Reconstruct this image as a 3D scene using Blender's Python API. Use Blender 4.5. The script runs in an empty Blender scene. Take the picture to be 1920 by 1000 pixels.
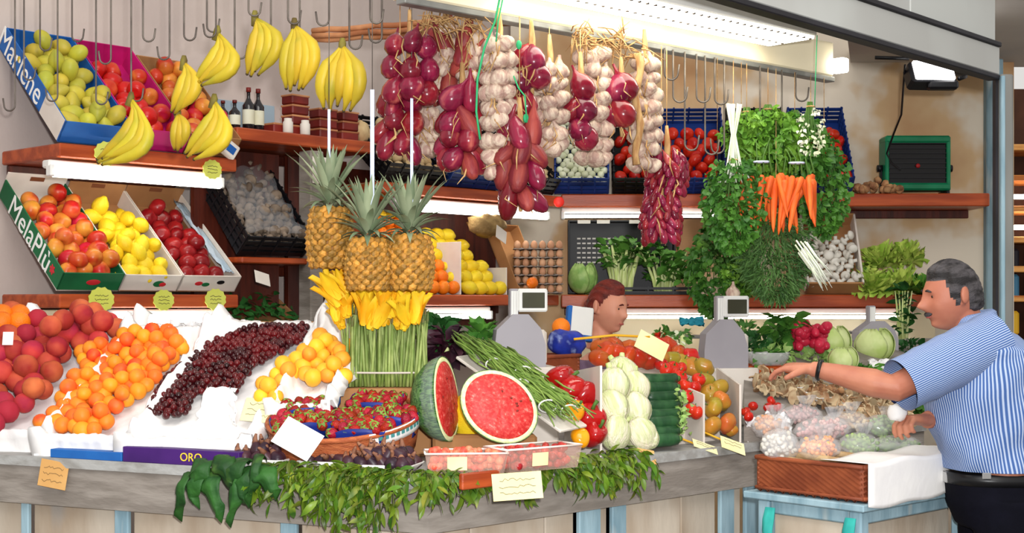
import bpy, math, random
import numpy as np
from mathutils import Vector, Matrix, Euler
random.seed(7)
SC = bpy.context.scene
COL = SC.collection
# ------------------------------------------------------------------ camera
F, HZ, CZ = 2600.0, 565.0, 1.60          # focal length in pixels, horizon row, eye height (image taken as 1920x1000)
cam = bpy.data.cameras.new('camera'); cam.sensor_width = 36.0; cam.lens = 36.0*F/1920.0
cam.shift_y = (HZ-500.0)/1920.0; cam.clip_end = 200
cam_o = bpy.data.objects.new('camera', cam); COL.objects.link(cam_o)
cam_o.location = (0, 0, CZ); cam_o.rotation_euler = (math.pi/2, 0, 0)
SC.camera = cam_o
# ------------------------------------------------------------------ world and lights
W = bpy.data.worlds.new('world'); SC.world = W; W.use_nodes = True
W.node_tree.nodes['Background'].inputs[0].default_value = (1.0, 0.97, 0.93, 1)
W.node_tree.nodes['Background'].inputs[1].default_value = 0.56
def lamp(name, kind, loc, energy, col=(1,1,1), size=1.0, aim=None, size_y=None):
    l = bpy.data.lights.new(name, kind); l.energy = energy; l.color = col
    if kind == 'AREA':
        l.size = size
        if size_y: l.shape = 'RECTANGLE'; l.size_y = size_y
    else: l.shadow_soft_size = size
    o = bpy.data.objects.new(name, l); COL.objects.link(o); o.location = loc
    if aim is not None:
        o.rotation_euler = (Vector(aim)-Vector(loc)).to_track_quat('-Z', 'Y').to_euler()
    return o
lamp('market_hall_lamp', 'AREA', (0.3, 1.2, 5.2), 145, (1.0, 0.97, 0.92), 3.5, (0.1, 5.2, 1.2))
lamp('camera_flash', 'AREA', (0.12, -0.05, 1.78), 150, (1, 1, 1), 0.10, (0.0, 6.0, 1.5))
SC.view_settings.view_transform = 'Standard'; SC.view_settings.look = 'None'
SC.view_settings.exposure = 0.42; SC.view_settings.gamma = 1.0
SC.view_settings.use_curve_mapping = False
# ------------------------------------------------------------------ helpers: positions
def P(u, v, D): return Vector(((u-960)/F*D, D, CZ-(v-HZ)/F*D))
def ray(u, v): return Vector(((u-960)/F, 1.0, -(v-HZ)/F))
def onp(u, v, p0, n):
    r = ray(u, v); o = Vector((0, 0, CZ))
    return o + r*((Vector(p0)-o).dot(n)/r.dot(n))
ZC = 1.05
L0 = Vector((-1.833, 4.965, 0)); CC = Vector((-0.2545, 4.269, 0)); R1 = Vector((0.9547, 5.396, 0))
tL = (CC-L0).normalized(); nL = Vector((-tL.y, tL.x, 0))
tR = (R1-CC).normalized(); nR = Vector((-tR.y, tR.x, 0))
U0 = Vector((-1.957, 6.0, 0)); tW = Vector((0.68, 0.733, 0)).normalized(); nW = Vector((-tW.y, tW.x, 0))
def frame(o, t, n, z=0.0):
    k = t.cross(n)
    return Matrix(((t.x, n.x, k.x, o.x), (t.y, n.y, k.y, o.y), (t.z, n.z, k.z, o.z+z), (0, 0, 0, 1)))
FL, FR, FW = frame(L0, tL, nL), frame(CC, tR, nR), frame(U0, tW, nW)
def TRS(loc=(0,0,0), rot=(0,0,0), sc=(1,1,1)):
    if isinstance(sc, (int, float)): sc = (sc,)*3
    return Matrix.LocRotScale(Vector(loc), Euler(rot), Vector(sc))
def align(d, up=(0,0,1)):
    """rotation whose Z axis points along d"""
    return Vector(d).to_track_quat('Z', 'Y').to_matrix().to_4x4()
U = random.uniform
# ------------------------------------------------------------------ helpers: materials
def lin(c):
    return tuple((x/255/12.92 if x/255 <= 0.04045 else ((x/255+0.055)/1.055)**2.4) for x in c)+(1.0,)
MATS = {}
def mat(name, c, c2=None, sc=6.0, rough=0.5, bump=0.0, bsc=40.0, rnd=0.0, hue=0.0, metal=0.0, emit=0.0, sss=0.0,
        trans=0.0, alpha=1.0, coat=0.0, c3=None, stretch=(1,1,1), lo=0.4, hi=0.6, det=3.0, spec=0.3, wave=None, attr=None, back=None):
    if name in MATS: return MATS[name]
    m = bpy.data.materials.new(name); m.use_nodes = True; MATS[name] = m
    nt = m.node_tree; N = nt.nodes; L = nt.links; b = N['Principled BSDF']
    b.inputs['Roughness'].default_value = rough; b.inputs['Metallic'].default_value = metal
    b.inputs['Specular IOR Level'].default_value = spec
    b.inputs['Alpha'].default_value = alpha; b.inputs['Coat Weight'].default_value = coat
    b.inputs['Transmission Weight'].default_value = trans
    if sss: b.inputs['Subsurface Weight'].default_value = sss; b.inputs['Subsurface Radius'].default_value = (0.02, 0.01, 0.006)
    tc = N.new('ShaderNodeTexCoord'); oi = N.new('ShaderNodeObjectInfo')
    mp = N.new('ShaderNodeMapping'); mp.inputs['Scale'].default_value = stretch
    L.new(tc.outputs['Object'], mp.inputs['Vector'])
    va = N.new('ShaderNodeVectorMath'); va.operation = 'ADD'
    sm = N.new('ShaderNodeMath'); sm.operation = 'MULTIPLY'; sm.inputs[1].default_value = 37.0
    L.new(oi.outputs['Random'], sm.inputs[0]); L.new(mp.outputs[0], va.inputs[0]); L.new(sm.outputs[0], va.inputs[1])
    col = None
    if wave:
        wv = N.new('ShaderNodeTexWave'); wv.inputs['Scale'].default_value = wave[0]; wv.inputs['Distortion'].default_value = wave[1]
        wv.bands_direction = wave[2]; wv.inputs['Detail Scale'].default_value = 1.5
        L.new(mp.outputs[0], wv.inputs['Vector']); fac = wv.outputs['Fac']
    elif attr:
        at = N.new('ShaderNodeAttribute'); at.attribute_name = attr[0]
        ml = N.new('ShaderNodeMath'); ml.operation = 'MULTIPLY'; ml.inputs[1].default_value = attr[1]
        sn = N.new('ShaderNodeMath'); sn.operation = 'SINE'; L.new(at.outputs['Fac'], ml.inputs[0]); L.new(ml.outputs[0], sn.inputs[0])
        mr0 = N.new('ShaderNodeMapRange'); mr0.inputs[1].default_value = -1; L.new(sn.outputs[0], mr0.inputs[0]); fac = mr0.outputs[0]
    else:
        nz = N.new('ShaderNodeTexNoise'); nz.inputs['Scale'].default_value = sc; nz.inputs['Detail'].default_value = det
        L.new(va.outputs[0], nz.inputs['Vector']); fac = nz.outputs['Fac']
    if c2 is not None:
        rp = N.new('ShaderNodeValToRGB'); e = rp.color_ramp.elements
        e[0].position = lo; e[0].color = lin(c); e[1].position = hi; e[1].color = lin(c2)
        if c3 is not None:
            k = e.new(min(0.99, hi+0.15)); k.color = lin(c3)
        L.new(fac, rp.inputs['Fac']); col = rp.outputs['Color']
    else:
        rg = N.new('ShaderNodeRGB'); rg.outputs[0].default_value = lin(c); col = rg.outputs[0]
    if rnd or hue:
        hs = N.new('ShaderNodeHueSaturation')
        mr = N.new('ShaderNodeMapRange'); mr.inputs[3].default_value = 1-rnd; mr.inputs[4].default_value = 1+rnd
        L.new(oi.outputs['Random'], mr.inputs[0]); L.new(mr.outputs[0], hs.inputs['Value'])
        if hue:
            m2 = N.new('ShaderNodeMath'); m2.operation = 'FRACT'; m3 = N.new('ShaderNodeMath'); m3.operation = 'MULTIPLY'; m3.inputs[1].default_value = 7.31
            L.new(oi.outputs['Random'], m3.inputs[0]); L.new(m3.outputs[0], m2.inputs[0])
            mr2 = N.new('ShaderNodeMapRange'); mr2.inputs[3].default_value = 0.5-hue; mr2.inputs[4].default_value = 0.5+hue
            L.new(m2.outputs[0], mr2.inputs[0]); L.new(mr2.outputs[0], hs.inputs['Hue'])
        L.new(col, hs.inputs['Color']); col = hs.outputs['Color']
    L.new(col, b.inputs['Base Color'])
    if emit:
        L.new(col, b.inputs['Emission Color']); b.inputs['Emission Strength'].default_value = emit
    if bump:
        n2 = N.new('ShaderNodeTexNoise'); n2.inputs['Scale'].default_value = bsc; n2.inputs['Detail'].default_value = 2
        L.new(va.outputs[0], n2.inputs['Vector'])
        bp = N.new('ShaderNodeBump'); bp.inputs['Strength'].default_value = bump; bp.inputs['Distance'].default_value = 0.01
        L.new(n2.outputs['Fac'], bp.inputs['Height']); L.new(bp.outputs[0], b.inputs['Normal'])
    return m
# ------------------------------------------------------------------ helpers: shapes (return verts, faces)
def sph(r=(1,1,1), seg=14, rings=9, fn=None):
    if isinstance(r, (int, float)): r = (r, r, r)
    vs = [(0, 0, 1)]
    for i in range(1, rings):
        a = math.pi*i/rings
        for j in range(seg):
            b = 2*math.pi*j/seg; vs.append((math.sin(a)*math.cos(b), math.sin(a)*math.sin(b), math.cos(a)))
    vs.append((0, 0, -1)); fs = []
    for j in range(seg): fs.append((0, 1+j, 1+(j+1) % seg))
    for i in range(rings-2):
        for j in range(seg):
            a = 1+i*seg; k = (j+1) % seg
            fs.append((a+j, a+seg+j, a+seg+k, a+k))
    e = len(vs)-1; a = 1+(rings-2)*seg
    for j in range(seg): fs.append((a+j, e, a+(j+1) % seg))
    if fn: vs = [fn(Vector(v)) for v in vs]
    return [Vector((v[0]*r[0], v[1]*r[1], v[2]*r[2])) for v in vs], fs
def lathe(prof, seg=16, fn=None):
    """prof: (radius, z) from top to bottom; zero radius closes"""
    vs = []; fs = []; idx = []
    for r, z in prof:
        if r < 1e-6: idx.append([len(vs)]*seg); vs.append(Vector((0, 0, z)))
        else:
            idx.append(list(range(len(vs), len(vs)+seg)))
            for j in range(seg):
                b = 2*math.pi*j/seg; q = Vector((r*math.cos(b), r*math.sin(b), z)); vs.append(fn(q) if fn else q)
    for i in range(len(prof)-1):
        for j in range(seg):
            k = (j+1) % seg; q = [idx[i][j], idx[i+1][j], idx[i+1][k], idx[i][k]]
            q = [x for n, x in enumerate(q) if x not in q[:n]]
            if len(q) >= 3: fs.append(tuple(q))
    return vs, fs
def tube(pts, rad, seg=8, cap=True, flat=1.0, up0=None):
    pts = [Vector(p) for p in pts]; n = len(pts)
    if isinstance(rad, (int, float)): rad = [rad]*n
    vs = []; fs = []; up = None
    for i in range(n):
        d = (pts[min(i+1, n-1)]-pts[max(i-1, 0)])
        if d.length < 1e-9: d = Vector((0, 0, 1))
        d.normalize()
        if up is None:
            up = Vector(up0) if up0 is not None else (Vector((0, 0, 1)) if abs(d.z) < 0.9 else Vector((0, 1, 0)))
        sd = d.cross(up)
        if sd.length < 1e-6: sd = d.cross(Vector((1, 0.01, 0)))
        sd.normalize(); up = sd.cross(d).normalized()
        for j in range(seg):
            a = 2*math.pi*j/seg; vs.append(pts[i]+sd*(math.cos(a)*rad[i])+up*(math.sin(a)*rad[i]*flat))
    for i in range(n-1):
        for j in range(seg):
            k = (j+1) % seg; fs.append((i*seg+j, i*seg+k, (i+1)*seg+k, (i+1)*seg+j))
    if cap:
        fs.append(tuple(range(seg-1, -1, -1))); fs.append(tuple((n-1)*seg+j for j in range(seg)))
    return vs, fs
def loft(rings):
    """rings: lists of equal length of points"""
    s = len(rings[0]); vs = [Vector(p) for r in rings for p in r]; fs = []
    for i in range(len(rings)-1):
        for j in range(s):
            k = (j+1) % s; fs.append((i*s+j, i*s+k, (i+1)*s+k, (i+1)*s+j))
    fs.append(tuple(range(s-1, -1, -1))); fs.append(tuple((len(rings)-1)*s+j for j in range(s)))
    return vs, fs
def ell(c, a, b, A, B, seg=20, p=2.0):
    """super-ellipse ring round c with half axes a (along A) and b (along B)"""
    out = []
    for j in range(seg):
        t = 2*math.pi*j/seg; x, y = math.cos(t), math.sin(t)
        x = math.copysign(abs(x)**(2/p), x); y = math.copysign(abs(y)**(2/p), y)
        out.append(Vector(c)+Vector(A)*(a*x)+Vector(B)*(b*y))
    return out
def box(sx, sy, sz, c=(0,0,0), b=0.0):
    """box centred at c; b chamfers every edge"""
    x, y, z = sx/2, sy/2, sz/2
    if b <= 0:
        vs = [Vector((c[0]+i*x, c[1]+j*y, c[2]+k*z)) for i in (-1, 1) for j in (-1, 1) for k in (-1, 1)]
        return vs, [(0,1,3,2),(4,6,7,5),(0,4,5,1),(2,3,7,6),(0,2,6,4),(1,5,7,3)]
    b = min(b, x*.49, y*.49, z*.49)
    vs = []; ix = {}
    for i in (-1, 1):
        for j in (-1, 1):
            for k in (-1, 1):
                for ax in range(3):
                    q = [i*(x-b), j*(y-b), k*(z-b)]; q[ax] = (i*x, j*y, k*z)[ax]
                    ix[(i, j, k, ax)] = len(vs); vs.append(Vector((c[0]+q[0], c[1]+q[1], c[2]+q[2])))
    fs = []
    for s in (-1, 1):
        f = [ix[(s,-1,-1,0)], ix[(s,1,-1,0)], ix[(s,1,1,0)], ix[(s,-1,1,0)]]; fs.append(tuple(f if s > 0 else f[::-1]))
        f = [ix[(-1,s,-1,1)], ix[(-1,s,1,1)], ix[(1,s,1,1)], ix[(1,s,-1,1)]]; fs.append(tuple(f if s > 0 else f[::-1]))
        f = [ix[(-1,-1,s,2)], ix[(1,-1,s,2)], ix[(1,1,s,2)], ix[(-1,1,s,2)]]; fs.append(tuple(f if s > 0 else f[::-1]))
    for j in (-1, 1):
        for k in (-1, 1):
            f = [ix[(-1,j,k,1)], ix[(1,j,k,1)], ix[(1,j,k,2)], ix[(-1,j,k,2)]]; fs.append(tuple(f if j*k > 0 else f[::-1]))
            f = [ix[(j,-1,k,2)], ix[(j,1,k,2)], ix[(j,1,k,0)], ix[(j,-1,k,0)]]; fs.append(tuple(f if j*k > 0 else f[::-1]))
            f = [ix[(j,k,-1,0)], ix[(j,k,1,0)], ix[(j,k,1,1)], ix[(j,k,-1,1)]]; fs.append(tuple(f if j*k > 0 else f[::-1]))
    for i in (-1, 1):
        for j in (-1, 1):
            for k in (-1, 1):
                f = [ix[(i,j,k,0)], ix[(i,j,k,1)], ix[(i,j,k,2)]]; fs.append(tuple(f if i*j*k > 0 else f[::-1]))
    return vs, fs
def prism(poly, z0, z1):
    n = len(poly); vs = [Vector((p[0], p[1], z0)) for p in poly]+[Vector((p[0], p[1], z1)) for p in poly]
    fs = [tuple(range(n-1, -1, -1)), tuple(range(n, 2*n))]+[(i, (i+1) % n, n+(i+1) % n, n+i) for i in range(n)]
    return vs, fs
def sheet(nx, ny, fn, th=0.0):
    """fn(a, b) with a, b in 0..1; th gives the sheet a thickness"""
    g = [[Vector(fn(i/nx, j/ny)) for i in range(nx+1)] for j in range(ny+1)]
    vs = [p for r in g for p in r]; s = nx+1
    fs = [(j*s+i, j*s+i+1, (j+1)*s+i+1, (j+1)*s+i) for j in range(ny) for i in range(nx)]
    if th:
        m = len(vs); lo = []
        for j in range(ny+1):
            for i in range(nx+1):
                a = g[j][min(i+1, nx)]-g[j][max(i-1, 0)]; b = g[min(j+1, ny)][i]-g[max(j-1, 0)][i]
                q = a.cross(b); q = q.normalized() if q.length > 1e-12 else Vector((0, 0, 1))
                lo.append(g[j][i]-q*th)
        vs = vs+lo; fs = fs+[tuple(m+x for x in f[::-1]) for f in fs]
        ed = [i for i in range(s)]+[j*s+nx for j in range(1, ny+1)]+[ny*s+i for i in range(nx-1, -1, -1)]+[j*s for j in range(ny-1, 0, -1)]
        for a, b in zip(ed, ed[1:]+ed[:1]): fs.append((b, a, m+a, m+b))
    return vs, fs
def leafs(l, w, curl=0.3, fold=0.25, n=4, tip=1.0):
    """a folded, curved leaf along +Y from the origin"""
    vs = []; fs = []; prof = [math.sin(math.pi*min(1, (0.06+i/n*0.94))**tip*0.98)*0.5*w for i in range(n+1)]
    prof[0] = w*0.05; prof[n] = w*0.01
    y = z = 0.0; a = 0.0
    for i in range(n+1):
        if i:
            a = -curl*(i/n)*1.5; y += l/n*math.cos(a); z += l/n*math.sin(a)
        h = prof[i]
        vs += [Vector((-h, y, z+fold*h)), Vector((0, y, z)), Vector((h, y, z+fold*h))]
    for i in range(n):
        q = i*3; fs += [(q, q+1, q+4, q+3), (q+1, q+2, q+5, q+4)]
    return vs, fs
class MB:
    def __init__(s): s.v = []; s.f = []; s.m = []
    def add(s, sh, M=None, mi=0):
        vs, fs = sh; o = len(s.v)
        s.v += [M @ x for x in vs] if M is not None else list(vs)
        s.f += [tuple(o+i for i in f) for f in fs]; s.m += [mi]*len(fs); return s
    def mesh(s, name, mats, smooth=True):
        me = bpy.data.meshes.new(name); me.from_pydata([tuple(v) for v in s.v], [], s.f)
        for m in (mats if isinstance(mats, (list, tuple)) else [mats]): me.materials.append(m)
        if any(s.m): me.polygons.foreach_set('material_index', s.m)
        if smooth: me.polygons.foreach_set('use_smooth', [True]*len(s.f))
        me.update(); return me
def M1(sh, name, m, smooth=True): return MB().add(sh).mesh(name, m, smooth)
def ob(name, me, M=None, parent=None, label=None, cat=None, group=None, kind=None):
    o = bpy.data.objects.new(name, me); COL.objects.link(o)
    if parent is not None: o.parent = parent
    if M is not None:
        if isinstance(M, Matrix): o.matrix_basis = M
        else: o.location = M
    if label: o['label'] = label
    if cat: o['category'] = cat
    if group: o['group'] = group
    if kind: o['kind'] = kind
    return o
def thing(name, M, label, cat, group=None): return ob(name, None, M, None, label, cat, group)
def text(s, size, M, m, parent, ext=0.0008, name='lettering'):
    c = bpy.data.curves.new(name, 'FONT'); c.body = s; c.size = size; c.extrude = ext; c.align_x = 'CENTER'; c.align_y = 'CENTER'
    c.resolution_u = 3
    o = bpy.data.objects.new(name, c); me = bpy.data.meshes.new_from_object(o); bpy.data.objects.remove(o)
    me.materials.clear(); me.materials.append(m); return ob(name, me, M, parent)
ORD = 'first second third fourth fifth sixth seventh eighth ninth tenth eleventh twelfth thirteenth fourteenth fifteenth sixteenth seventeenth eighteenth nineteenth twentieth'.split()
ORD += [t+'-'+o for t in ('twenty', 'thirty', 'forty', 'fifty', 'sixty') for o in ORD[:9]]
def od(i): return ORD[min(i, len(ORD)-1)]
def nz(x, y, s=0):
    return math.sin(x*1.7+s)*math.cos(y*2.3+s*1.3)*0.5+math.sin(x*4.1+y*3.3+s*2.1)*0.3+math.sin(x*9.7-y*7.9+s)*0.2
def inpoly(x, y, poly):
    c = False; n = len(poly)
    for i in range(n):
        x1, y1 = poly[i]; x2, y2 = poly[(i+1) % n]
        if (y1 > y) != (y2 > y) and x < (x2-x1)*(y-y1)/(y2-y1)+x1: c = not c
    return c
def proj(p): return (960+p.x/p.y*F, HZ-(p.z-CZ)/p.y*F)
def rotr(): return Euler((U(0, 6.28), U(0, 6.28), U(0, 6.28))).to_matrix().to_4x4()
PILE_LAB = []
def rowlab(k):
    r, c, t = PILE_LAB[k]
    return ', %s row up, %s from left' % (od(r), od(c)) if not t else ', on top of %s row, after the %s' % (od(r), od(c-1))
def pile(poly, p0, n, step, jit=0.18, top=0.0, lift=0.0):
    """hexagonal packing over the patch of the plane (p0, n) that the outline covers; returns centre points, lower layer then a looser upper one"""
    n = Vector(n).normalized(); e1 = Vector((1, 0, 0)); e1 = (e1-n*e1.dot(n)).normalized(); e2 = n.cross(e1)
    pp = [onp(u, v, p0, n) for u, v in poly]; q = [((p-Vector(p0)).dot(e1), (p-Vector(p0)).dot(e2)) for p in pp]
    x0, x1 = min(a for a, _ in q), max(a for a, _ in q); y0, y1 = min(b for _, b in q), max(b for _, b in q)
    out = []; r = 0; y = y0+step*0.3; PILE_LAB.clear()
    while y < y1:
        x = x0+step*(0.3+0.5*(r % 2)); c = 0
        while x < x1:
            a, b = x+U(-jit, jit)*step, y+U(-jit, jit)*step
            if inpoly(a, b, q):
                out.append(Vector(p0)+e1*a+e2*b+n*(lift+U(0, 0.12)*step)); PILE_LAB.append((r, c, 0)); c += 1
                if random.random() < top and inpoly(a+step*0.5, b+step*0.29, q):
                    out.append(Vector(p0)+e1*(a+step*0.5)+e2*(b+step*0.29)+n*(lift+step*U(0.55, 0.75))); PILE_LAB.append((r, c, 1))
            x += step
        y += step*0.866; r += 1
    return out
# ================================================================== materials of the place
m_plaster = mat('grey_plaster', (180,166,160), (194,180,172), 1.5, 0.9, 0.15, 30)
m_peel = mat('peeling_plaster', (220,208,190), (204,172,132), 1.4, 0.9, 0.2, 12, lo=0.47, hi=0.53, c3=(182,140,100), det=4)
m_ceil = mat('ceiling_paint', (196,190,182), (180,174,168), 1.0, 0.9)
m_floor = mat('stone_floor', (120,112,104), (92,88,84), 3.0, 0.6, 0.1, 20)
m_board = mat('varnished_board', (178,80,38), (146,58,26), 3.0, 0.35, 0.1, 30, stretch=(0.6,6,6))
m_darkwood = mat('dark_wood', (86,34,22), (64,24,16), 4.0, 0.45, 0.1, 20, stretch=(6,6,0.6))
m_cream = mat('cream_paint', (232,220,190), (222,206,172), 2.0, 0.6)
m_slab = mat('worn_counter_top', (172,172,170), (150,148,144), 6, 0.55, 0.15, 25, stretch=(1,4,4))
m_apron = mat('grey_weathered_wood', (150,142,134), (128,120,112), 5, 0.75, 0.25, 25, stretch=(1,1,5))
m_panel = mat('beige_weathered_panel', (192,180,164), (168,150,130), 2.2, 0.8, 0.2, 18, c3=(150,150,150), stretch=(2,2,0.7), rnd=0.08)
m_bluepost = mat('blue_grey_paint', (150,178,190), (120,150,164), 4, 0.6, 0.2, 20, c3=(178,186,184), stretch=(3,3,0.6))
m_steel = mat('grey_steel', (134,134,130), (112,112,108), 3, 0.4, 0.05, 20, metal=0.2, stretch=(3,3,0.4))
m_dark = mat('dark_gap', (40,38,44), (30,28,32), 4, 0.6)
m_fascia = mat('fascia_panel', (186,188,184), (172,172,168), 1.2, 0.55)
m_white = mat('white_enamel', (232,232,228), (222,222,218), 3, 0.5)
m_tube = mat('fluorescent_tube', (255,252,240), emit=9.0)
m_prism = mat('lit_diffuser', (255,250,232), emit=7.0)
m_flood = mat('floodlight_glass', (255,252,250), emit=9.0)
m_copper = mat('copper_rod', (190,132,90), (150,92,58), 5, 0.5)
m_wire = mat('galvanised_wire', (112,104,96), (92,84,78), 10, 0.45, metal=0.4)
m_black = mat('black_plastic', (18,18,22), (13,13,17), 5, 0.45)
m_paper = mat('white_paper', (238,236,234), (230,228,228), 4, 0.8, 0.12, 30)
m_card = mat('price_card', (236,226,176), (228,214,160), 5, 0.8, rnd=0.04)
m_ink = mat('ink', (90,80,60), rough=0.8)

# ================================================================== the room
def struct(name, sh, m, smooth=False, M=None): return ob(name, M1(sh, name, m, smooth), M, kind='structure')
struct('floor', box(24, 26, 0.1, (0, 6, -0.05)), m_floor)
struct('wall_left', box(6.2, 0.12, 4.6, (1.35, 0.63, 2.3)), m_plaster, M=FW)
struct('wall_back', box(3.2, 0.12, 4.6, (1.52, 8.90, 2.3)), m_peel, M=TRS(rot=(0,0,-0.008)))
struct('ceiling', prism([(1.75,7.3),(2.40,6.5),(3.35,9.0),(2.2,9.0)], 3.12, 3.2), m_ceil)
# right end: wall edge, dark joint, steel pillar, fascia
trim = struct('trim_1', box(0.105, 0.06, 3.1, (2.985, 8.60, 1.55), 0.006), m_bluepost)
struct('trim_2', box(0.012, 0.04, 2.62, (2.183, 6.262, 1.31)), m_dark)
pil = struct('pillar', box(0.062, 0.05, 2.62, (2.221, 6.245, 1.31), 0.008), m_steel)
ob('pillar_edge', M1(box(0.018, 0.03, 2.60, (2.198, 6.215, 1.31), 0.004), 'e', m_bluepost, False), None, pil)
FF = frame(Vector((0.69, 4.60, 0)), Vector((0.668,0.743,0)).normalized(), Vector((-0.743,0.668,0)).normalized())
fa = struct('fascia', box(3.4, 0.05, 0.125, (0.52, 0.0, 2.68), 0.004), m_fascia, M=FF)
ob('lower_edge', M1(box(3.4, 0.06, 0.022, (0.52, 0.0, 2.606), 0.004), 'e', m_dark, False), None, fa)
ob('upper_edge', M1(box(3.4, 0.07, 0.022, (0.52, 0.0, 2.753), 0.004), 'e', m_dark, False), None, fa)
for i, x in enumerate((-0.75, 0.1, 0.95, 1.8)):
    ob('upper_panel', M1(box(0.84, 0.05, 0.6, (x, 0.02, 3.065), 0.004), 'panel', m_fascia, False), None, fa)
# hook beam above the right-hand counter
RA, RB = Vector((-0.0548, 4.75, 0)), Vector((1.406, 6.09, 0))
tB = (RB-RA).normalized(); nB = Vector((-tB.y, tB.x, 0)); FB = frame(RA, tB, nB); LB = (RB-RA).length
bm_ = struct('beam', box(LB+0.4, 0.09, 0.15, ((LB-0.36)/2, 0.05, 2.665), 0.006), m_cream, M=FB)
ob('rail', M1(box(LB+0.42, 0.05, 0.022, ((LB-0.36)/2, 0.03, 2.578), 0.003), 'rail', m_steel, False), None, bm_)
ob('end_lamp', M1(box(0.05, 0.07, 0.062, (LB+0.025, -0.02, 2.635), 0.006), 'lamp', m_prism, False), None, bm_)
def drail(u):
    a = (u-960)/F; k = (RA.x-a*RA.y)/(a*tB.y-tB.x); return RA.y+tB.y*k
# back rails of the left-hand hooks (above the frame)
FLR = frame(Vector((-0.1, 4.78, 0)), tL, nL)
struct('rail_left', box(3.4, 0.04, 0.03, (-1.6, 0.0, 2.98), 0.003), m_steel, M=FLR)
def dleft(u):
    a = (u-960)/F; o = Vector((-0.1, 4.78, 0)); k = (o.x-a*o.y)/(a*tL.y-tL.x); return o.y+tL.y*k

# ================================================================== shelves
def sW(u):
    a = (u-960)/F; return (U0.x-a*U0.y)/(a*tW.y-tW.x)
def WL(u, v, y=0.0):
    """point seen at pixel (u, v) on the plane parallel to the left wall's shelf fronts, y behind them, in wall coordinates"""
    p = onp(u, v, U0+nW*y, nW); return FW.inverted() @ p
def shelf(name, M, x0, x1, z, d, label, y0=0.0, th=0.062, ends=True):
    t = thing(name, M, label, 'shelf')
    ob('board', M1(box(x1-x0, d, th, ((x0+x1)/2, y0+d/2, z), 0.006), 'board', m_board, False), None, t)
    ob('wall_cleat', M1(box(x1-x0-0.04, 0.03, 0.05, ((x0+x1)/2, y0+d-0.02, z-th/2-0.026), 0.004), 'cleat', m_darkwood, False), None, t)
    return t
shelf('wall_shelf', FW, 0.0, 0.93, 2.255, 0.52, 'reddish wooden shelf carrying the tilted boxes of pears and red apples')
shelf('wall_shelf', FW, 0.0, 0.94, 1.60, 0.52, 'reddish wooden shelf carrying the green apple box and the lemon box')
shelf('wall_shelf', FW, 0.93, 1.80, 2.41, 0.50, 'reddish wooden shelf with bottles and jars, above the crate of mushrooms')
shelf('wall_shelf', FW, 0.96, 1.74, 1.80, 0.50, 'short wooden shelf under the black crate of mushrooms', th=0.03)
shelf('wall_shelf', FW, 1.85, 3.34, 2.206, 0.52, 'wooden shelf with black and blue crates behind the hanging onions')
shelf('wall_shelf', FW, 1.80, 3.30, 1.605, 0.52, 'wooden shelf carrying the oranges and the yellow lemons')
FBK = frame(Vector((0.30, 8.44, 0)), Vector((0.9994,-0.034,0)), Vector((0.034,0.9994,0)))
shelf('wall_shelf', FBK, 0.0, 2.58, 2.212, 0.40, 'long wooden back shelf that carries the green and black heater', th=0.078)
shelf('wall_shelf', FBK, 0.0, 2.22, 1.60, 0.40, 'long wooden back shelf carrying cabbages, mushrooms and lettuce', th=0.078)
# pale rear board behind the lower back shelf
# panels and post on the left wall
struct('trim_3', box(0.52, 0.03, 2.36, (1.14, 0.30, 1.18)), m_darkwood, M=FW)
struct('trim_4', box(0.085, 0.10, 2.36, (1.40, 0.02, 1.18), 0.006), m_apron, M=FW)
struct('trim_5', box(0.40, 0.03, 2.36, (1.66, 0.30, 1.18)), m_darkwood, M=FW)
struct('trim_6', box(1.4, 0.03, 0.9, (2.55, 0.50, 1.9)), m_darkwood, M=FW)
struct('trim_7', box(0.9, 0.02, 0.22, (0.46, 0.45, 1.45)), m_cream, M=FW)
struct('trim_8', box(2.3, 0.02, 0.5, (1.2, 0.37, 1.28)), m_cream, M=FBK)
# cabinet-like grey panels on the wall beside the apple shelf
for i, (x, w, z, h) in enumerate(((-0.30, 0.36, 1.80, 0.40), (-0.70, 0.36, 1.80, 0.40), (-0.30, 0.36, 1.35, 0.34))):
    struct('trim_%d' % (9+i), box(w, 0.02, h, (x, 0.555, z), 0.006), m_fascia, M=FW)
struct('trim_12', box(1.4, 0.10, 0.03, (-0.75, 0.50, 2.17), 0.004), m_board, M=FW)
struct('trim_13', box(1.4, 0.10, 0.03, (-0.75, 0.50, 1.57), 0.004), m_board, M=FW)
# fluorescent strip lights
def strip(M, x0, x1, y, z, label, r=0.016, tilt=0.0):
    t = thing('strip_light', M, label, 'light', 'fluorescent strip lights')
    L_ = x1-x0; xm = (x0+x1)/2
    ob('housing', M1(box(L_, 0.06, 0.035, (xm, y+0.02, z+0.020), 0.006), 'housing', m_white, False), None, t)
    ob('tube', M1(tube([(x0+0.02, y-0.012, z-0.016), (x1-0.02, y-0.012, z-0.016)], r, 10), 'tube', m_tube), None, t)
    for x in (x0+0.01, x1-0.01):
        ob('end_cap', M1(box(0.022, 0.045, 0.05, (x, y-0.006, z-0.010), 0.005), 'cap', m_white, False), None, t)
strip(FW, -0.04, 0.86, 0.03, 2.175, 'bright strip light under the shelf of pears and bananas', 0.022)
strip(FW, 0.25, 0.88, 0.03, 1.525, 'bright strip light under the shelf of lemons, above the peaches', 0.018)
strip(FW, 1.98, 3.22, 0.03, 2.125, 'strip light above the oranges, behind the hanging onions', 0.02)
strip(FW, 1.95, 2.72, 0.03, 1.530, 'strip light under the shelf of oranges, beside the yellow flowers', 0.014)
strip(FBK, 0.0, 0.95, 0.05, 2.135, 'thin strip light above the celery and black crate', 0.010)
strip(FBK, 0.1, 2.15, 0.12, 1.518, 'strip light under the long lower back shelf', 0.010)
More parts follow.
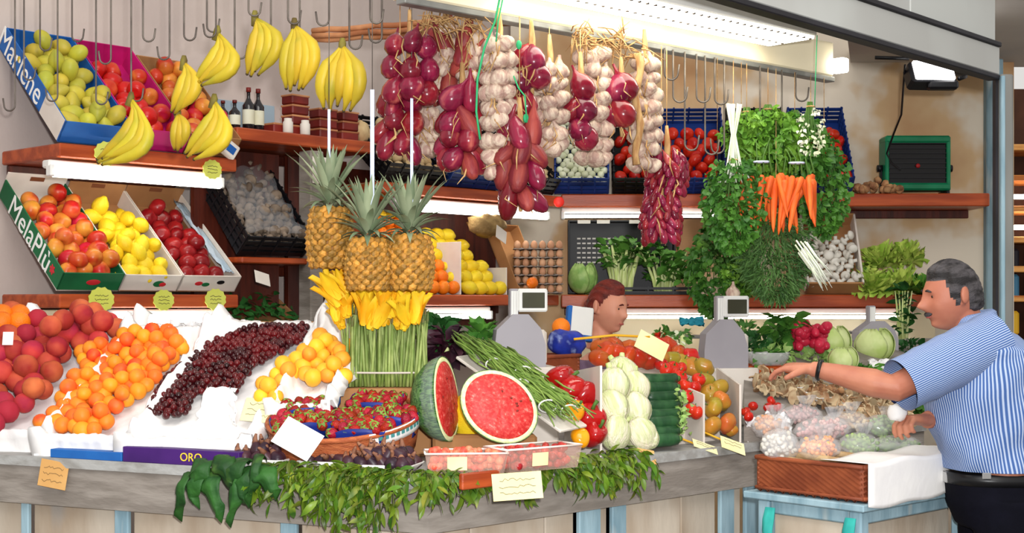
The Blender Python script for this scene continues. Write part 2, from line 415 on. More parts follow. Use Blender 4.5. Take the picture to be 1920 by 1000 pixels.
# prismatic ceiling lamp beside the beam
E = Vector((1.14, 5.63, 2.655)); FP = frame(E, tB, nB)
pl = thing('ceiling_light', FP, 'large prismatic fluorescent ceiling lamp beside the hook beam', 'light')
ob('housing', M1(box(1.50, 0.24, 0.05, (-0.75, 0, 0.03), 0.006), 'housing', m_white, False), None, pl)
ob('diffuser', M1(box(1.48, 0.225, 0.012, (-0.75, 0, 0.0), 0.004), 'diffuser', m_prism, False), None, pl)
rib = M1(box(0.012, 0.012, 0.008, (0,0,0), 0.003), 'stud', m_wire, False)
for i in range(34):
    for y in (-0.105, 0.03):
        ob('stud', rib, TRS((-0.03-i*0.042, y, -0.006)), pl)
pl2 = thing('ceiling_light', frame(P(868, -18, 5.9), tL, nL), 'small ceiling lamp above the onion bunches at the top edge', 'light')
ob('housing', M1(box(0.26, 0.2, 0.04, (0, 0, 0.035), 0.006), 'housing', m_darkwood, False), None, pl2)
ob('diffuser', M1(box(0.23, 0.17, 0.02, (0, 0, 0.006), 0.005), 'diffuser', m_prism, False), None, pl2)
# bundled copper-coloured rods behind the onions
for k, (a, b, D0, D1) in enumerate(((( 586, 58), (832, 40), 6.3, 6.0), ((586, 68), (832, 52), 6.3, 6.0), ((588, 75), (832, 62), 6.32, 6.02), ((925, 33), (1082, 44), 5.6, 6.0), ((925, 42), (1082, 50), 5.6, 6.0))):
    nm = ('upper', 'middle', 'lower')[k] if k < 3 else ('upper', 'lower')[k-3]
    q = [P(*a, D0), P(*b, D1)]
    ob('copper_rod', M1(tube([q[0].lerp(q[1], i/8)+Vector((0, 0, 0.004*math.sin(i*2+k))) for i in range(9)], 0.013, 8), 'rod', m_copper),
       None, None, nm+(' copper-coloured rod running behind the banana hooks' if k < 3 else ' copper-coloured rod behind the garlic, under the beam'), 'rod', 'copper-coloured rods')
# floodlight
fl = thing('floodlight', TRS(P(1752, 128, 7.3)), 'lit floodlight with dark bracket high on the right', 'light')
ob('housing', M1(box(0.25, 0.10, 0.13, (0, 0.07, 0.0), 0.015), 'housing', m_black, False), TRS(rot=(-0.5,0,0.12)), fl)
ob('glass', M1(box(0.215, 0.02, 0.115, (0, 0.012, -0.005), 0.006), 'glass', m_flood, False), TRS(rot=(-0.5,0,0.12)), fl)
ob('bracket', M1(box(0.16, 0.07, 0.05, (0.05, 0.03, -0.085), 0.012), 'bracket', m_black, False), None, fl)
ob('arm', M1(tube([(0.14,0.03,-0.05),(0.19,0.08,-0.03),(0.2,0.3,0.02)], 0.012, 8), 'arm', m_black), None, fl)
ob('roof_arm', M1(tube([(-0.12,0.05,0.06),(-0.3,0.05,0.065)], 0.010, 8), 'arm', m_black), None, fl)
# black power cable
ob('power_cable', M1(tube([P(1697,122,7.3),P(1694,160,7.5),P(1690,215,7.9),P(1676,250,8.2),P(1663,288,8.35),P(1672,306,8.3),P(1688,318,8.15)], 0.006, 6), 'cable', m_black), None, None,
   'thin black cable running down the wall to the heater', 'cable')
# neighbouring stall beyond the pillar
m_warm = mat('warm_lit_shelf', (232,170,96), (190,110,50), 3, 0.6, stretch=(1,1,8)); m_nb = mat('brown_far_wall', (96,60,42), (70,44,32), 2, 0.8)
ns = thing('neighbouring_stall', TRS((4.6, 11.2, 0)), 'brown neighbouring stall with warm lit shelves beyond the pillar', 'stall')
ob('rear_panel', M1(box(2.4, 0.08, 3.4, (0, 0.6, 1.7)), 'panel', m_nb, False), None, ns)
for z in (1.25, 1.62, 1.86, 2.1, 2.35, 2.6, 2.85):
    ob('shelf_board', M1(box(2.3, 0.5, 0.05, (0, 0.3, z), 0.006), 'board', m_warm, False), None, ns)
for z in (2.2, 2.45): ob('lamp_tube', M1(tube([(-1.1, 0.08, z), (1.1, 0.08, z)], 0.02, 8), 'tube', m_tube), None, ns)
for i, (z, c) in enumerate(((1.42, (222,176,44)), (1.72, (60,110,140)), (1.93, (34,30,40)))):
    for j in range(6):
        ob('packet', M1(box(0.26, 0.2, 0.2, (-0.95+j*0.36, 0.2, z), 0.02), 'packet', mat('packet_%d' % i, c, rnd=0.2), False), None, ns)

# ================================================================== counter
def off(p, n, d): return p+n*d
def isect(p, t, q, s):
    d = t.x*s.y-t.y*s.x; k = ((q.x-p.x)*s.y-(q.y-p.y)*s.x)/d; return p+t*k
def cpoly(d0, d1, xl=-0.9, xr=2.9):
    a = L0+tL*xl; r = CC+tR*xr
    o = [a+nL*d0, isect(L0+nL*d0, tL, CC+nR*d0, tR), r+nR*d0]; i = [a+nL*d1, isect(L0+nL*d1, tL, CC+nR*d1, tR), r+nR*d1]
    return [(p.x, p.y) for p in o+i[::-1]]
ct = thing('market_counter', None, 'long weathered grey market counter with angled corner', 'counter')
ob('top_slab', M1(prism(cpoly(0, 0.95), ZC-0.034, ZC), 'slab', m_slab, False), None, ct)
ob('apron', M1(prism(cpoly(0.012, 0.05), ZC-0.17, ZC-0.034), 'apron', m_apron, False), None, ct)
ob('kick_base', M1(prism(cpoly(0.10, 0.9), 0.0, 0.12), 'base', m_dark, False), None, ct)
lenL = (CC-L0).length
def cpanel(Fm, x0, x1, m, y, z0=0.1, z1=ZC-0.17, nm='panel', th=0.02):
    ob(nm, M1(box(x1-x0-0.004, th, z1-z0, ((x0+x1)/2, y+th/2, (z0+z1)/2), 0.004), nm, m, False), Fm, ct)
def sx(u, o, t):
    a = (u-960)/F; return (o.x-a*o.y)/(a*t.y-t.x)
xs = [sx(u, L0, tL) for u in (-300, 24, 40, 200, 228, 512, 545, 800)]
for i in range(len(xs)-1):
    post = i in (1, 3, 5)
    cpanel(FL, xs[i], xs[i+1] if i < 6 else lenL-0.03, m_bluepost if post else m_panel, 0.035 if post else 0.06, nm='post' if post else 'panel')
xs = [sx(u, CC, tR) for u in (812, 905, 1045, 1100, 1142, 1162, 1190, 1300, 1365, 1392, 1412, 1440, 1600, 1800, 2100)]
for i in range(len(xs)-1):
    post = i in (3, 5, 8, 10)
    cpanel(FR, xs[i] if i else 0.03, xs[i+1], m_bluepost if post else m_panel, 0.035 if post else 0.06, nm='post' if post else 'panel')
ob('corner_post', M1(prism([(CC.x+d.x, CC.y+d.y) for d in (tL*-0.05+nL*0.03, nL*0.02+nR*0.02, tR*0.05+nR*0.03, nL*0.09)], 0.1, ZC-0.17), 'post', m_apron, False), None, ct)

# ================================================================== small blue table with the wicker tray, in front of the counter's end
T0 = Vector((1.166, 4.66, 0)); FT = frame(T0, tR, nR)     # near corner; x runs to the right along the counter, y towards it
m_teal = mat('teal_rag', (60,178,168), (40,150,144), 8, 0.8); m_wick = mat('brown_wicker', (150,78,46), (124,60,36), 8, 0.6)
tb = thing('display_table', FT, 'pale blue wooden table in front of the customer', 'table')
ob('table_top', M1(box(0.78, 0.50, 0.025, (0.37, 0.22, 0.905), 0.004), 'top', m_bluepost, False), None, tb)
for x, y in ((0.03, 0.02), (0.03, 0.40), (0.70, 0.02), (0.70, 0.40)):
    ob('leg', M1(box(0.05, 0.05, 0.89, (x, y, 0.445), 0.006), 'leg', m_bluepost, False), None, tb)
for a in ((0.37, 0.02, 0.62, 0.03), (0.37, 0.40, 0.62, 0.03), (0.03, 0.21, 0.03, 0.33), (0.70, 0.21, 0.03, 0.33)):
    ob('rail', M1(box(a[2], a[3], 0.05, (a[0], a[1], 0.868), 0.005), 'rail', m_bluepost, False), None, tb)
ob('infill_panel', M1(box(0.012, 0.33, 0.70, (0.045, 0.21, 0.49), 0.003), 'infill', m_panel, False), None, tb)
ob('infill_panel', M1(box(0.62, 0.012, 0.70, (0.37, 0.06, 0.49), 0.003), 'infill', m_panel, False), None, tb)
for i, (x, y) in enumerate(((0.0, 0.02), (0.0, 0.35))):
    ob('hanging_rag', M1(sheet(3, 10, lambda a, b: FT @ Vector((x-0.022+0.006*math.sin(b*14+a*3), y-0.02+0.04*a+0.012*math.sin(b*7), 0.87-0.42*b)), 0.004), 'rag', m_teal), None, None,
       'teal cloth strip tied to the table leg under the wicker tray, '+('near the white paper' if i == 0 else 'near the counter'), 'rag')
def wicker(name, M, lx, ly, h, label, flare=0.0, n=0.016, cat='basket'):
    t = thing(name, M, label, cat)
    def wall(x0, y0, x1, y1):
        L_ = math.hypot(x1-x0, y1-y0); k = max(6, int(L_/n)); r = max(4, int(h/(n*0.55)))
        tx, ty = (x1-x0)/L_, (y1-y0)/L_
        def fn(a, b):
            i, j = round(a*k), round(b*r); o = 0.0065*(1 if (i+j) % 2 else -1) if 0 < i < k else 0
            e = flare*b; return (x0+(x1-x0)*a+ty*(o+e), y0+(y1-y0)*a-tx*(o+e), h*b)
        ob('woven_side', M1(sheet(k, r, fn, 0.008), 'side', m_wick), None, t)
    wall(0, 0, lx, 0); wall(lx, 0, lx, ly); wall(lx, ly, 0, ly); wall(0, ly, 0, 0)
    ob('bottom', M1(box(lx, ly, 0.01, (lx/2, ly/2, 0.006)), 'bottom', m_wick, False), None, t)
    for zz, rr in ((h, 0.009), (0.008, 0.007)):
        pts = [(-.002,-.002,zz),(lx+.002,-.002,zz),(lx+.002,ly+.002,zz),(-.002,ly+.002,zz),(-.002,-.002,zz)]
        for a, b in zip(pts, pts[1:]): ob('rim', M1(tube([Vector(a).lerp(Vector(b), i/6) for i in range(7)], rr, 7), 'rim', m_wick), None, t)
    return t
wicker('wicker_tray', FT @ TRS((0.01, -0.01, 0.925)), 0.30, 0.44, 0.115, 'reddish brown wicker tray on the pale blue table')
# white paper hanging over the table's right half
ob('paper_sheet', M1(sheet(18, 20, lambda a, b: FT @ Vector((-0.004+0.74*a, (0.16-0.188*min(1, b/0.45))-0.010-0.006*math.sin(a*9)*max(0, b-.45), 1.056-(0 if b < 0.45 else (b-0.45)/0.55*(0.145+0.01*math.sin(a*5)))-0.006*math.sin(a*14))), 0.0015), 'paper', m_paper), None, None,
   'white paper sheet hanging over the front of the wicker tray and table', 'paper')
bx = thing('produce_crate', FT @ TRS((0.34, 0.0, 0.918)), 'pale wooden crate under the white paper sheet', 'crate')
for a in ((0.21, 0.0, 0.42, 0.012), (0.21, 0.42, 0.42, 0.012), (0.0, 0.21, 0.012, 0.42), (0.42, 0.21, 0.012, 0.42)):
    ob('side', M1(box(a[2], a[3], 0.085, (a[0], a[1], 0.043), 0.002), 'side', m_apron, False), None, bx)
ob('bottom', M1(box(0.42, 0.42, 0.01, (0.21, 0.21, 0.006)), 'bottom', m_apron, False), None, bx)
# ================================================================== fruit kinds
def apple_fn(q):
    r = math.hypot(q.x, q.y); z = q.z
    k = 1.0+0.05*math.sin(5*math.atan2(q.y, q.x))*max(0, -z)
    return Vector((q.x*k*(1.02+0.06*z), q.y*k*(1.02+0.06*z), z*0.92-0.30*math.exp(-(r/0.28)**2)*(1 if z > 0 else -0.7)))
ME = {}
def kind(name, sh, m): ME[name] = M1(sh, name, m); return ME[name]
m_redyel = mat('red_yellow_apple_skin', (184,34,26), (220,140,56), 9, 0.32, rnd=0.12, hue=0.02, lo=0.42, hi=0.66, stretch=(1,1,0.5))
m_lemon = mat('lemon_skin', (236,208,42), (226,190,30), 8, 0.42, 0.25, 260, rnd=0.06)
m_darkred = mat('dark_red_apple_skin', (120,14,20), (150,30,30), 8, 0.28, rnd=0.18, stretch=(1,1,0.5))
m_pear = mat('yellow_green_pear_skin', (196,180,60), (170,164,58), 8, 0.45, rnd=0.12, hue=0.02)
m_brightred = mat('bright_red_skin', (190,26,22), (216,92,42), 7, 0.3, rnd=0.1, lo=0.5, hi=0.75)
m_orange = mat('orange_peel', (240,128,20), (232,112,14), 8, 0.42, 0.3, 240, rnd=0.05)
m_tomato = mat('red_tomato_skin', (176,22,16), (196,48,24), 6, 0.22, rnd=0.12)
m_mush = mat('brown_mushroom', (128,112,96), (90,76,64), 8, 0.8, 0.3, 60, rnd=0.2)
m_potato = mat('pale_potato', (206,180,136), (180,150,108), 9, 0.8, 0.2, 60, rnd=0.12)
m_whonion = mat('small_white_onion', (226,228,206), (206,212,176), 10, 0.4, rnd=0.08)
m_whmush = mat('white_mushroom', (226,222,212), (206,200,188), 8, 0.7, rnd=0.06)
kind('red_yellow_apple', sph(0.044, 16, 10, apple_fn), m_redyel)
kind('dark_red_apple', sph(0.044, 16, 10, apple_fn), m_darkred)
kind('bright_red_apple', sph(0.046, 16, 10, apple_fn), m_brightred)
lem = lambda q: Vector((q.x, q.y, q.z*1.0+0.22*math.copysign(max(0, abs(q.z)-0.86)/0.14, q.z)))
kind('lemon', sph((0.037, 0.037, 0.046), 14, 11, lem), m_lemon)
kind('pear', sph((0.040, 0.040, 0.056), 14, 11, lambda q: Vector((q.x*(1-0.34*max(0, q.z)), q.y*(1-0.34*max(0, q.z)), q.z))), m_pear)
kind('orange', sph((0.040, 0.040, 0.038), 16, 10, lambda q: Vector((q.x, q.y, q.z-0.06*math.exp(-((q.x**2+q.y**2)/0.03))*math.copysign(1, q.z)))), m_orange)
kind('tomato', sph((0.042, 0.042, 0.036), 16, 10, apple_fn), m_tomato)
kind('mushroom_brown', lathe([(0,.024),(.018,.021),(.029,.010),(.030,0),(.024,-.006),(.012,-.007),(.011,-.022),(.013,-.030),(0,-.031)], 12), m_mush)
kind('mushroom_white', lathe([(0,.024),(.018,.021),(.029,.010),(.030,0),(.024,-.006),(.012,-.007),(.011,-.022),(.013,-.030),(0,-.031)], 12), m_whmush)
kind('potato', sph((0.034, 0.028, 0.026), 12, 8, lambda q: q*(1+0.06*math.sin(5*q.x+3*q.y)+0.05*math.sin(6*q.z))), m_potato)
kind('small_onion', lathe([(0,.030),(.004,.026),(.014,.018),(.021,.006),(.021,-.006),(.014,-.017),(.003,-.021),(0,-.022)], 12), m_whonion)
# ================================================================== cartons and crates
def carton(name, M, w, l, h, m_side, label, cat='box', m_in=None, h_end=None, group=None):
    """open carton: x across (w), y up its length (l), z out of its floor (h); the front is y = 0"""
    t = thing(name, M, label, cat, group); e = h_end or h; th = 0.006
    ob('bottom', M1(box(w, l, th, (w/2, l/2, th/2)), 'bottom', m_in or m_side, False), None, t)
    s1 = ob('side', M1(box(th, l, h, (th/2, l/2, h/2), 0.001), 'side', m_side, False), None, t)
    ob('side', M1(box(th, l, h, (w-th/2, l/2, h/2), 0.001), 'side', m_side, False), None, t)
    f = ob('front', M1(box(w, th, h, (w/2, th/2, h/2), 0.001), 'front', m_side, False), None, t)
    ob('rear', M1(box(w, th, e, (w/2, l-th/2, e/2), 0.001), 'rear', m_in or m_side, False), None, t)
    return t, s1, f
def slat_crate(name, M, w, l, h, m, label, n=4, group=None):
    t = thing(name, M, label, 'crate', group); th = 0.008
    ob('bottom', M1(box(w, l, th, (w/2, l/2, th/2)), 'bottom', m, False), None, t)
    for x in (th/2, w-th/2):
        for k in range(n): ob('slat', M1(box(th, l, h/n*0.62, (x, l/2, h*(k+0.5)/n)), 'slat', m, False), None, t)
        for k in range(int(l/0.05)+1): ob('rib', M1(box(th*1.6, 0.010, h, (x, 0.006+k*(l-0.012)/int(l/0.05), h/2)), 'rib', m, False), None, t)
    for y in (th/2, l-th/2):
        for k in range(n): ob('slat', M1(box(w, th, h/n*0.62, (w/2, y, h*(k+0.5)/n)), 'slat', m, False), None, t)
        for k in range(5): ob('rib', M1(box(0.010, th*1.6, h, (0.006+k*(w-0.012)/4, y, h/2)), 'rib', m, False), None, t)
    return t
def fill(M, w, l, me, step, zf, name, label, cat, group, y0=0.0, x0=0.0, w1=None, drop=0.0, zj=0.2, top=0.25, sc=(0.92, 1.08)):
    """rows of fruit lying in a tilted box"""
    y = y0+step*0.62; r = 0; w1 = w1 or w
    while y < l-step*0.3:
        x = x0+step*(0.58+0.5*(r % 2)); c = 0
        while x < w1-step*0.4:
            if random.random() >= drop:
                s = U(*sc); p = Vector((x+U(-.1, .1)*step, y+U(-.1, .1)*step, zf+U(0, zj)*step))
                ob(name, me, M @ Matrix.Translation(p) @ rotr() @ Matrix.Scale(s, 4), None, '%s, %s row up, %s from left' % (label, od(r), od(c)), cat, group); c += 1
                if random.random() < top and x+step*0.5 < w1-step*0.4:
                    p2 = p+Vector((step*0.5, step*0.3, step*0.6))
                    ob(name, me, M @ Matrix.Translation(p2) @ rotr() @ Matrix.Scale(U(*sc), 4), None, '%s, on top of %s row, after the %s' % (label, od(r), od(c-1)), cat, group)
            x += step
        y += step*0.866; r += 1
def tilt(Fm, x, y, z, deg, rz=0.0): return Fm @ TRS((x, y, z), (0, 0, rz)) @ TRS(rot=(math.radians(deg), 0, 0))
m_green = mat('green_carton', (24,106,62), (20,92,54), 5, 0.6); m_wcard = mat('white_carton', (222,214,204), (206,196,186), 4, 0.7)
m_blue = mat('blue_carton', (34,102,178), (28,86,160), 5, 0.6); m_pink = mat('pink_carton', (196,24,112), (170,18,96), 5, 0.6)
m_brownc = mat('brown_carton', (170,122,78), (150,104,64), 4, 0.8); m_darkblue = mat('blue_plastic', (24,52,120), (18,40,96), 4, 0.4)
m_txtw = mat('white_print', (246,246,242)); m_txtr = mat('red_print', (200,40,50)); m_txty = mat('yellow_print', (236,208,60))
m_slot = mat('handle_slot', (120,70,44))
def sidetext(s, size, par, l, h, x=-0.0016, off=0.5, m=m_txtw):
    # writing on the outer left side, read from the upper rear end down to the front
    text(s, size, Matrix.Translation((x, l*off, h*0.5)) @ Matrix(((0,0,-1,0),(-1,0,0,0),(0,1,0,0),(0,0,0,1))), m, par)
# lower row on the left shelf
TL = 40
A_, s_, f_ = carton('fruit_carton', tilt(FW, 0.0, 0.03, 1.645, TL), 0.300, 0.68, 0.10, m_green, 'green carton of red and yellow apples with white lettering on its side', m_in=m_wcard, h_end=0.14)
sidetext('MelaPI\u00f9', 0.145, s_, 0.68, 0.09, off=0.50)
fl_ = MB()
for k in range(6): fl_.add(sph((0.012, 0.0012, 0.007), 10, 6), TRS((0,0,0), (0,k*math.pi/3,0)) @ TRS((0.013,0,0)))
ob('flower_mark', fl_.mesh('flower', m_txtr), Matrix.Translation((-0.0014, 0.085, 0.05)) @ TRS(rot=(0,0,math.pi/2)), s_)
ob('oval_mark', M1(sph((0.035, 0.001, 0.016), 18, 8), 'oval', m_txtr), TRS((0.16, -0.001, 0.05)), f_)
fill(tilt(FW, 0.0, 0.03, 1.645, TL), 0.300, 0.62, ME['red_yellow_apple'], 0.083, 0.062, 'apple', 'red and yellow apple in the green carton', 'apple', 'apples in the green carton', top=0.2)
B_, s_, f_ = carton('fruit_carton', tilt(FW, 0.305, 0.03, 1.645, TL), 0.300, 0.66, 0.095, m_wcard, 'white carton of yellow lemons on the lower left shelf', m_in=m_brownc, h_end=0.13)
fill(tilt(FW, 0.305, 0.03, 1.645, TL), 0.300, 0.53, ME['lemon'], 0.077, 0.062, 'lemon', 'yellow lemon in the white carton', 'lemon', 'lemons on the left shelf', top=0.3)
ob('print_mark', M1(sph((0.03, 0.001, 0.018), 14, 8), 'mark', m_green), TRS((0.19, -0.001, 0.045)), f_)
ob('print_mark', M1(sph((0.018, 0.001, 0.012), 14, 8), 'mark', m_txtr), TRS((0.21, -0.002, 0.042)), f_)
C_, s_, f_ = carton('fruit_carton', tilt(FW, 0.61, 0.03, 1.645, TL), 0.325, 0.66, 0.095, m_wcard, 'white carton of dark red apples at the shelf end', m_in=m_brownc, h_end=0.13)
for k, (x, c) in enumerate(((0.10, m_txtr), (0.14, m_green), (0.22, m_black))):
    ob('print_mark', M1(sph((0.022, 0.001, 0.012), 14, 8), 'mark', c), TRS((x, -0.001, 0.05+0.008*math.sin(k*4))), f_)
fill(tilt(FW, 0.61, 0.03, 1.645, TL), 0.325, 0.56, ME['dark_red_apple'], 0.082, 0.062, 'apple', 'dark red apple in the white carton', 'apple', 'dark red apples', w1=0.255, top=0.2)
m_film = mat('clear_film', (226,230,236), rough=0.06, trans=0.0, alpha=0.07, bump=0.6, bsc=14)
m_grey = mat('grey_blue_film', (170,190,206), (190,202,212), 10, 0.25, 0.5, 16)
ob('plastic_bag', M1(sheet(8, 14, lambda a, b: (0.255+0.062*a, 0.05+0.56*b, 0.055+0.045*(1-a)*abs(nz(a*4, b*9))+0.02), 0.0015), 'bag', m_grey), tilt(FW, 0.61, 0.03, 1.645, TL), None,
   'crumpled grey-blue plastic beside the dark red apples', 'plastic bag')
# handle slots on the rear flaps
for t_, w_ in ((A_, 0.30), (B_, 0.30), (C_, 0.325)):
    ob('handle_slot', M1(box(0.07, 0.003, 0.022, (w_*0.5, (0.68 if t_ is A_ else 0.66)-0.008, 0.115), 0.002), 'slot', m_slot, False), None, t_)
# upper row
TU = 42
A2, s_, f_ = carton('fruit_carton', tilt(FW, 0.0, 0.02, 2.292, TU), 0.33, 0.71, 0.11, m_blue, 'blue carton of yellow-green pears with white lettering on its side')
sidetext('Marlene', 0.15, s_, 0.71, 0.105, off=0.69)
ob('white_patch', M1(box(0.002, 0.20, 0.108, (-0.001, 0.11, 0.055)), 'patch', m_wcard, False), None, s_)
fill(tilt(FW, 0.0, 0.02, 2.292, TU), 0.33, 0.66, ME['pear'], 0.086, 0.065, 'pear', 'yellow-green pear in the blue carton', 'pear', 'pears in the blue carton', top=0.25)
B2, s_, f_ = carton('fruit_carton', tilt(FW, 0.335, 0.02, 2.292, TU), 0.30, 0.70, 0.11, m_pink, 'pink carton of bright red apples behind the hanging bananas')
fill(tilt(FW, 0.335, 0.02, 2.292, TU), 0.30, 0.60, ME['bright_red_apple'], 0.088, 0.065, 'apple', 'bright red apple in the pink carton', 'apple', 'apples in the pink carton', w1=0.21, top=0.25)
C2, s_, f_ = carton('fruit_carton', tilt(FW, 0.64, 0.02, 2.292, TU), 0.28, 0.64, 0.11, m_brownc, 'brown carton of striped orange apples behind the banana bunches', m_in=m_brownc)
fill(tilt(FW, 0.545, 0.02, 2.292, TU), 0.09, 0.60, ME['red_yellow_apple'], 0.086, 0.065, 'apple', 'orange striped apple in the pink carton', 'apple', 'striped apples in the pink carton', top=0.3)
fill(tilt(FW, 0.64, 0.02, 2.292, TU), 0.28, 0.56, ME['red_yellow_apple'], 0.086, 0.065, 'apple', 'orange striped apple in the brown carton', 'apple', 'striped apples in the brown carton', top=0.3)
# scalloped yellow price tags on the shelf edges
m_tag = mat('yellow_green_tag', (206,208,96), (196,200,84), 6, 0.7)
def scallop(u, v, r, y, label):
    p = onp(u, v, U0+nW*y, nW); b = MB(); n = 12
    pts = [(r*(1+0.10*(k % 2))*math.cos(k*math.pi/n), r*(0.86+0.10*(k % 2))*math.sin(k*math.pi/n)) for k in range(2*n)]
    b.add(prism(pts, -0.002, 0.002))
    t = ob('price_tag', b.mesh('tag', m_tag, False), frame(p, tW, Vector((0,0,1))), None, label, 'price tag', 'scalloped price tags')
    for k in range(3):
        ob('handwriting', M1(tube([(r*(-0.55+0.11*i), r*(0.3-0.3*k)+U(-.004,.004), 0.003) for i in range(11)], 0.0012, 4), 'ink', m_ink), None, t)
scallop(190, 562, 0.060, -0.012, 'scalloped yellow price tag under the green apple carton')
scallop(307, 563, 0.052, -0.012, 'scalloped yellow price tag under the lemon carton')
scallop(404, 562, 0.056, -0.012, 'scalloped yellow price tag under the dark red apple carton')
scallop(398, 318, 0.050, -0.012, 'scalloped yellow price tag at the right end of the upper strip light')
scallop(200, 288, 0.058, -0.012, 'scalloped yellow price tag behind the lowest banana bunch')
# ================================================================== middle bay of the left wall
slat_crate('plastic_crate', tilt(FW, 0.95, 0.03, 1.825, 47), 0.40, 0.59, 0.13, m_black, 'black plastic crate of brown mushrooms tilted below the bottle shelf')
fill(tilt(FW, 0.95, 0.03, 1.825, 47), 0.40, 0.55, ME['mushroom_brown'], 0.060, 0.075, 'mushroom', 'brown mushroom in the black crate', 'mushroom', 'mushrooms in the black crate', top=0.3)
ob('plastic_film', M1(sheet(12, 16, lambda a, b: (0.03+0.34*a, 0.04+0.51*b, 0.125+0.03*nz(a*5, b*8, 2)), 0.001), 'film', m_film), tilt(FW, 0.95, 0.03, 1.825, 47), None, 'crumpled clear film over the brown mushrooms', 'film')
# notice on the post, white-blue packet, green tray below
nt_ = ob('notice', M1(box(0.088, 0.006, 0.135, b=0.001), 'notice', m_wcard, False), FW @ TRS((1.40, -0.045, 2.26)), None, 'white notice with a blue emblem on the wooden post', 'notice')
ob('emblem', M1(sph((0.022, 0.002, 0.024), 12, 8), 'emblem', mat('blue_ink', (60,120,180))), TRS((0, -0.003, 0.025)), nt_)
pk = ob('packet', M1(box(0.09, 0.05, 0.07, b=0.006), 'packet', m_wcard, False), frame(P(428, 283, 6.62), tW, nW) @ TRS((0,0,0.01), (0.2,0.5,0.1)), None, 'small white and blue packet at the end of the banana shelf', 'packet')
ob('print', M1(box(0.05, 0.002, 0.035, (0,-0.0255,0)), 'print', m_blue, False), None, pk)
m_leafd = mat('dark_leaf', (44,96,40), (30,74,30), 8, 0.5, rnd=0.15)
gt = thing('wooden_tray', tilt(FW, 1.0, 0.0, 1.35, 30), 'tilted wooden tray of green leaves below the mushroom shelf', 'tray')
for a in ((0.0,0.0,0.42,0.012,0.07),(0.0,0.46,0.42,0.012,0.07)): ob('end', M1(box(a[2],a[3],a[4],(0.21,a[1],0.035),0.002),'end',m_brownc,False),None,gt)
for x in (0.0,0.42): ob('side', M1(box(0.012,0.47,0.07,(x,0.23,0.035),0.002),'side',m_brownc,False),None,gt)
ob('bottom', M1(box(0.42,0.47,0.008,(0.21,0.23,0.004)),'bottom',m_brownc,False),None,gt)
b = MB()
for k in range(160): b.add(leafs(U(.04,.07), U(.02,.04), U(.1,.8)), TRS((U(.03,.39),U(.03,.43),U(.04,.11)), (U(-.4,.9),U(-.5,.5),U(0,6.28))))
ob('salad_leaves', b.mesh('leaves', m_leafd), tilt(FW, 1.0, 0.0, 1.35, 30), None, 'dark green salad leaves heaped in the tilted wooden tray', 'leaves', kind='stuff')
ob('price_card', M1(box(0.09, 0.003, 0.07, b=0.001), 'card', m_wcard, False), frame(P(492, 522, 6.75), tW, nW) @ TRS(rot=(-0.5,0.25,0)), None, 'small white card above the tray of green leaves', 'price card')
# bottles, jars and boxes on the upper middle shelf
m_glassd = mat('dark_bottle_glass', (22,18,22), rough=0.12, coat=0.5); m_lab = mat('bottle_label', (214,214,196), (200,196,170), 6, 0.7)
m_redbox = mat('dark_red_tin', (122,34,26), (92,24,20), 6, 0.4, rnd=0.15)
def bottle(x, y, h, r, m, label):
    t = thing('bottle', FW @ TRS((x, y, 2.441)), label, 'bottle', 'bottles on the upper shelf')
    ob('body', M1(lathe([(0,h),(r*.34,h),(r*.36,h*.93),(r*.30,h*.92),(r*.30,h*.76),(r*.55,h*.68),(r,h*.58),(r,h*.02),(r*.9,0),(0,0)], 14), 'body', m), None, t)
    ob('paper_label', M1(lathe([(r*1.02,h*.48),(r*1.02,h*.14)], 14), 'label', m_lab), None, t)
    ob('cap', M1(lathe([(0,h*1.005),(r*.40,h*1.005),(r*.40,h*.90),(0,h*.90)], 10), 'cap', m_redbox), None, t)
for k, (u, h, r, d) in enumerate(((418, .13, .026, 'short dark jar-like bottle at the left end of the bottle shelf'), (440, .14, .028, 'dark bottle with a white label, second along the bottle shelf'), (466, .21, .030, 'tall dark bottle, third along the bottle shelf'), (484, .21, .030, 'tall dark bottle with a pale label beside the red tins'))):
    bottle(WL(u, 228, 0.08).x, 0.08, h, r, m_glassd, d)
kk = 0
for u, n_, w in ((520, 1, .10), (556, 4, .11), (608, 3, .12), (650, 3, .11)):
    for j in range(n_):
        hh = 0.052
        t = ob('flat_tin', M1(box(w, 0.09, hh-0.004, (0,0,hh/2), 0.006), 'tin', m_redbox, False), FW @ TRS((WL(u, 240, 0.09).x, 0.10, 2.441+j*hh), (0,0,U(-.06,.06))), None,
               ('lone flat red tin beside the bottles' if n_ == 1 else ('bottom', 'second', 'third', 'top')[j]+' red tin of the '+{556:'tall stack beside the bottles', 608:'low stack under the frontal bananas', 650:'low stack at the shelf end'}[u]), 'tin', 'red tins on the bottle shelf')
        ob('lid_band', M1(box(w+0.004, 0.094, 0.010, (0,0,hh-0.006), 0.002), 'band', m_copper, False), None, t); kk += 1
for k, u in enumerate((540, 572)):
    ob('glass_jar', M1(lathe([(0,.075),(.020,.075),(.020,.062),(.026,.055),(.026,.004),(.022,0),(0,0)], 14), 'jar', m_wcard), FW @ TRS((WL(u, 240, 0.03).x, 0.03, 2.441)), None, 'small pale jar before the red tins, '+('nearer the bottles' if k == 0 else 'nearer the frontal bananas'), 'jar')
ob('straw_pouch', M1(sph((0.045, 0.04, 0.06), 12, 8, lambda q: q*(1+0.1*math.sin(7*q.x+4*q.z))), 'pouch', m_potato), FW @ TRS((WL(682, 240, 0.06).x, 0.08, 2.50)), None, 'small straw-coloured pouch at the end of the bottle shelf', 'pouch')
# dull grey-blue window behind the bottles
struct('window_1', box(0.60, 0.01, 0.20, (1.28, 0.56, 2.56), 0.003), mat('dull_glass', (146,164,176), (128,146,158), 3, 0.3), M=FW)
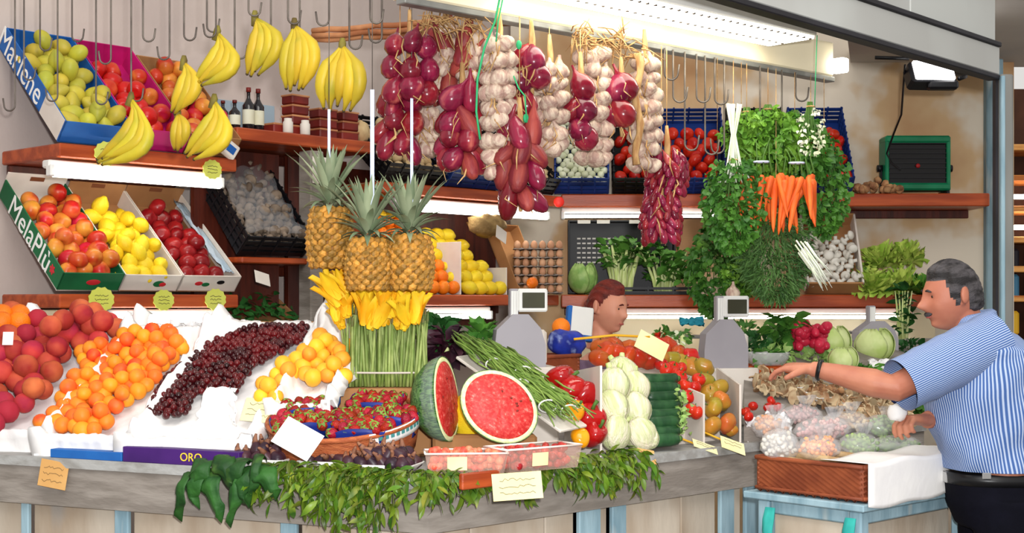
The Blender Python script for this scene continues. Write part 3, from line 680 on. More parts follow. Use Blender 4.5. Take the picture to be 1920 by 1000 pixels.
# round brown wooden discs behind the pineapples
for k, (u, v, r) in enumerate(((650, 430, 0.115), (650, 560, 0.13))):
    p = onp(u, v, U0+nW*0.26, nW)
    ob('wooden_plate', M1(lathe([(0,.012),(r*.8,.012),(r*.86,.020),(r,.020),(r,0),(0,0)], 24), 'plate', m_board), frame(p, tW, Vector((0,0,1))) @ TRS((0,0,-0.02)), None,
       ('upper' if k == 0 else 'lower')+' round brown wooden plate on the dark panel behind the pineapples', 'plate')
# crates on the shelf behind the onions
TM = 40
for k, (x, w, m, me, cat, nm, lab, fl2) in enumerate((
    (1.88, 0.44, m_black, 'potato', 'potato', 'black plastic crate of pale potatoes behind the hanging pineapple strings', 'pale potato in the black crate', 'potatoes in the black crate'),
    (2.36, 0.44, m_darkblue, 'small_onion', 'onion', 'dark blue plastic crate behind the second onion bunch', 'small white onion in the dark blue crate', 'onions in the dark blue crate'),
    (2.85, 0.42, m_black, 'potato', 'potato', 'black plastic crate in the corner behind the long onion bunch', 'pale potato in the corner crate', 'potatoes in the corner crate'))):
    slat_crate('plastic_crate', tilt(FW, x, 0.03, 2.245, TM), w, 0.46, 0.12, m, nm)
    fill(tilt(FW, x, 0.03, 2.245, TM), w, 0.43, ME[me], 0.058 if me == 'small_onion' else 0.072, 0.07, cat, lab, cat, fl2, top=0.2)
# oranges and lemons on the lower shelf: stepped heaps
wd = ob('divider_board', M1(box(0.008, 0.40, 0.30, (0, 0.2, 0.15), 0.002), 'divider', m_wcard, False), FW @ TRS((WL(862, 540, 0.02).x+0.02, 0.03, 1.637)), None, 'white board between the oranges and the yellow lemons', 'divider')
wd = ob('divider_board', M1(box(0.008, 0.30, 0.16, (0, 0.15, 0.08), 0.002), 'divider', m_wcard, False), FW @ TRS((WL(946, 540, 0.02).x+0.03, 0.03, 1.637)), None, 'white board closing the yellow lemon heap', 'divider')
FO = FW @ TRS((WL(775, 545, 0.02).x, 0.02, 1.637)); wo = WL(866, 540, 0.02).x-WL(775, 545, 0.02).x
for r in range(7):
    for c in range(5):
        x = wo-0.03-c*0.078-(0.03 if r % 2 else 0)
        if x < 0: continue
        ob('orange', ME['orange'], FO @ TRS((x-0.026*r*0.6, 0.04+r*0.046, 0.04+r*0.061), (U(0,6),U(0,6),0)), None, 'orange in the stepped heap, %s row up, %s from the right' % (od(r), od(c)), 'orange', 'oranges on the shelf')
FY = FW @ TRS((WL(868, 540, 0.02).x+0.03, 0.02, 1.637)); wy = WL(946, 540, 0.02).x-WL(868, 540, 0.02).x
for r in range(6):
    for c in range(4):
        x = wy-0.03-c*0.085-(0.035 if r % 2 else 0)
        if x < 0.0: continue
        ob('lemon', ME['lemon'], FY @ TRS((x-0.03*r, 0.04+r*0.050, 0.04+r*0.062), (math.pi/2+U(-.3,.3),U(-.3,.3),math.pi/2+U(-.4,.4)), 1.12), None, 'lemon in the stepped heap, %s row up, %s from the right' % (od(r), od(c)), 'lemon', 'lemons on the shelf beside the oranges')
for k in range(3):
    ob('yellow_melon', M1(sph((0.05,0.05,0.055), 14, 9), 'melon', m_lemon), FO @ TRS((0.02+0.08*k, 0.40, 0.46-0.02*k)), None, ('first', 'second', 'third')[k]+' large yellow fruit along the top of the orange heap', 'melon')
# leaning brown carton, card, egg trays
cb, s_, f_ = carton('fruit_carton', tilt(FW, WL(950, 540, 0.05).x+0.04, 0.06, 1.637, 62), 0.22, 0.44, 0.08, m_brownc, 'leaning brown carton right of the yellow lemons')
ob('price_card', M1(box(0.09, 0.003, 0.08, b=0.001), 'card', m_wcard, False), frame(P(940, 440, 7.75), tW, nW) @ TRS(rot=(-0.3,0.45,0)), None, 'pale card on the leaning brown carton', 'price card')
ob('straw_bundle', M1(sph((0.14, 0.08, 0.07), 14, 9, lambda q: q*(1+0.12*math.sin(9*q.x+5*q.z))), 'straw', mat('straw', (170,140,90), (140,112,70), 20, 0.8, 0.5, 60)), frame(P(912, 422, 8.0), tW, nW), None, 'straw-coloured bundle above the yellow lemons', 'bundle')
ob('orange', ME['orange'], TRS(P(998, 531, 7.9), (1,2,0), 0.85), None, 'single small orange on the shelf above the scale', 'orange')
m_egg = mat('brown_egg', (196,150,116), (180,130,98), 6, 0.6, rnd=0.1); m_etray = mat('grey_egg_tray', (150,140,132), (130,120,112), 6, 0.85)
eggme = M1(sph((0.021,0.021,0.027), 10, 8, lambda q: Vector((q.x*(1-.12*q.z),q.y*(1-.12*q.z),q.z))), 'egg', m_egg)
for st in range(6):
    et = thing('egg_tray', TRS((P(962, 540, 8.3).x, 8.22, 1.640+st*0.052)), ('lowest', 'second', 'third', 'fourth', 'fifth', 'topmost')[st]+' egg tray of the stack beside the black crate', 'egg tray', 'stacked egg trays')
    ob('tray', M1(sheet(16, 8, lambda a, b: (0.30*a, 0.15*b, 0.012+0.010*math.sin(a*math.pi*12)*math.sin(b*math.pi*6)), 0.003), 'tray', m_etray), None, et)
    for i in range(6):
        for j in range(2): ob('egg', eggme, TRS((0.025+0.05*i, 0.025+0.05*j, 0.034)), et)
# ================================================================== back wall, upper shelf crates
for k, (u0, u1, m, me, cat, nm, lab, grp, stp) in enumerate((
    (1040, 1142, m_darkblue, 'small_onion', 'onion', 'blue plastic crate of small white onions behind the garlic', 'small white onion behind the garlic', 'white onions in the blue crate', 0.046),
    (1150, 1236, m_black, 'tomato', 'tomato', 'black plastic crate of tomatoes behind the shallots', 'red tomato behind the shallots', 'tomatoes in the black crate', 0.082),
    (1240, 1362, m_darkblue, 'tomato', 'tomato', 'blue plastic crate of tomatoes left of the hanging parsley', 'red tomato left of the parsley', 'tomatoes in the left blue crate', 0.082),
    (1372, 1480, m_black, 'tomato', 'tomato', 'black plastic crate behind the hanging parsley', 'red tomato behind the parsley', 'tomatoes behind the parsley', 0.082),
    (1490, 1596, m_darkblue, 'tomato', 'tomato', 'blue plastic crate of tomatoes left of the heater', 'red tomato left of the heater', 'tomatoes in the right blue crate', 0.082))):
    x0 = (u0-960)/F*8.4-0.30; w = (u1-u0)/F*8.4
    Mx = tilt(FBK, x0, 0.02, 2.255, 52)
    slat_crate('plastic_crate', Mx, w, 0.60, 0.14, m, nm)
    fill(Mx, w, 0.45 if me == 'tomato' else 0.56, ME[me], stp, 0.09, cat, lab, cat, grp, top=0.15)
# heater
m_hg = mat('green_plastic', (14,122,80), (10,104,68), 5, 0.4); m_grille = mat('dark_grille', (12,8,9), (8,5,6), 30, 0.35)
hp = P(1752, 358, 8.15); ht = thing('heater', TRS((hp.x, 8.55, 2.251)), 'square heater with green casing and dark grille on the back shelf', 'heater')
HW = 0.40; HH = 0.335
for z in (0.02+0.02, HH-0.005): ob('casing_rim', M1(box(HW, 0.16, 0.045, (0, 0, z+0.01), 0.012), 'rim', m_hg, False), None, ht)
for x in (-HW/2+0.012, HW/2-0.012): ob('casing_side', M1(box(0.024, 0.15, HH-0.03, (x, 0, HH/2+0.012), 0.006), 'side', m_hg, False), None, ht)
ob('grille', M1(box(HW-0.05, 0.13, HH-0.07, (0, 0.005, HH/2+0.012), 0.004), 'grille', m_grille, False), None, ht)
for k in range(9): ob('grille_bar', M1(box(HW-0.05, 0.006, 0.006, (0, -0.066, 0.075+k*0.030)), 'bar', m_black, False), None, ht)
ob('centre_boss', M1(sph((0.014, 0.008, 0.014), 12, 8), 'boss', mat('red_boss', (150,20,24))), TRS((0, -0.07, HH/2+0.01)), ht)
for x in (-1, 1):
    ob('tilt_knob', M1(tube([(x*HW/2,0,HH/2),(x*(HW/2+0.03),0,HH/2)], 0.022, 10), 'knob', m_black), None, ht)
    ob('foot', M1(box(0.02, 0.18, 0.025, (x*(HW/2-0.02), 0, 0.0125), 0.004), 'foot', m_black, False), None, ht)
    ob('stand_arm', M1(box(0.010, 0.03, HH/2+0.02, (x*(HW/2+0.008), 0, HH/4), 0.003), 'arm', m_black, False), None, ht)
# dry produce beside the heater
m_dry = mat('dried_fruit', (186,140,96), (130,84,56), 14, 0.8, rnd=0.25)
dme = M1(sph((0.026,0.022,0.018), 10, 7, lambda q: q*(1+.1*math.sin(6*q.x+4*q.y))), 'dry', m_dry)
for k in range(46):
    r = abs(random.gauss(0, 0.5)); px = 1640+U(-52, 52)
    ob('dried_fig', dme, TRS((P(px, 350, 8.35).x, 8.35+U(0, .2), 2.270+max(0, 0.07*(1-abs(px-1650)/60))*U(0, 1)), (U(0,6),U(0,6),0)), None, 'small brown dried fig heaped left of the heater', 'dried fig', 'dried figs beside the heater')
# ================================================================== back wall, lower shelf
def BK(u, y=0.0): return (u-960)/F*(8.40+y)-0.30
# black crate standing on edge, with holes and a line of white print
bc = thing('plastic_crate', FBK @ TRS((BK(1062, .3), 0.30, 1.645)), 'tall black crate with rows of holes behind the cabbage', 'crate')
w = BK(1262, .3)-BK(1062, .3)
ob('rear', M1(box(w, 0.02, 0.46, (w/2, 0.03, 0.23), 0.004), 'rear', m_black, False), None, bc)
for x in (0.006, w-0.006): ob('side', M1(box(0.012, 0.16, 0.46, (x, -0.04, 0.23), 0.003), 'side', m_black, False), None, bc)
for z in (0.006, 0.454): ob('end', M1(box(w, 0.16, 0.012, (w/2, -0.04, z), 0.003), 'end', m_black, False), None, bc)
m_hole = mat('light_hole', (190,186,180), rough=0.9); hm = M1(box(0.022, 0.004, 0.010), 'hole', m_hole, False)
for r in range(6):
    for c in range(8): ob('hole', hm, TRS((0.07+c*0.032, 0.019, 0.20+r*0.030)), bc)
for k, x in enumerate((0.10, 0.22, 0.42)):
    ob('print_mark', M1(box(0.08, 0.003, 0.022), 'print', m_hole, False), TRS((x, -0.121, 0.448)), bc)
# cabbage and kale leaves: heads of wrapped leaves
def head(name, p, r, n, m, label, cat, zs=1.0, ruff=0.06, open_=0.35, core=True, lean=0.0, group=None):
    t = thing(name, TRS(p), label, cat, group)
    if core: ob('heart', M1(sph((r*.78, r*.78, r*.78*zs), 16, 10, lambda q: q*(1+.03*math.sin(9*q.x+7*q.z))), 'heart', m), TRS((0,0,r*zs*0.9)), t)
    for i in range(n):
        k = i/n; az = i*2.4; sp = open_*(0.4+0.9*k)
        def fn(a, b):
            th = (a-0.5)*1.9*(0.35+0.65*math.sin(math.pi*min(1, b*0.8+0.12))); el = -1.25+2.35*b
            rr = r*(0.84+0.18*k)*(1+sp*b**3); q = ruff*r*math.sin(a*22+i)*b*b
            return (math.cos(th)*math.cos(el)*rr+q, math.sin(th)*math.cos(el)*rr+q*0.5, (math.sin(el)*rr+q)*zs+r*zs*0.95)
        ob('leaf', M1(sheet(10, 9, fn, 0.0015), 'leaf', m), TRS(rot=(lean, 0, az)), t)
    return t
m_cab = mat('green_cabbage_leaf', (128,168,84), (168,196,118), 14, 0.45, 0.3, 40, rnd=0.08)
m_let = mat('bright_lettuce_leaf', (196,212,100), (150,186,66), 10, 0.5, 0.3, 30, rnd=0.12)
m_letd = mat('green_lettuce_leaf', (76,132,48), (110,156,60), 10, 0.5, 0.3, 30, rnd=0.12)
m_celst = mat('pale_celery_stalk', (214,222,160), (186,204,120), 10, 0.4, stretch=(8,8,1)); m_celf = mat('celery_leaf', (88,140,52), (60,110,40), 12, 0.5, rnd=0.15)
head('cabbage', FBK @ Vector((BK(1092, .05), 0.05, 1.64)), 0.088, 9, m_cab, 'round green cabbage on the back shelf left of the celery', 'cabbage')
def stalks(name, p, n, h, spread, label, cat, nl=90, wst=0.012, fan=0.5, leafz=0.55, ms=None, mf=None):
    t = thing(name, TRS(p), label, cat)
    for i in range(n):
        a = (i/(n-1)-0.5)*2 if n > 1 else 0; y = U(-.03, .03)
        pts = [Vector((a*spread*0.4, y, 0)), Vector((a*spread*0.55, y, h*0.35)), Vector((a*spread*(0.75+fan*.2), y-0.01, h*0.7)), Vector((a*spread*(1+fan*.4), y-0.015, h))]
        ob('stalk', M1(tube(pts, [wst*1.5, wst*1.3, wst, wst*.4], 7, flat=0.6), 'stalk', ms or m_celst), None, t)
    b = MB()
    for k in range(nl):
        z = U(leafz, 1.12)*h; x = U(-1, 1)*spread*(0.6+0.7*z/h*fan+.2)
        b.add(leafs(U(.05,.09), U(.03,.06), U(0,.8), U(0,.6)), TRS((x, U(-.06,.05), z), (U(-.3,1.2),U(-.9,.9),U(-3,3))))
    ob('foliage', b.mesh('foliage', mf or m_celf), None, t, kind='stuff')
    return t
stalks('celery_head', FBK @ Vector((BK(1166, .05), 0.06, 1.642)), 9, 0.30, 0.105, 'pale leafy celery head behind the seller', 'celery', 130, 0.014)
stalks('celery_head', FBK @ Vector((BK(1245, .05), 0.06, 1.642)), 8, 0.26, 0.12, 'shorter celery head between the tall one and the hanging herbs', 'celery', 150, 0.008, leafz=0.3)
slat_crate('plastic_crate', FBK @ TRS((BK(1120, .0), 0.0, 1.640)), 0.62, 0.22, 0.05, m_black, 'low black crate under the celery heads', 2)
def lettuce(p, r, m, label):
    t = thing('lettuce', TRS(p, (0.35, 0, U(0, 6))), label, 'lettuce', 'lettuces')
    for i in range(26):
        k = i/26; az = i*2.4; el = 0.15+1.25*(1-k)**0.8; ph = U(0, 6)
        def fn(a, b):
            w = r*(0.30+0.75*b)*(a-0.5)*1.5; d = r*1.25*b
            ru = r*0.16*b*b*(math.sin(a*19+ph)+0.6*math.sin(a*37+ph*2+b*5)); cup = r*0.55*(a-0.5)**2*b
            x = d*math.cos(el)+ru*math.sin(el)-0.2*r*b*b*math.cos(el); z = d*math.sin(el)*1.0+cup+ru*math.cos(el)-0.12*r*b**3*3*math.cos(el)
            return (x, w+0.3*ru, z+0.1*r)
        ob('leaf', M1(sheet(13, 6, fn), 'leaf', m), TRS(rot=(0, 0, az)), t)
    return t
# white mushrooms in a leaning wooden box
wm = thing('wooden_box', tilt(FBK, BK(1510), 0.03, 1.642, 58), 'leaning wooden box of white mushrooms left of the lettuces', 'box')
w = 0.34
ob('bottom', M1(box(w, 0.52, 0.008, (w/2, 0.26, 0.004)), 'bottom', m_brownc, False), None, wm)
for x in (0.006, w-0.006): ob('side', M1(box(0.012, 0.52, 0.12, (x, 0.26, 0.06), 0.002), 'side', m_wcard, False), None, wm)
for y in (0.006, 0.514): ob('end', M1(box(w, 0.012, 0.12, (w/2, y, 0.06), 0.002), 'end', m_brownc, False), None, wm)
fill(tilt(FBK, BK(1510), 0.03, 1.642, 58), w, 0.36, ME['mushroom_white'], 0.058, 0.075, 'mushroom', 'white mushroom in the leaning wooden box', 'mushroom', 'white mushrooms', top=0.35)
for k, (u, y, z, r, mm, d) in enumerate(((1632, .02, 1.64, .115, m_let, 'bright frilly lettuce beside the mushroom box'), (1690, .06, 1.64, .12, m_let, 'bright frilly lettuce nearest the customer'), (1655, .12, 1.80, .115, m_let, 'pale lettuce stacked on top, left'), (1700, .14, 1.82, .11, m_let, 'pale lettuce stacked on top beside the bare wall'), (1610, .10, 1.66, .10, m_letd, 'dark green lettuce tucked against the mushroom box'), (1724, .03, 1.64, .085, m_letd, 'small green lettuce at the shelf end'))):
    lettuce(FBK @ Vector((BK(u, y), y+0.02, z)), r, mm, d)
stalks('drooping_greens', TRS(P(1692, 640, 8.28)).translation, 6, 0.30, 0.04, 'drooping green leaves hanging below the lettuce shelf', 'greens', 70, 0.006, fan=0.3, leafz=0.1, mf=m_leafd)
# red knob on the shelf corner
ob('red_tag', M1(lathe([(0,.006),(.026,.006),(.032,.003),(.032,-.003),(.026,-.006),(0,-.006)], 20), 'tag', mat('red_plastic', (230,40,24), rough=0.4)), TRS(P(1048, 379, 8.33), (math.pi/2,0,0)) @ TRS(sc=(1,1,1)), None, 'round red tag on the shelf edge at the wall corner', 'tag')
# ================================================================== left counter: tilted trays of fruit
SL = 0.55; TD = math.degrees(math.atan(SL)); pN = (Vector((0,0,1))-nL*SL).normalized()
m_peach = mat('peach_skin', (164,36,40), (216,102,66), 7, 0.75, 0.1, 300, rnd=0.15, hue=0.015, lo=0.45, hi=0.72)
m_apricot = mat('apricot_skin', (240,138,36), (222,74,34), 9, 0.5, rnd=0.10, hue=0.02, lo=0.48, hi=0.75)
m_apri2 = mat('yellow_apricot_skin', (250,180,50), (240,130,40), 9, 0.5, rnd=0.07, hue=0.02, lo=0.5, hi=0.78)
m_cherry = mat('cherry_skin', (46,7,12), (88,14,18), 12, 0.18, rnd=0.4, coat=0.3)
def cleft(q):
    a = math.atan2(q.y, q.x); return q*(1-0.07*math.exp(-(a/0.22)**2)*(1-abs(q.z)**4))-Vector((0,0,0.10*math.exp(-((q.x**2+q.y**2)/0.05)) if q.z > 0 else 0))
kind('peach', sph(0.043, 16, 11, cleft), m_peach); kind('apricot', sph((0.030,0.029,0.031), 14, 9, cleft), m_apricot)
kind('apricot_yellow', sph((0.030,0.029,0.031), 14, 9, cleft), m_apri2); kind('cherry', sph(0.0125, 9, 6, lambda q: q-Vector((0,0,0.12*math.exp(-((q.x**2+q.y**2)/0.06)) if q.z > 0 else 0))), m_cherry)
def ss(a, b, x): x = max(0, min(1, (x-a)/(b-a))); return x*x*(3-2*x)
def liner(M, w, l, seed, label, lip=0.085, side=0.075, drop=0.05, back=0.07):
    def fn(a, b):
        e = abs(2*a-1); sg = 1 if a > 0.5 else -1; n1 = nz(a*7, b*11, seed)
        z = 0.028+side*ss(0.74, 0.93, e)*(1+0.35*nz(b*9, seed))-0.05*ss(0.95, 1.0, e)
        x = w*a+0.03*sg*ss(0.93, 1, e)
        if b < 0.16:
            k = b/0.16; y = -0.045+0.075*k
            zf = -drop+(drop+lip)*ss(0, 0.62, k)-(lip-0.03)*ss(0.66, 1.0, k)
            z = max(zf, z*k) if e < 0.93 else zf+0.02
        else:
            y = 0.03+(l-0.03)*(b-0.16)/0.84; z += back*ss(0.88, 0.98, b)
        return (x+0.006*nz(a*13, b*17, seed+1), y+0.006*nz(a*11, b*13, seed+2), z+0.009*n1)
    return ob('tissue_liner', M1(sheet(34, 44, fn, 0.0012), 'liner', m_paper), M, None, label, 'paper')
TM_ = []
def tray(u0, u1, l, seed, mc, label, plab, y0=0.06, **k):
    x0, x1 = sx(u0, L0, tL), sx(u1, L0, tL); M = tilt(FL, x0, y0, 1.058+(y0-0.06)*SL, TD, 0.17); TM_.append(M)
    w = x1-x0; carton('fruit_carton', M, w-0.006, l, 0.055, mc, label, m_in=m_brownc)
    return M, w, liner(M, w-0.006, l, seed, plab, **k)
tray(-150, 58, 0.80, 1, m_blue, 'blue carton under the peaches at the left end', 'white tissue paper lining the peach carton')
tray(60, 216, 0.74, 2, m_green, 'green carton under the apricots', 'white tissue paper lining the apricot carton')
tray(218, 430, 0.86, 3, mat('purple_carton', (70,30,110), (58,24,96), 5, 0.6), 'purple carton under the cherries', 'white tissue paper lining the cherry carton', side=0.07, back=.03)
tray(432, 528, 0.60, 4, m_blue, 'blue carton under the yellow apricots', 'white tissue paper lining the yellow apricot carton', y0=0.27)
# carton fronts showing along the counter edge
def kerb(u0, u1, h, m, label, word=None):
    x0, x1 = sx(u0, L0, tL), sx(u1, L0, tL)
    t = ob('flat_carton', M1(box(x1-x0, 0.05, h, ((x1-x0)/2, 0.030, h/2), 0.002), 'flat', m, False), FL @ TRS((x0, 0.0, ZC)), None, label, 'box')
    if word: text(word, h*0.78, Matrix.Translation(((x1-x0)*0.60, 0.0038, h*0.5)) @ TRS(rot=(math.pi/2,0,0)), m_txty, t)
kerb(92, 226, 0.030, m_blue, 'flat blue carton edge on the counter under the apricots')
kerb(228, 446, 0.052, MATS['purple_carton'], 'flat purple carton with yellow letters under the cherries', 'ORO')
def put(ti, name, me, poly, lift, step, label, cat, group, top=0.3, sc=(0.9, 1.1), each=True):
    pts = pile(poly, TM_[ti] @ Vector((0,0,0.04+lift)), TM_[ti].to_3x3() @ Vector((0,0,1)), step, 0.16, top, 0.0); labs = list(range(len(pts)))
    for k in labs:
        ob(name, me, Matrix.Translation(pts[k]) @ rotr() @ Matrix.Scale(U(*sc), 4), None, label+(rowlab(k) if each else ''), cat, group)
put(0, 'peach', ME['peach'], [(-40,805),(12,802),(70,750),(112,705),(135,655),(215,640),(224,615),(170,590),(120,592),(60,596),(-40,600)], 0.055, 0.083, 'red-orange peach', 'peach', 'peaches heaped at the left end', 0.45)
for k, (u, v) in enumerate(((155, 590), (118, 600), (95, 612), (192, 602))):
    ob('peach', ME['peach'], TRS(P(u, v, 5.55-0.05*k), (k, 1, 2*k)), None, 'dark peach crowning the peach heap, '+('topmost', 'left of the topmost', 'leftmost of the crown', 'right of the topmost')[k], 'peach', 'peaches heaped at the left end')
for k in range(4):
    ob('orange', ME['orange'], TRS(P(4+(k % 2)*32, 605-(k//2)*14, 5.62+0.03*k), (k,2,0), 1.15), None, 'large orange behind the peaches, '+('lower left', 'lower right', 'upper left', 'upper right')[k], 'orange', 'oranges behind the peaches')
put(1, 'apricot', ME['apricot'], [(72,792),(92,812),(190,812),(222,778),(262,742),(300,700),(345,662),(347,640),(310,632),(240,640),(152,655),(150,700),(112,742)], 0.035, 0.056, 'orange apricot', 'apricot', 'apricots in the green carton', 0.35)
# cherries: the nearest three hundred one by one, the rest as one heap
pts = pile([(272,778),(352,782),(366,738),(440,738),(475,690),(560,642),(582,612),(520,610),(450,620),(380,655),(330,692),(300,722)], TM_[2] @ Vector((0,0,0.065)), TM_[2].to_3x3() @ Vector((0,0,1)), 0.0225, 0.22, 0.55, 0.0)
lb = [rowlab(k) for k in range(len(pts))]; od_ = sorted(range(len(pts)), key=lambda k: pts[k].y); lb = [lb[k] for k in od_]; pts = [pts[k] for k in od_]
for p, l_ in zip(pts[:300], lb): ob('cherry', ME['cherry'], Matrix.Translation(p) @ rotr() @ Matrix.Scale(U(.9, 1.15), 4), None, 'dark red cherry'+l_, 'cherry', 'cherries in the front of the heap')
b = MB(); cs = sph(0.0125, 8, 6)
for p in pts[300:]: b.add(cs, Matrix.Translation(p) @ Matrix.Scale(U(.9, 1.15), 4))
ob('cherry_heap', b.mesh('cherries', m_cherry), None, None, 'dark red cherries heaped in the rear of the cherry carton', 'cherries', kind='stuff')
put(3, 'apricot', ME['apricot_yellow'], [(486,752),(520,748),(545,712),(640,714),(660,690),(662,645),(600,640),(556,660),(512,694),(490,722)], 0.035, 0.056, 'yellow apricot', 'apricot', 'yellow apricots behind the strawberries', 0.4)
# crumpled white papers standing among the trays
def crumple(u, v, D, w, h, label, seed, lean=0.25, rz=0.0, am=1.0):
    p = P(u, v, D)
    ob('crumpled_paper', M1(sheet(14, 12, lambda a, b: (w*(a-.5)*(1-.25*b)+.012*nz(a*6,b*7,seed), 0.05*math.sin(a*3.1)*(1-b)+lean*h*b+am*.02*nz(a*9,b*8,seed+3), h*b+am*.02*nz(a*5,b*3,seed+1)), 0.0015), 'paper', m_paper), TRS(p, (0,0,rz)), None, label, 'paper')
crumple(402, 800, 4.86, 0.16, 0.135, 'folded white paper standing before the cherries', 5, 0.35, -0.3, .3)
crumple(300, 640, 5.50, 0.24, 0.06, 'crumpled white tissue behind the apricots', 6, 0.3)
crumple(345, 640, 5.52, 0.16, 0.075, 'crumpled white tissue between the apricots and the cherries', 10, 0.3)
crumple(628, 650, 5.48, 0.15, 0.15, 'tall white paper sheet behind the yellow apricots', 7, 0.2, -0.5)
crumple(450, 640, 5.62, 0.36, 0.075, 'crumpled white tissue behind the cherries', 8, 0.4, 0.1)
crumple(585, 800, 4.75, 0.2, 0.07, 'low crumpled tissue left of the strawberry basket', 11, 0.3, 0.2)
crumple(1424, 836, 5.43, 0.11, 0.11, 'crumpled white bag at the counter end beside the wicker tray', 12, 0.3, 0.4)
crumple(1462, 815, 5.50, 0.13, 0.08, 'second crumpled white bag behind the wicker tray', 13, 0.3, 0.4)
# ================================================================== price cards
def card(u, v, D, w, h, rot, label, stick=None, m=None, lines=3, name='price_card'):
    t = ob(name, M1(box(w, 0.0025, h, b=0.0008), 'card', m or m_card, False), TRS(P(u, v, D), rot), None, label, 'price card')
    for k in range(lines):
        ob('handwriting', M1(tube([(w*(-0.36+0.06*i+U(-.02,.02)), -0.0022, h*(0.25-0.25*k)+U(-.06,.06)*h) for i in range(13)], 0.0007, 4), 'ink', m_ink), None, t)
    if stick:
        ob('stick', M1(tube([Vector(stick[0]), Vector(stick[1])], 0.004, 6), 'stick', mat('yellow_stick', (226,170,40), rough=0.6)), None, t)
card(100, 890, 4.86, 0.118, 0.095, (-0.1, 0.12, -0.35), 'tan price card hanging over the counter edge at the left', ((0.03, 0, 0.045), (0.09, 0.08, 0.085)), mat('tan_card', (222,176,112), (210,160,96), 5, 0.8))
card(558, 823, 4.42, 0.140, 0.100, (-0.55, 0.45, -0.3), 'large blank white card in front of the strawberries', None, m_paper, 0)
card(487, 770, 4.80, 0.135, 0.085, (-0.45, 0.05, -0.4), 'cream price card in front of the yellow apricots', None, None, 3)
card(970, 912, 4.28, 0.155, 0.085, (-0.30, -0.06, 0.1), 'cream price card on the foliage below the cut watermelon', None, None, 3)
card(15, 635, 5.2, 0.04, 0.05, (-0.2, 0, 0), 'tiny white card stuck among the peaches', None, m_paper, 0)
# ================================================================== asparagus and courgette flowers
m_asp = mat('asparagus_stalk', (122,146,70), (160,176,104), 14, 0.5, rnd=0.15, stretch=(2,2,1)); m_aspt = mat('asparagus_tip', (96,116,60), (120,110,70), 30, 0.6)
m_yel = mat('courgette_flower', (250,210,40), (244,180,24), 10, 0.6, rnd=0.06)
b = MB()
b.add(tube([(0,0,0),(0,0,.06),(.002,0,.14),(.003,.001,.20),(.004,.001,.235)], [.0055,.0052,.0048,.0042,.0035], 7))
aspm = b.mesh('stalk', m_asp)
b = MB(); b.add(sph((.0055,.0055,.026), 8, 7, lambda q: Vector((q.x*(1-.5*max(0,q.z)), q.y*(1-.5*max(0,q.z)), q.z))), TRS((.004,.001,.25)))
for k in range(9): b.add(leafs(.014,.007,.2,.3,2), TRS((.004,.001,.235+.004*k), (1.25,0,k*2.4)))
tipm = b.mesh('tip', m_aspt)
ap = P(726, 724, 5.0)
ob('asparagus_crate', M1(box(0.34, 0.24, ap.z-ZC-0.004, (0,0,(ap.z-ZC)/2), 0.01), 'crate', m_brownc, False), TRS((ap.x, ap.y, ZC)), None, 'brown crate under the asparagus bundle', 'crate')
asp = thing('asparagus_bundle', TRS(ap), 'big upright bundle of green asparagus beside the watermelon', 'asparagus')
for i in range(23):
    for j in range(6):
        x = (i-11)*0.0128+U(-.004,.004); y = (j-2.5)*0.018; s = U(.93, 1.13)
        M = TRS((x, y, 0.0), (U(-.06,.06)-0.02*(j-2), U(-.07,.07)+0.008*(i-11), U(0,6.3)), (1.1,1.1,s))
        st = ob('stalk', aspm, M, asp)
        if random.random() < 0.75: ob('tip', tipm, None, st)
ob('rubber_band', M1(tube([(0.155*math.cos(k*math.pi/12), 0.064*math.sin(k*math.pi/12), 0.05) for k in range(25)], 0.004, 6), 'band', m_wcard), None, asp)
fb = thing('courgette_flowers', TRS(P(703, 590, 4.94), sc=1.2), 'bunch of yellow courgette flowers on top of the asparagus', 'flowers')
def petal():
    return sheet(4, 6, lambda a, b: ((a-.5)*.036*math.sin(math.pi*min(.97, b*.88+.1)), .012+.030*b*b+.018*math.cos((a-.5)*3)*b-0.02*b, .095*b), 0.0)
b = MB()
for k in range(5): b.add(petal(), TRS(rot=(U(-.15,.1),0,k*2*math.pi/5)))
flm = b.mesh('flower', m_yel)
for k in range(64):
    x = U(-.115,.125); z = U(-.06,.115)*(1-abs(x)*2.6)+0.0
    ob('flower', flm, TRS((x, U(-.05,.05), z), (U(-.5,.7), x*3.4+U(-.4,.4), U(0,6)), U(.8,1.15)), fb)
for k in range(16):
    x = U(-.08,.08); ob('flower_stem', M1(tube([(x*.6,0.03,-.2),(x,0.03,-.06),(x,0.0,0)], .005, 6), 'stem', m_asp), None, fb)
# ================================================================== strawberries in a round basket
m_straw = mat('strawberry_skin', (138,12,16), (168,30,26), 30, 0.35, 0.5, 160, rnd=0.2, hue=0.012); m_calyx = mat('strawberry_leaf', (126,164,66), (96,140,52), 12, 0.6, rnd=0.15)
kind('strawberry', sph((.021,.021,.027), 12, 9, lambda q: Vector((q.x*(1+.30*q.z*(1 if q.z<0 else .2)), q.y*(1+.30*q.z*(1 if q.z<0 else .2)), q.z))), m_straw)
b = MB()
for k in range(6): b.add(leafs(.026,.013,.5,.2,2), TRS((0,0,.0272), (0,0,k*1.05)))
calm = b.mesh('leaf_cap', m_calyx)
m_rbask = mat('orange_brown_basket', (188,104,60), (160,80,44), 26, 0.6, 0.5, 90, stretch=(1,1,4))
BM = TRS(P(645, 784, 4.74)) @ TRS(rot=(math.radians(13), math.radians(-3), 0))
bk = thing('round_basket', BM, 'round orange-brown basket holding blue punnets of strawberries', 'basket')
RB_ = 0.262
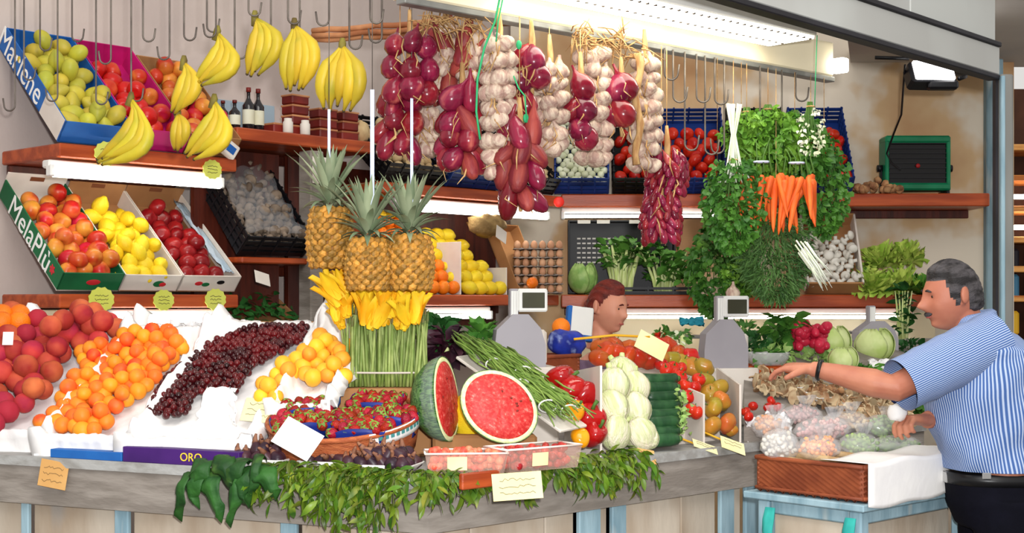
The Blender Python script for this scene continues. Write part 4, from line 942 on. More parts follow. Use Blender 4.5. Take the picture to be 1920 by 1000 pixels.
ob('woven_wall', M1(lathe([(RB_,0.0),(RB_*.985,-.03),(RB_*.95,-.07),(RB_*.90,-.115),(RB_*.88,-.115),(RB_*.93,-.06),(RB_*.965,0.0)], 44, lambda q: q*(1+.006*math.sin(22*math.atan2(q.y,q.x)+q.z*200))), 'wall', m_rbask), None, bk)
ob('base', M1(lathe([(0,-.100),(RB_*.90,-.100),(RB_*.90,-.116),(0,-.116)], 40), 'base', m_rbask), None, bk)
ob('rim', M1(tube([(RB_*.985*math.cos(k*math.pi/24), RB_*.985*math.sin(k*math.pi/24), 0.004) for k in range(49)], .010, 8), 'rim', m_rbask), None, bk)
ob('paper_band', M1(sheet(26, 4, lambda a, b: ((RB_*(1.012-.02*b))*math.cos(-1.15+2.0*a), (RB_*(1.012-.02*b))*math.sin(-1.15+2.0*a), .014-.046*b), .001), 'band', m_paper), None, bk)
for k in range(9):
    a = -1.0+0.09*k; ob('band_print', M1(box(.014,.002,.012), 'print', mat('green_blue_print', (70,140,140)), False), TRS((RB_*1.012*math.cos(a), RB_*1.012*math.sin(a), -.008), (0,0,a+math.pi/2)), bk)
ob('band_print', M1(sph((.014,.002,.014), 10, 6), 'print', m_tomato), TRS((RB_*1.008*math.cos(-.1), RB_*1.008*math.sin(-.1), -.008), (0,0,-.1+math.pi/2)), bk)
m_punnet = mat('blue_punnet', (30,50,140), (22,38,112), 8, 0.45)
k = 0
for pi, (x, y, rz, nm) in enumerate(((-.130,.060,.12,'left rear'), (.105,.085,-.15,'right rear'), (-.145,-.075,.3,'left front'), (.02,-.055,.05,'middle'), (.165,-.045,-.2,'right front'), (.075,-.165,-.1,'frontmost'))):
    Mp = BM @ TRS((x, y, -.055+.012*(pi < 2)), (0,0,rz))
    pt = ob('punnet', M1(sheet(22, 5, lambda a, b: (.095*(.86+.14*b)*math.copysign(abs(math.cos(a*2*math.pi))**.6, math.cos(a*2*math.pi)), .066*(.86+.14*b)*math.copysign(abs(math.sin(a*2*math.pi))**.6, math.sin(a*2*math.pi)), .078*b+.010*b*math.sin(a*19)), .002), 'punnet', m_punnet), Mp, None, 'blue punnet of strawberries, '+nm+' in the round basket', 'punnet', 'blue punnets')
    ob('bottom', M1(box(.15,.10,.003,(0,0,.002)), 'bottom', m_punnet, False), None, pt)
    for r in range(4):
        for c in range(5):
            px, py = -.076+.037*c+U(-.006,.006)+(.012 if r % 2 else -.006), -.046+.031*r+U(-.005,.005)
            s = ob('strawberry', ME['strawberry'], Mp @ TRS((px, py, .058+.018*math.cos(px*12)*math.cos(py*16)+U(0,.01)), (U(-1.5,1.2),U(-1.3,1.3),U(0,6)), U(.76,1.0)), None,
               'strawberry in the %s punnet, %s row, %s from left' % (nm, ('front', 'second', 'third', 'rear')[r], od(c)), 'strawberry', 'strawberries in the blue punnets')
            ob('leaf_cap', calm, None, s)
# ================================================================== figs on white foam trays
m_fig = mat('dark_fig_skin', (44,26,40), (70,40,46), 8, 0.4, rnd=0.2); m_figt = mat('brown_fig_top', (150,104,78), (120,78,58), 20, 0.6)
b = MB(); b.add(lathe([(.0045,.030),(.006,.022),(.012,.010),(.020,-.004),(.021,-.014),(.014,-.024),(0,-.027)], 12)); figm = b.mesh('fig', m_fig)
b = MB(); b.add(tube([(0,0,.014),(.001,0,.025),(.004,.001,.034),(.007,.001,.039)], [.0105,.0065,.0045,.003], 8)); figs_ = b.mesh('fig_stem', m_figt)
for ti, (u, v, D, w, d, rz, nm) in enumerate(((488, 862, 4.57, .20, .13, -.35, 'left tray beside the purple carton'), (612, 868, 4.50, .17, .12, -.3, 'middle tray under the white card'), (712, 868, 4.42, .245, .15, -.25, 'right tray below the strawberry basket'))):
    Mt = TRS((P(u, v, D).x, D+0.05, ZC+0.004), (0,0,rz))
    ob('foam_tray', M1(sheet(18, 10, lambda a, b: (w*(a-.5), d*(b-.5), .026*max(ss(.78,1,abs(2*a-1)), ss(.72,1,abs(2*b-1)))), .004), 'foam', m_white), Mt, None, 'white foam tray of dark figs, '+nm, 'tray', 'foam trays')
    nx, ny = int(w/.038), int(d/.036)
    for i in range(nx):
        for j in range(ny):
            for lay in ((0, 1) if 0 < i < nx-1 and 0 < j else (0,)):
                f_ = ob('fig', figm, Mt @ TRS(((i-(nx-1)/2)*.036+U(-.006,.006)+.015*lay, (j-(ny-1)/2)*.034+U(-.006,.006)-.006*lay, .032+.026*lay), (U(-.9,.9),U(-.9,.9),U(0,6)), 1.2), None,
                   'dark fig, %s, %s %s from left, row %s' % (nm.split(' ')[0]+' tray', 'upper' if lay else 'lower', od(i), ('one', 'two', 'three', 'four')[j]), 'fig', 'figs on foam trays')
                ob('fig_stem', figs_, None, f_)
# ================================================================== watermelon
m_flesh = mat('watermelon_flesh', (188,38,38), (210,76,68), 13, 0.4, 0.15, 60, lo=0.42, hi=0.62, c3=(232,150,138)); m_rindw = mat('watermelon_white_rind', (240,236,190), (220,228,160), 10, 0.45)
m_skin = mat('watermelon_skin', (34,74,36), (90,128,70), 5, 0.35, stretch=(5,5,0.6)); m_seed = mat('melon_seed', (120,40,30))
def melon(M, rx, rz, depth, label, film):
    t = thing('watermelon_half', M, label, 'watermelon')
    S = TRS(sc=(rx, 1, rz)) @ TRS(rot=(math.pi/2,0,0))       # face looks along -Y
    S2 = TRS(sc=(rx, depth, rz)) @ TRS(rot=(math.pi/2,0,0))
    b = MB(); b.add(lathe([(0,.010),(.3,.009),(.6,.006),(.84,0.0),(.88,-.004)], 40, lambda q: q+Vector((0,0,.004*nz(q.x*7,q.y*7))))); 
    fl = ob('flesh', b.mesh('flesh', m_flesh), S, t)
    b = MB(); b.add(lathe([(.88,-.003),(.93,-.002),(.97,-.004),(.99,-.008)], 40)); ob('white_rind', b.mesh('rind', m_rindw), S, t)
    b = MB(); b.add(lathe([(.985,-.006/depth),(1.0,-.03),(.97,-.25),(.86,-.52),(.66,-.76),(.36,-.94),(0,-1.0)], 40)); ob('skin', b.mesh('skin', m_skin), S2, t)
    sd = M1(sph((.0035,.0018,.005), 6, 5), 'seed', m_seed)
    for k in range(7):
        a = U(0,6.28); r = U(.3,.62); ob('seed', sd, TRS((rx*r*math.cos(a), -.008, rz*r*math.sin(a)), (0,a,0)), t)
    if film:
        ob('cling_film', M1(sheet(14, 12, lambda a, b: (-rx*1.02*math.sin(.2+1.3*a)*math.cos((b-.5)*2.6), depth*1.03*math.cos(.2+1.3*a)*math.cos((b-.5)*2.6)*.9+.004*nz(a*9,b*9), rz*1.02*math.sin((b-.5)*2.6)), .0008), 'film', m_film), None, t)
    return t
melon(TRS(P(937, 762, 4.64)) @ TRS(rot=(math.radians(-14), 0, math.radians(14))) @ TRS(rot=(0, math.radians(38), 0)), 0.142, 0.116, 0.12, 'cut watermelon half facing the viewer with pink-red flesh', False)
melon(TRS(P(840, 748, 4.74)) @ TRS(rot=(math.radians(-8), 0, math.radians(72))) @ TRS(rot=(0, math.radians(12), 0)), 0.115, 0.148, 0.13, 'cut watermelon half turned sideways, wrapped in film', True)
ob('yellow_melon', M1(sph((.075,.075,.10), 18, 12), 'melon', m_lemon), TRS(P(884, 785, 4.86), (0.3,0,0)), None, 'yellow melon between the two watermelon halves', 'melon')
ob('melon_stand', M1(box(0.36, 0.22, 0.09, (0,0,.045), 0.01), 'stand', m_brownc, False), TRS((P(905,800,4.84).x, 4.86, ZC), (0,0,.1)), None, 'low brown box under the watermelon halves', 'box')
# ================================================================== clear punnets of berries
m_clear = mat('clear_plastic', (240,206,190), rough=0.08, alpha=0.15); m_berry = mat('pink_red_berry', (206,70,56), (232,130,96), 20, 0.35, rnd=0.25)
m_curr = mat('mixed_berry', (150,24,34), (190,60,50), 20, 0.25, rnd=0.3)
for ti, (u, v, D, w, d, h, rz, m, nm) in enumerate(((872, 873, 4.36, .235, .12, .062, .10, m_berry, 'left'), (1000, 866, 4.44, .27, .12, .072, .62, m_curr, 'right'))):
    Mt = TRS((P(u, v, D).x, D+.03, ZC+.012), (0,0,rz))
    t = thing('clear_punnet', Mt, 'clear plastic punnet of berries below the watermelon, '+nm+' one', 'punnet')
    def wl(x0, y0, x1, y1):
        ob('wall', M1(sheet(10, 3, lambda a, b: (x0+(x1-x0)*a+(x0+(x1-x0)*a)*.10*b, y0+(y1-y0)*a+(y0+(y1-y0)*a)*.10*b, h*b), .0012), 'wall', m_clear), None, t)
    X, Y = w/2, d/2
    wl(-X,-Y,X,-Y); wl(X,-Y,X,Y); wl(X,Y,-X,Y); wl(-X,Y,-X,-Y)
    ob('bottom', M1(box(w, d, .002), 'bottom', m_clear, False), None, t)
    for a, b_ in (((-X,-Y),(X,-Y)),((X,-Y),(X,Y)),((X,Y),(-X,Y)),((-X,Y),(-X,-Y))):
        ob('rim', M1(tube([(a[0]*1.1,a[1]*1.1,h),(b_[0]*1.1,b_[1]*1.1,h)], .0035, 6), 'rim', mat('plastic_rim', (246,226,216), rough=.15)), None, t)
    ob('sticker', M1(box(.062,.001,.042), 'sticker', m_card, False), TRS((-.03 if ti == 0 else -.02, -Y*1.06-.002, h*.5), (.06,0,0)), t)
    bm2 = M1(sph(.0135, 9, 7), 'berry', m)
    n = 0
    for k in range(110):
        lay = k//44; px, py = U(-.92,.92)*X, U(-.85,.85)*Y
        ob('berry', bm2, Mt @ TRS((px, py, .014+.021*lay+U(0,.008)), (U(0,6),U(0,6),0), U(.8,1.2)), None, ('pink-red' if ti == 0 else 'dark red')+' berry in the '+nm+' clear punnet below the watermelon', 'berry', 'berries in the '+nm+' clear punnet')
# ================================================================== greenery over the counter edge
m_rus = mat('bright_leaf', (98,122,30), (58,92,22), 8, 0.4, rnd=0.35, hue=0.025, c3=(152,158,56)); m_big = mat('large_dark_leaf', (44,92,34), (26,66,26), 9, 0.6, 0.6, 30, rnd=0.25, c3=(84,124,48))
m_twig = mat('green_twig', (86,96,40), rough=0.7)
LV = [M1(leafs(l, w, c, f, 4), 'leaf', m_rus) for l, w, c, f in ((.062,.019,.5,.35), (.052,.017,.2,.3), (.070,.020,.9,.4), (.045,.016,.4,.5))]
def edge_pt(u):
    if u < 805: x = sx(u, L0, tL); return L0+tL*x, nL, tL
    x = sx(u, CC, tR); return CC+tR*x, nR, tR
def sprig(u, drop, spread, n, label, lift=0.012):
    p, nn, tt = edge_pt(u); base = Vector((p.x, p.y, ZC+0.012))+nn*0.03
    t = thing('leafy_sprig', TRS(base), label, 'greenery', 'green sprigs along the counter edge')
    for s in range(5):
        sp = (s-2)/2*spread+U(-.02,.02); dr = drop*U(.6,1.05)*(1-.25*abs(s-2)/2); o = -nn
        pts = [Vector((0,0,0))+tt*sp*.3, o*.03+tt*sp*.6+Vector((0,0,lift)), o*.065+tt*sp*.85+Vector((0,0,-.01)), o*.085+tt*sp+Vector((0,0,-dr*.55)), o*.080+tt*sp*1.08+Vector((0,0,-dr))]
        ob('twig', M1(tube(pts, [.004,.0035,.003,.0025,.0015], 6), 'twig', m_twig), None, t)
        for k in range(n//5):
            f = U(.1, 1.0); i = min(3, int(f*4)); q = pts[i].lerp(pts[i+1], f*4-i)+Vector((U(-.012,.012),U(-.012,.012),U(-.01,.012)))
            dirv = (o*U(.1,.9)+tt*U(-.9,.9)+Vector((0,0,U(-1.2,.5)-f*.5))).normalized()
            M = Matrix.Translation(q) @ dirv.to_track_quat('Y', 'Z').to_matrix().to_4x4() @ TRS(rot=(0,U(-1,1),0), sc=U(.75,1.2))
            ob('leaf', random.choice(LV), M, t)
for u, dr, sp, n, lab in ((560, .13, .13, 110, 'below the white card'), (615, .20, .10, 120, 'under the middle fig tray'), (665, .25, .09, 130, 'hanging lowest under the strawberry basket'), (712, .22, .09, 120, 'under the right fig tray'), (770, .12, .10, 100, 'left of the berry punnets'), (830, .08, .11, 85, 'under the left berry punnet'), (885, .05, .10, 70, 'at the counter corner above the red board'), (960, .15, .06, 55, 'below the cream price card'), (1040, .05, .11, 75, 'right of the cream price card'), (1100, .13, .12, 120, 'below the red peppers'), (1165, .13, .11, 120, 'below the white fennel'), (515, .07, .10, 55, 'beside the large dark leaves')):
    sprig(u, dr, sp, n, 'sprig of bright green pointed leaves '+lab)
# big dark drooping leaves on the left
p, nn, tt = edge_pt(450); bl = thing('large_leaf_branch', TRS(Vector((p.x, p.y, ZC-.030))-nn*.01), 'branch of large dark leaves drooping over the counter edge', 'greenery')
def bigleaf(l, w, seed):
    def fn(a, b):
        hw = w*.5*(math.sin(math.pi*min(1, .10+b*.90)**.85)**.9)*(1+.10*math.sin(b*13+seed)*abs(2*a-1)); x = (2*a-1)*hw
        ang = 1.75*min(1, b*2.2)-.12; y = l*.18*math.sin(min(1.57, b*4))-.0; 
        return (x+.02*math.sin(b*4+seed), -(.0+.10*min(1, b*2.6))+.02*b+.03*abs(2*a-1)*b-.0, .020*math.sin(min(1, b*2.6)*3.14)-max(0, b-.22)*l*1.08-.012*abs(2*a-1)+.008*math.sin(b*13+a*4))
    return sheet(8, 14, fn, .0012)
for k, (dx, l, w, rz) in enumerate(((-.16,.155,.060,-.40), (-.10,.11,.085,-.25), (-.045,.165,.080,-.05), (.02,.19,.050,.05), (.075,.12,.075,.12), (.14,.095,.080,.3), (-.125,.085,.080,.1), (.045,.09,.085,-.1), (-.01,.11,.075,.2), (.10,.16,.045,-.05))):
    ob('leaf', M1(bigleaf(l, w, k*2.1), 'leaf', m_big), TRS(tt*dx+Vector((0,0,.008*k)), (0,0,math.atan2(tt.y,tt.x)+rz)), bl)
ob('stem', M1(tube([nn*.02, tt*.05+nn*.03+Vector((0,0,.012)), tt*.14+nn*.04+Vector((0,0,.01))], .006, 6), 'stem', m_twig), None, bl)
ob('red_board', M1(box(.16,.02,.05,b=.004), 'board', m_board, False), frame(P(900, 900, 4.30), tR, nR), None, 'small red-brown board under the greenery at the counter corner', 'board')
# ================================================================== right counter
def RC(u, d, z):
    """point of column u, d behind the right-hand counter's front edge, at height z"""
    a = (u-960)/F; o = CC+nR*d; k = (o.x-a*o.y)/(a*tR.y-tR.x); p = o+tR*k; return Vector((p.x, p.y, z))
def RV(u, v, d):
    """point seen at (u, v) on the upright plane d behind the right-hand counter's front edge"""
    return onp(u, v, CC+nR*d, nR)
m_bean = mat('green_bean', (98,128,52), (126,152,70), 8, 0.5, rnd=0.25); m_pep = mat('red_pepper_skin', (150,10,16), (172,18,18), 5, 0.16, rnd=0.1, coat=0.4)
m_pepy = mat('yellow_pepper_skin', (240,178,20), (232,150,16), 5, 0.18, rnd=0.05, coat=0.4); m_fen = mat('white_fennel_bulb', (226,218,192), (196,204,150), 9, 0.45, 0.5, 40, stretch=(7,7,.7))
m_zuc = mat('dark_green_courgette', (30,66,38), (46,86,50), 7, 0.35, rnd=0.15, stretch=(3,3,0.5)); m_gtom = mat('green_orange_tomato', (150,128,40), (190,110,44), 5, 0.25, rnd=0.12, hue=0.02, c3=(196,70,40))
m_otom = mat('orange_red_tomato', (176,78,32), (190,46,26), 5, 0.25, rnd=0.12, hue=0.02); m_stem = mat('green_stem', (74,110,44), rough=0.6)
# tied bundles of thin green beans sloping down to the right
bean = M1(tube([(0,0,0),(.05,.004,.004),(.10,-.003,.007),(.15,.003,.005),(.20,-.002,0)], [.0022,.0036,.0038,.0036,.0018], 6), 'bean', m_bean)
beanb = M1(tube([(0,0,0),(.06,-.006,.008),(.12,.004,.012),(.18,.008,.004),(.23,.0,-.006)], [.0022,.0038,.0038,.0034,.0016], 6), 'bean', m_bean)
hp_ = M1(sheet(10, 10, lambda a, b: (0.62*a-.31, 0.26*b-.13, .05*math.sin(a*3.1)*math.sin(b*3.1)), 0.01), 'mound', m_paper)
q0, q1 = P(895, 655, 5.10), P(1062, 795, 4.72)
ob('bean_board', M1(box((q1-q0).length-.02, .15, .012, b=.003), 'board', m_wcard, False), frame(q0.lerp(q1, .5)-Vector((0,0,.022)), (q1-q0).normalized(), Vector((.5,.86,.1)).normalized()), None, 'sloping white board under the green beans', 'board')
ax = (q1-q0).normalized(); bn = ax.cross(Vector((.45,.89,0))).normalized()
if bn.z < 0: bn = -bn
sd_ = bn.cross(ax)
for bi, (f, s, n) in enumerate(((0.0, -.07, 40), (0.03, .06, 40), (0.28, -.065, 40), (0.32, .055, 40), (0.54, -.05, 34), (0.56, .05, 34), (0.14, 0.0, 40))):
    o = q0+ax*((q1-q0).length*f)+sd_*s+bn*(.012 if bi < 6 else .032)
    t = thing('bean_bundle', frame(o, ax, sd_), 'bundle of long green beans sloping behind the watermelon, '+('upper left', 'upper right', 'middle left', 'middle right', 'lowest, nearest the melon', 'lowest, beside the yellow pepper', 'topmost on the heap')[bi], 'beans', 'green bean bundles')
    for k in range(n):
        ob('bean', random.choice((bean, beanb)), TRS((U(-.04,.04), U(-.055,.055), U(0,.034)), (U(-3,3), U(-.10,.10), U(-.22,.22)), U(.85,1.1)), t)
    ob('tie', M1(tube([(.185, .042*math.cos(k*math.pi/8), .012+.024*math.sin(k*math.pi/8)) for k in range(17)], .003, 5), 'tie', m_white), None, t)
# dark leaves and purple salad behind the beans
m_rad = mat('purple_radicchio_leaf', (66,20,40), (40,16,30), 10, 0.5, rnd=0.2)
def bush(name, p, r, n, m, label, cat, ls=(.05,.09), squash=(1,1,.8), sub=None, M=None):
    t = thing(name, TRS(p), label, cat) if M is None else thing(name, M, label, cat)
    b = MB()
    for k in range(n):
        d = Vector((random.gauss(0,1), random.gauss(0,1), random.gauss(0,1))).normalized(); q = Vector((d.x*r*squash[0], d.y*r*squash[1], d.z*r*squash[2]))*U(.45,1)
        dd = (d+Vector((U(-.6,.6),U(-.6,.6),U(-.4,.6)))).normalized()
        b.add(leafs(U(*ls), U(*ls)*.62, U(0,.9), U(0,.7), 3), Matrix.Translation(q) @ dd.to_track_quat('Y','Z').to_matrix().to_4x4() @ TRS(rot=(0,U(-2,2),0)))
    ob('foliage', b.mesh('foliage', m), None, t, kind='stuff')
    ob('root_end', M1(lathe([(0,.03),(.012,.02),(.016,-.02),(0,-.03)], 10), 'root', m_celst), TRS((0,0,-r*squash[2]*.6)), t)
    return t
bush('radicchio', P(836, 650, 5.25), .055, 70, m_rad, 'dark purple radicchio beside the asparagus', 'radicchio')
bush('leafy_greens', P(826, 628, 5.35), .05, 70, m_leafd, 'dark green leaves above the radicchio', 'greens')
bush('leafy_greens', P(905, 640, 5.45), .06, 90, m_celf, 'bright green leaves behind the beans, beside the first scale', 'greens')
# red and yellow peppers
def pep_fn(q):
    a = math.atan2(q.y, q.x); r = math.hypot(q.x, q.y); k = 1+.10*math.cos(3*a+.6)
    return Vector((q.x*k*(1.0+.12*q.z), q.y*k*(1.0+.12*q.z), q.z-.34*math.exp(-(r/.34)**2) if q.z > 0 else q.z+.10*math.cos(3*a)*r*.3))
kind('pepper', sph((.044,.044,.050), 20, 13, pep_fn), m_pep); kind('pepper_yellow', sph((.040,.040,.050), 20, 13, pep_fn), m_pepy)
pst = M1(tube([(0,0,.030),(.002,0,.048),(.008,.002,.062)], [.007,.005,.006], 7), 'stem', m_stem)
for k, (u, v, d, s, yel, lab) in enumerate(((1050,712,.20,.95,0,'uppermost left red pepper of the heap'), (1072,730,.15,.9,0,'upper red pepper beside the white board'), (1098,742,.12,.9,0,'middle red pepper touching the white board'), (1075,772,.06,.72,1,'yellow pepper among the red ones'), (1106,788,.06,.98,0,'large glossy red pepper low in the heap'), (1112,815,.03,.85,0,'lowest red pepper beside the fennel'), (1088,822,.02,.62,1,'small yellow-orange pepper at the bottom'), (1082,752,.14,.8,0,'dark red pepper behind the yellow one'))):
    t = ob('bell_pepper', ME['pepper_yellow' if yel else 'pepper'], TRS(RV(u, v, d+.04), (U(-1.4,1.4),U(-1.2,1.2),U(0,6)), s*1.28), None, lab, 'pepper', 'bell peppers'); ob('stem', pst, None, t)
# white divider boards
def divider(u0, v0, u1, v1, d0, d1, label, zb=ZC+.002):
    """upright board running back from the counter edge; top edge from (u0,v0) at depth d0 to (u1,v1) at depth d1"""
    a, b = RV(u0, v0, d0), RV(u1, v1, d1); n = ((b-a).cross(Vector((0,0,1)))).normalized()*.004
    vs = [a-n, b-n, Vector((b.x,b.y,zb))-n, Vector((a.x,a.y,zb))-n, a+n, b+n, Vector((b.x,b.y,zb))+n, Vector((a.x,a.y,zb))+n]
    ob('divider_board', M1((vs, [(0,1,2,3),(7,6,5,4),(0,4,5,1),(1,5,6,2),(2,6,7,3),(3,7,4,0)]), 'divider', m_wcard, False), None, None, label, 'divider', 'white divider boards')
divider(1127, 686, 1060, 700, .05, .55, 'white board between the peppers and the fennel')
divider(1320, 740, 1225, 700, .03, .40, 'white board between the vine tomatoes and the green tomatoes')
divider(1388, 722, 1345, 690, .03, .42, 'white board right of the green-orange tomatoes')
# fennel
fen_sh = sph((.052,.040,.056), 18, 12, lambda q: Vector((q.x*(1-.42*max(0,q.z)**1.5), q.y*(1-.3*max(0,q.z)), q.z))*(1+.02*math.sin(7*math.atan2(q.y,q.x))))
kind('fennel', fen_sh, m_fen)
fsc = M1(sheet(8, 9, lambda a, b: (.0555*math.sin((a-.5)*2.4)*math.cos(1.3-2.3*b)*(1-.38*max(0,math.sin(-1.2+2.3*b))**1.5), -.043*math.cos((a-.5)*2.4)*math.cos(1.3-2.3*b), .058*math.sin(-1.2+2.3*b)), .001), 'scale', m_fen)
for k, (u, v, d, lab) in enumerate(((1152,812,.03,'bottom left'), (1200,815,.03,'bottom right, beside the courgettes'), (1215,822,.015,'lowest corner'), (1148,765,.07,'middle left'), (1190,768,.07,'middle right'), (1152,722,.11,'upper left against the white board'), (1188,728,.12,'upper right'), (1166,702,.17,'topmost'))):
    t = ob('fennel_bulb', ME['fennel'], TRS(RV(u, v, d+.05), (U(-.3,.3)-.3,U(-.5,.5),U(-.6,.6)), 1.22 if k != 2 else .8), None, 'white fennel bulb, '+lab+' of the stack', 'fennel', 'fennel bulbs'); ob('outer_layer', fsc, None, t)
    for s in (-1, 1): ob('stalk_stub', M1(tube([(s*.014,0,.048),(s*.020,0,.066)], [.010,.008], 8), 'stub', m_celst), None, t)
# courgettes stacked lengthwise
zsh = M1(tube([(-.105,0,0),(-.10,0,0),(-.06,.003,.002),(0,.004,.003),(.06,.003,.002),(.098,0,0),(.103,0,0)], [.010,.018,.021,.0215,.021,.017,.010], 14), 'courgette', m_zuc)
zen = M1(tube([(.100,0,0),(.122,0,.002)], [.011,.009], 8), 'end', m_stem)
for k in range(8):
    v = 826-k*16.5; d = .045+k*.020
    t = ob('courgette', zsh, frame(RV(1238+k*.6-(6 if k > 5 else 0), v, d), (tR*.9-nR*.25+Vector((0,0,U(-.03,.03)))).normalized(), Vector((0,0,1))) @ TRS(rot=(U(0,6),0,0), sc=(.76,1.2,1.2)), None, '%s dark green courgette up in the stack beside the fennel' % od(k), 'courgette', 'stacked courgettes'); ob('stem_end', zen, None, t)
# cherry tomatoes with green calyxes between courgettes and board
kind('small_tomato', sph((.026,.026,.024), 14, 9, apple_fn), m_tomato)
b = MB()
for k in range(5): b.add(leafs(.020,.007,.4,.2,2), TRS((0,0,.018), (.2,0,k*1.257)))
b.add(tube([(0,0,.017),(.002,0,.034)], [.002,.0016], 5)); tcal = b.mesh('calyx', m_stem)
for k, (u, v, d) in enumerate(((1284,722,.16), (1302,728,.14), (1290,744,.12), (1276,708,.2), (1308,775,.06), (1296,770,.08), (1268,702,.23), (1262,690,.28), (1250,694,.26), (1310,712,.2), (1240,684,.32), (1276,692,.28))):
    t = ob('vine_tomato', ME['small_tomato'], TRS(RV(u, v, d), (U(-.8,.8),U(-.8,.8),U(0,6)), 1.08), None, ('bright red vine tomato beside the courgettes, number %s from the top' if k not in (4, 5) else 'red vine tomato low against the board, %s') % (od(k) if k not in (4, 5) else ('right one', 'left one')[k-4]), 'tomato', 'vine tomatoes'); ob('calyx', tcal, None, t)
b = MB()
for k in range(60):
    q = RV(1285+U(-14,10), 760+U(-30,60), U(.02,.10)); b.add(leafs(U(.02,.04), U(.01,.02), .5, .3, 3), Matrix.Translation(q) @ rotr())
ob('vine_leaves', b.mesh('leaves', m_cab), None, None, 'pale green vine leaves among the red tomatoes', 'leaves', kind='stuff')
# green-orange beef tomatoes
def beef(q):
    a = math.atan2(q.y, q.x); r = math.hypot(q.x, q.y); return Vector((q.x*(1+.07*math.cos(6*a)), q.y*(1+.07*math.cos(6*a)), q.z-.25*math.exp(-(r/.3)**2)*(1 if q.z > 0 else -.3)))
kind('beef_green', sph((.046,.046,.036), 22, 11, beef), m_gtom); kind('beef_orange', sph((.046,.046,.036), 22, 11, beef), m_otom)
for k, (u, v, d) in enumerate(((1334,800,.04), (1364,795,.03), (1338,765,.08), (1352,752,.09), (1332,738,.14), (1348,728,.13), (1322,715,.2), (1372,808,.02))):
    t = ob('beef_tomato', ME['beef_green'], TRS(RV(u, v, d+.03), (U(-1.2,.6),U(-.8,.8),U(0,6)), .92 if k < 7 else .6), None, 'green-orange ribbed tomato, %s from the counter up, against the white board' % od(k), 'tomato', 'green-orange tomatoes'); ob('calyx', tcal, TRS((0,0,.006), sc=1.2), t)
pts = [(1318,690,.30),(1300,688,.34),(1278,682,.38),(1258,678,.40),(1238,672,.42),(1216,676,.42),(1196,672,.44),(1176,668,.46),(1155,662,.48),(1135,660,.50),(1125,672,.50),(1210,660,.50),(1180,655,.52),(1150,648,.55),(1128,650,.56),(1240,660,.48),(1268,666,.46),(1292,672,.42),(1225,648,.56),(1250,650,.54)]
for k, (u, v, d) in enumerate(pts):
    s = 1.0
    t = ob('beef_tomato', ME['beef_orange' if k > 4 else 'beef_green'], TRS(RV(u, v, d), (U(-1,.6),U(-.8,.8),U(0,6)), s), None, '%s tomato along the row running back towards the seller' % od(k), 'tomato', 'tomatoes running back to the seller'); ob('calyx', tcal, TRS((0,0,.006), sc=1.2), t)
# the slope the back row lies on
a, b_, c, d = RC(1350, .16, 1.18), RC(1080, .16, 1.18), RC(1080, .62, 1.32), RC(1350, .62, 1.32)
vs = [a, b_, c, d]+[Vector((p.x, p.y, ZC)) for p in (a, b_, c, d)]
ob('display_box', M1((vs, [(3,2,1,0),(4,5,6,7),(0,1,5,4),(1,2,6,5),(2,3,7,6),(3,0,4,7)]), 'display', m_wcard, False), None, None, 'white sloping display box under the tomatoes', 'box')
# small basket with blue packet behind the peppers
bp = RC(1022, .70, 1.30)
wicker('wicker_basket', frame(bp, tR, nR), 0.20, 0.14, 0.075, 'small brown wicker basket behind the red peppers', n=0.012)
m_bpk = mat('blue_packet', (40,60,170), (30,44,130), 14, 0.35, c3=(150,170,220))
ob('blue_packet', M1(sph((.085,.05,.055), 14, 10, lambda q: Vector((math.copysign(abs(q.x)**.6,q.x), math.copysign(abs(q.y)**.7,q.y), q.z))*(1+.06*math.sin(9*q.x+5*q.z))), 'packet', m_bpk), TRS(RC(1062, .78, 1.425), (.2,.1,.6)), None, 'crumpled blue packet lying in the small wicker basket', 'packet')
ob('orange', ME['orange'], TRS(RC(1052, .84, 1.49), (1,1,0)), None, 'single orange on the blue packet beside the seller', 'orange')
wp = ob('paper_packet', M1(box(.11,.03,.15,b=.006), 'packet', m_white, False), TRS(RC(1088, .92, 1.50), (-.1,.12,.3)), None, 'white packet with blue trim held beside the seller', 'packet')
ob('blue_trim', M1(box(.114,.034,.03,(0,0,-.06),.004), 'trim', m_blue, False), None, wp)
ob('blue_trim', M1(box(.02,.034,.15,(-.055,0,0),.004), 'trim', m_blue, False), None, wp)
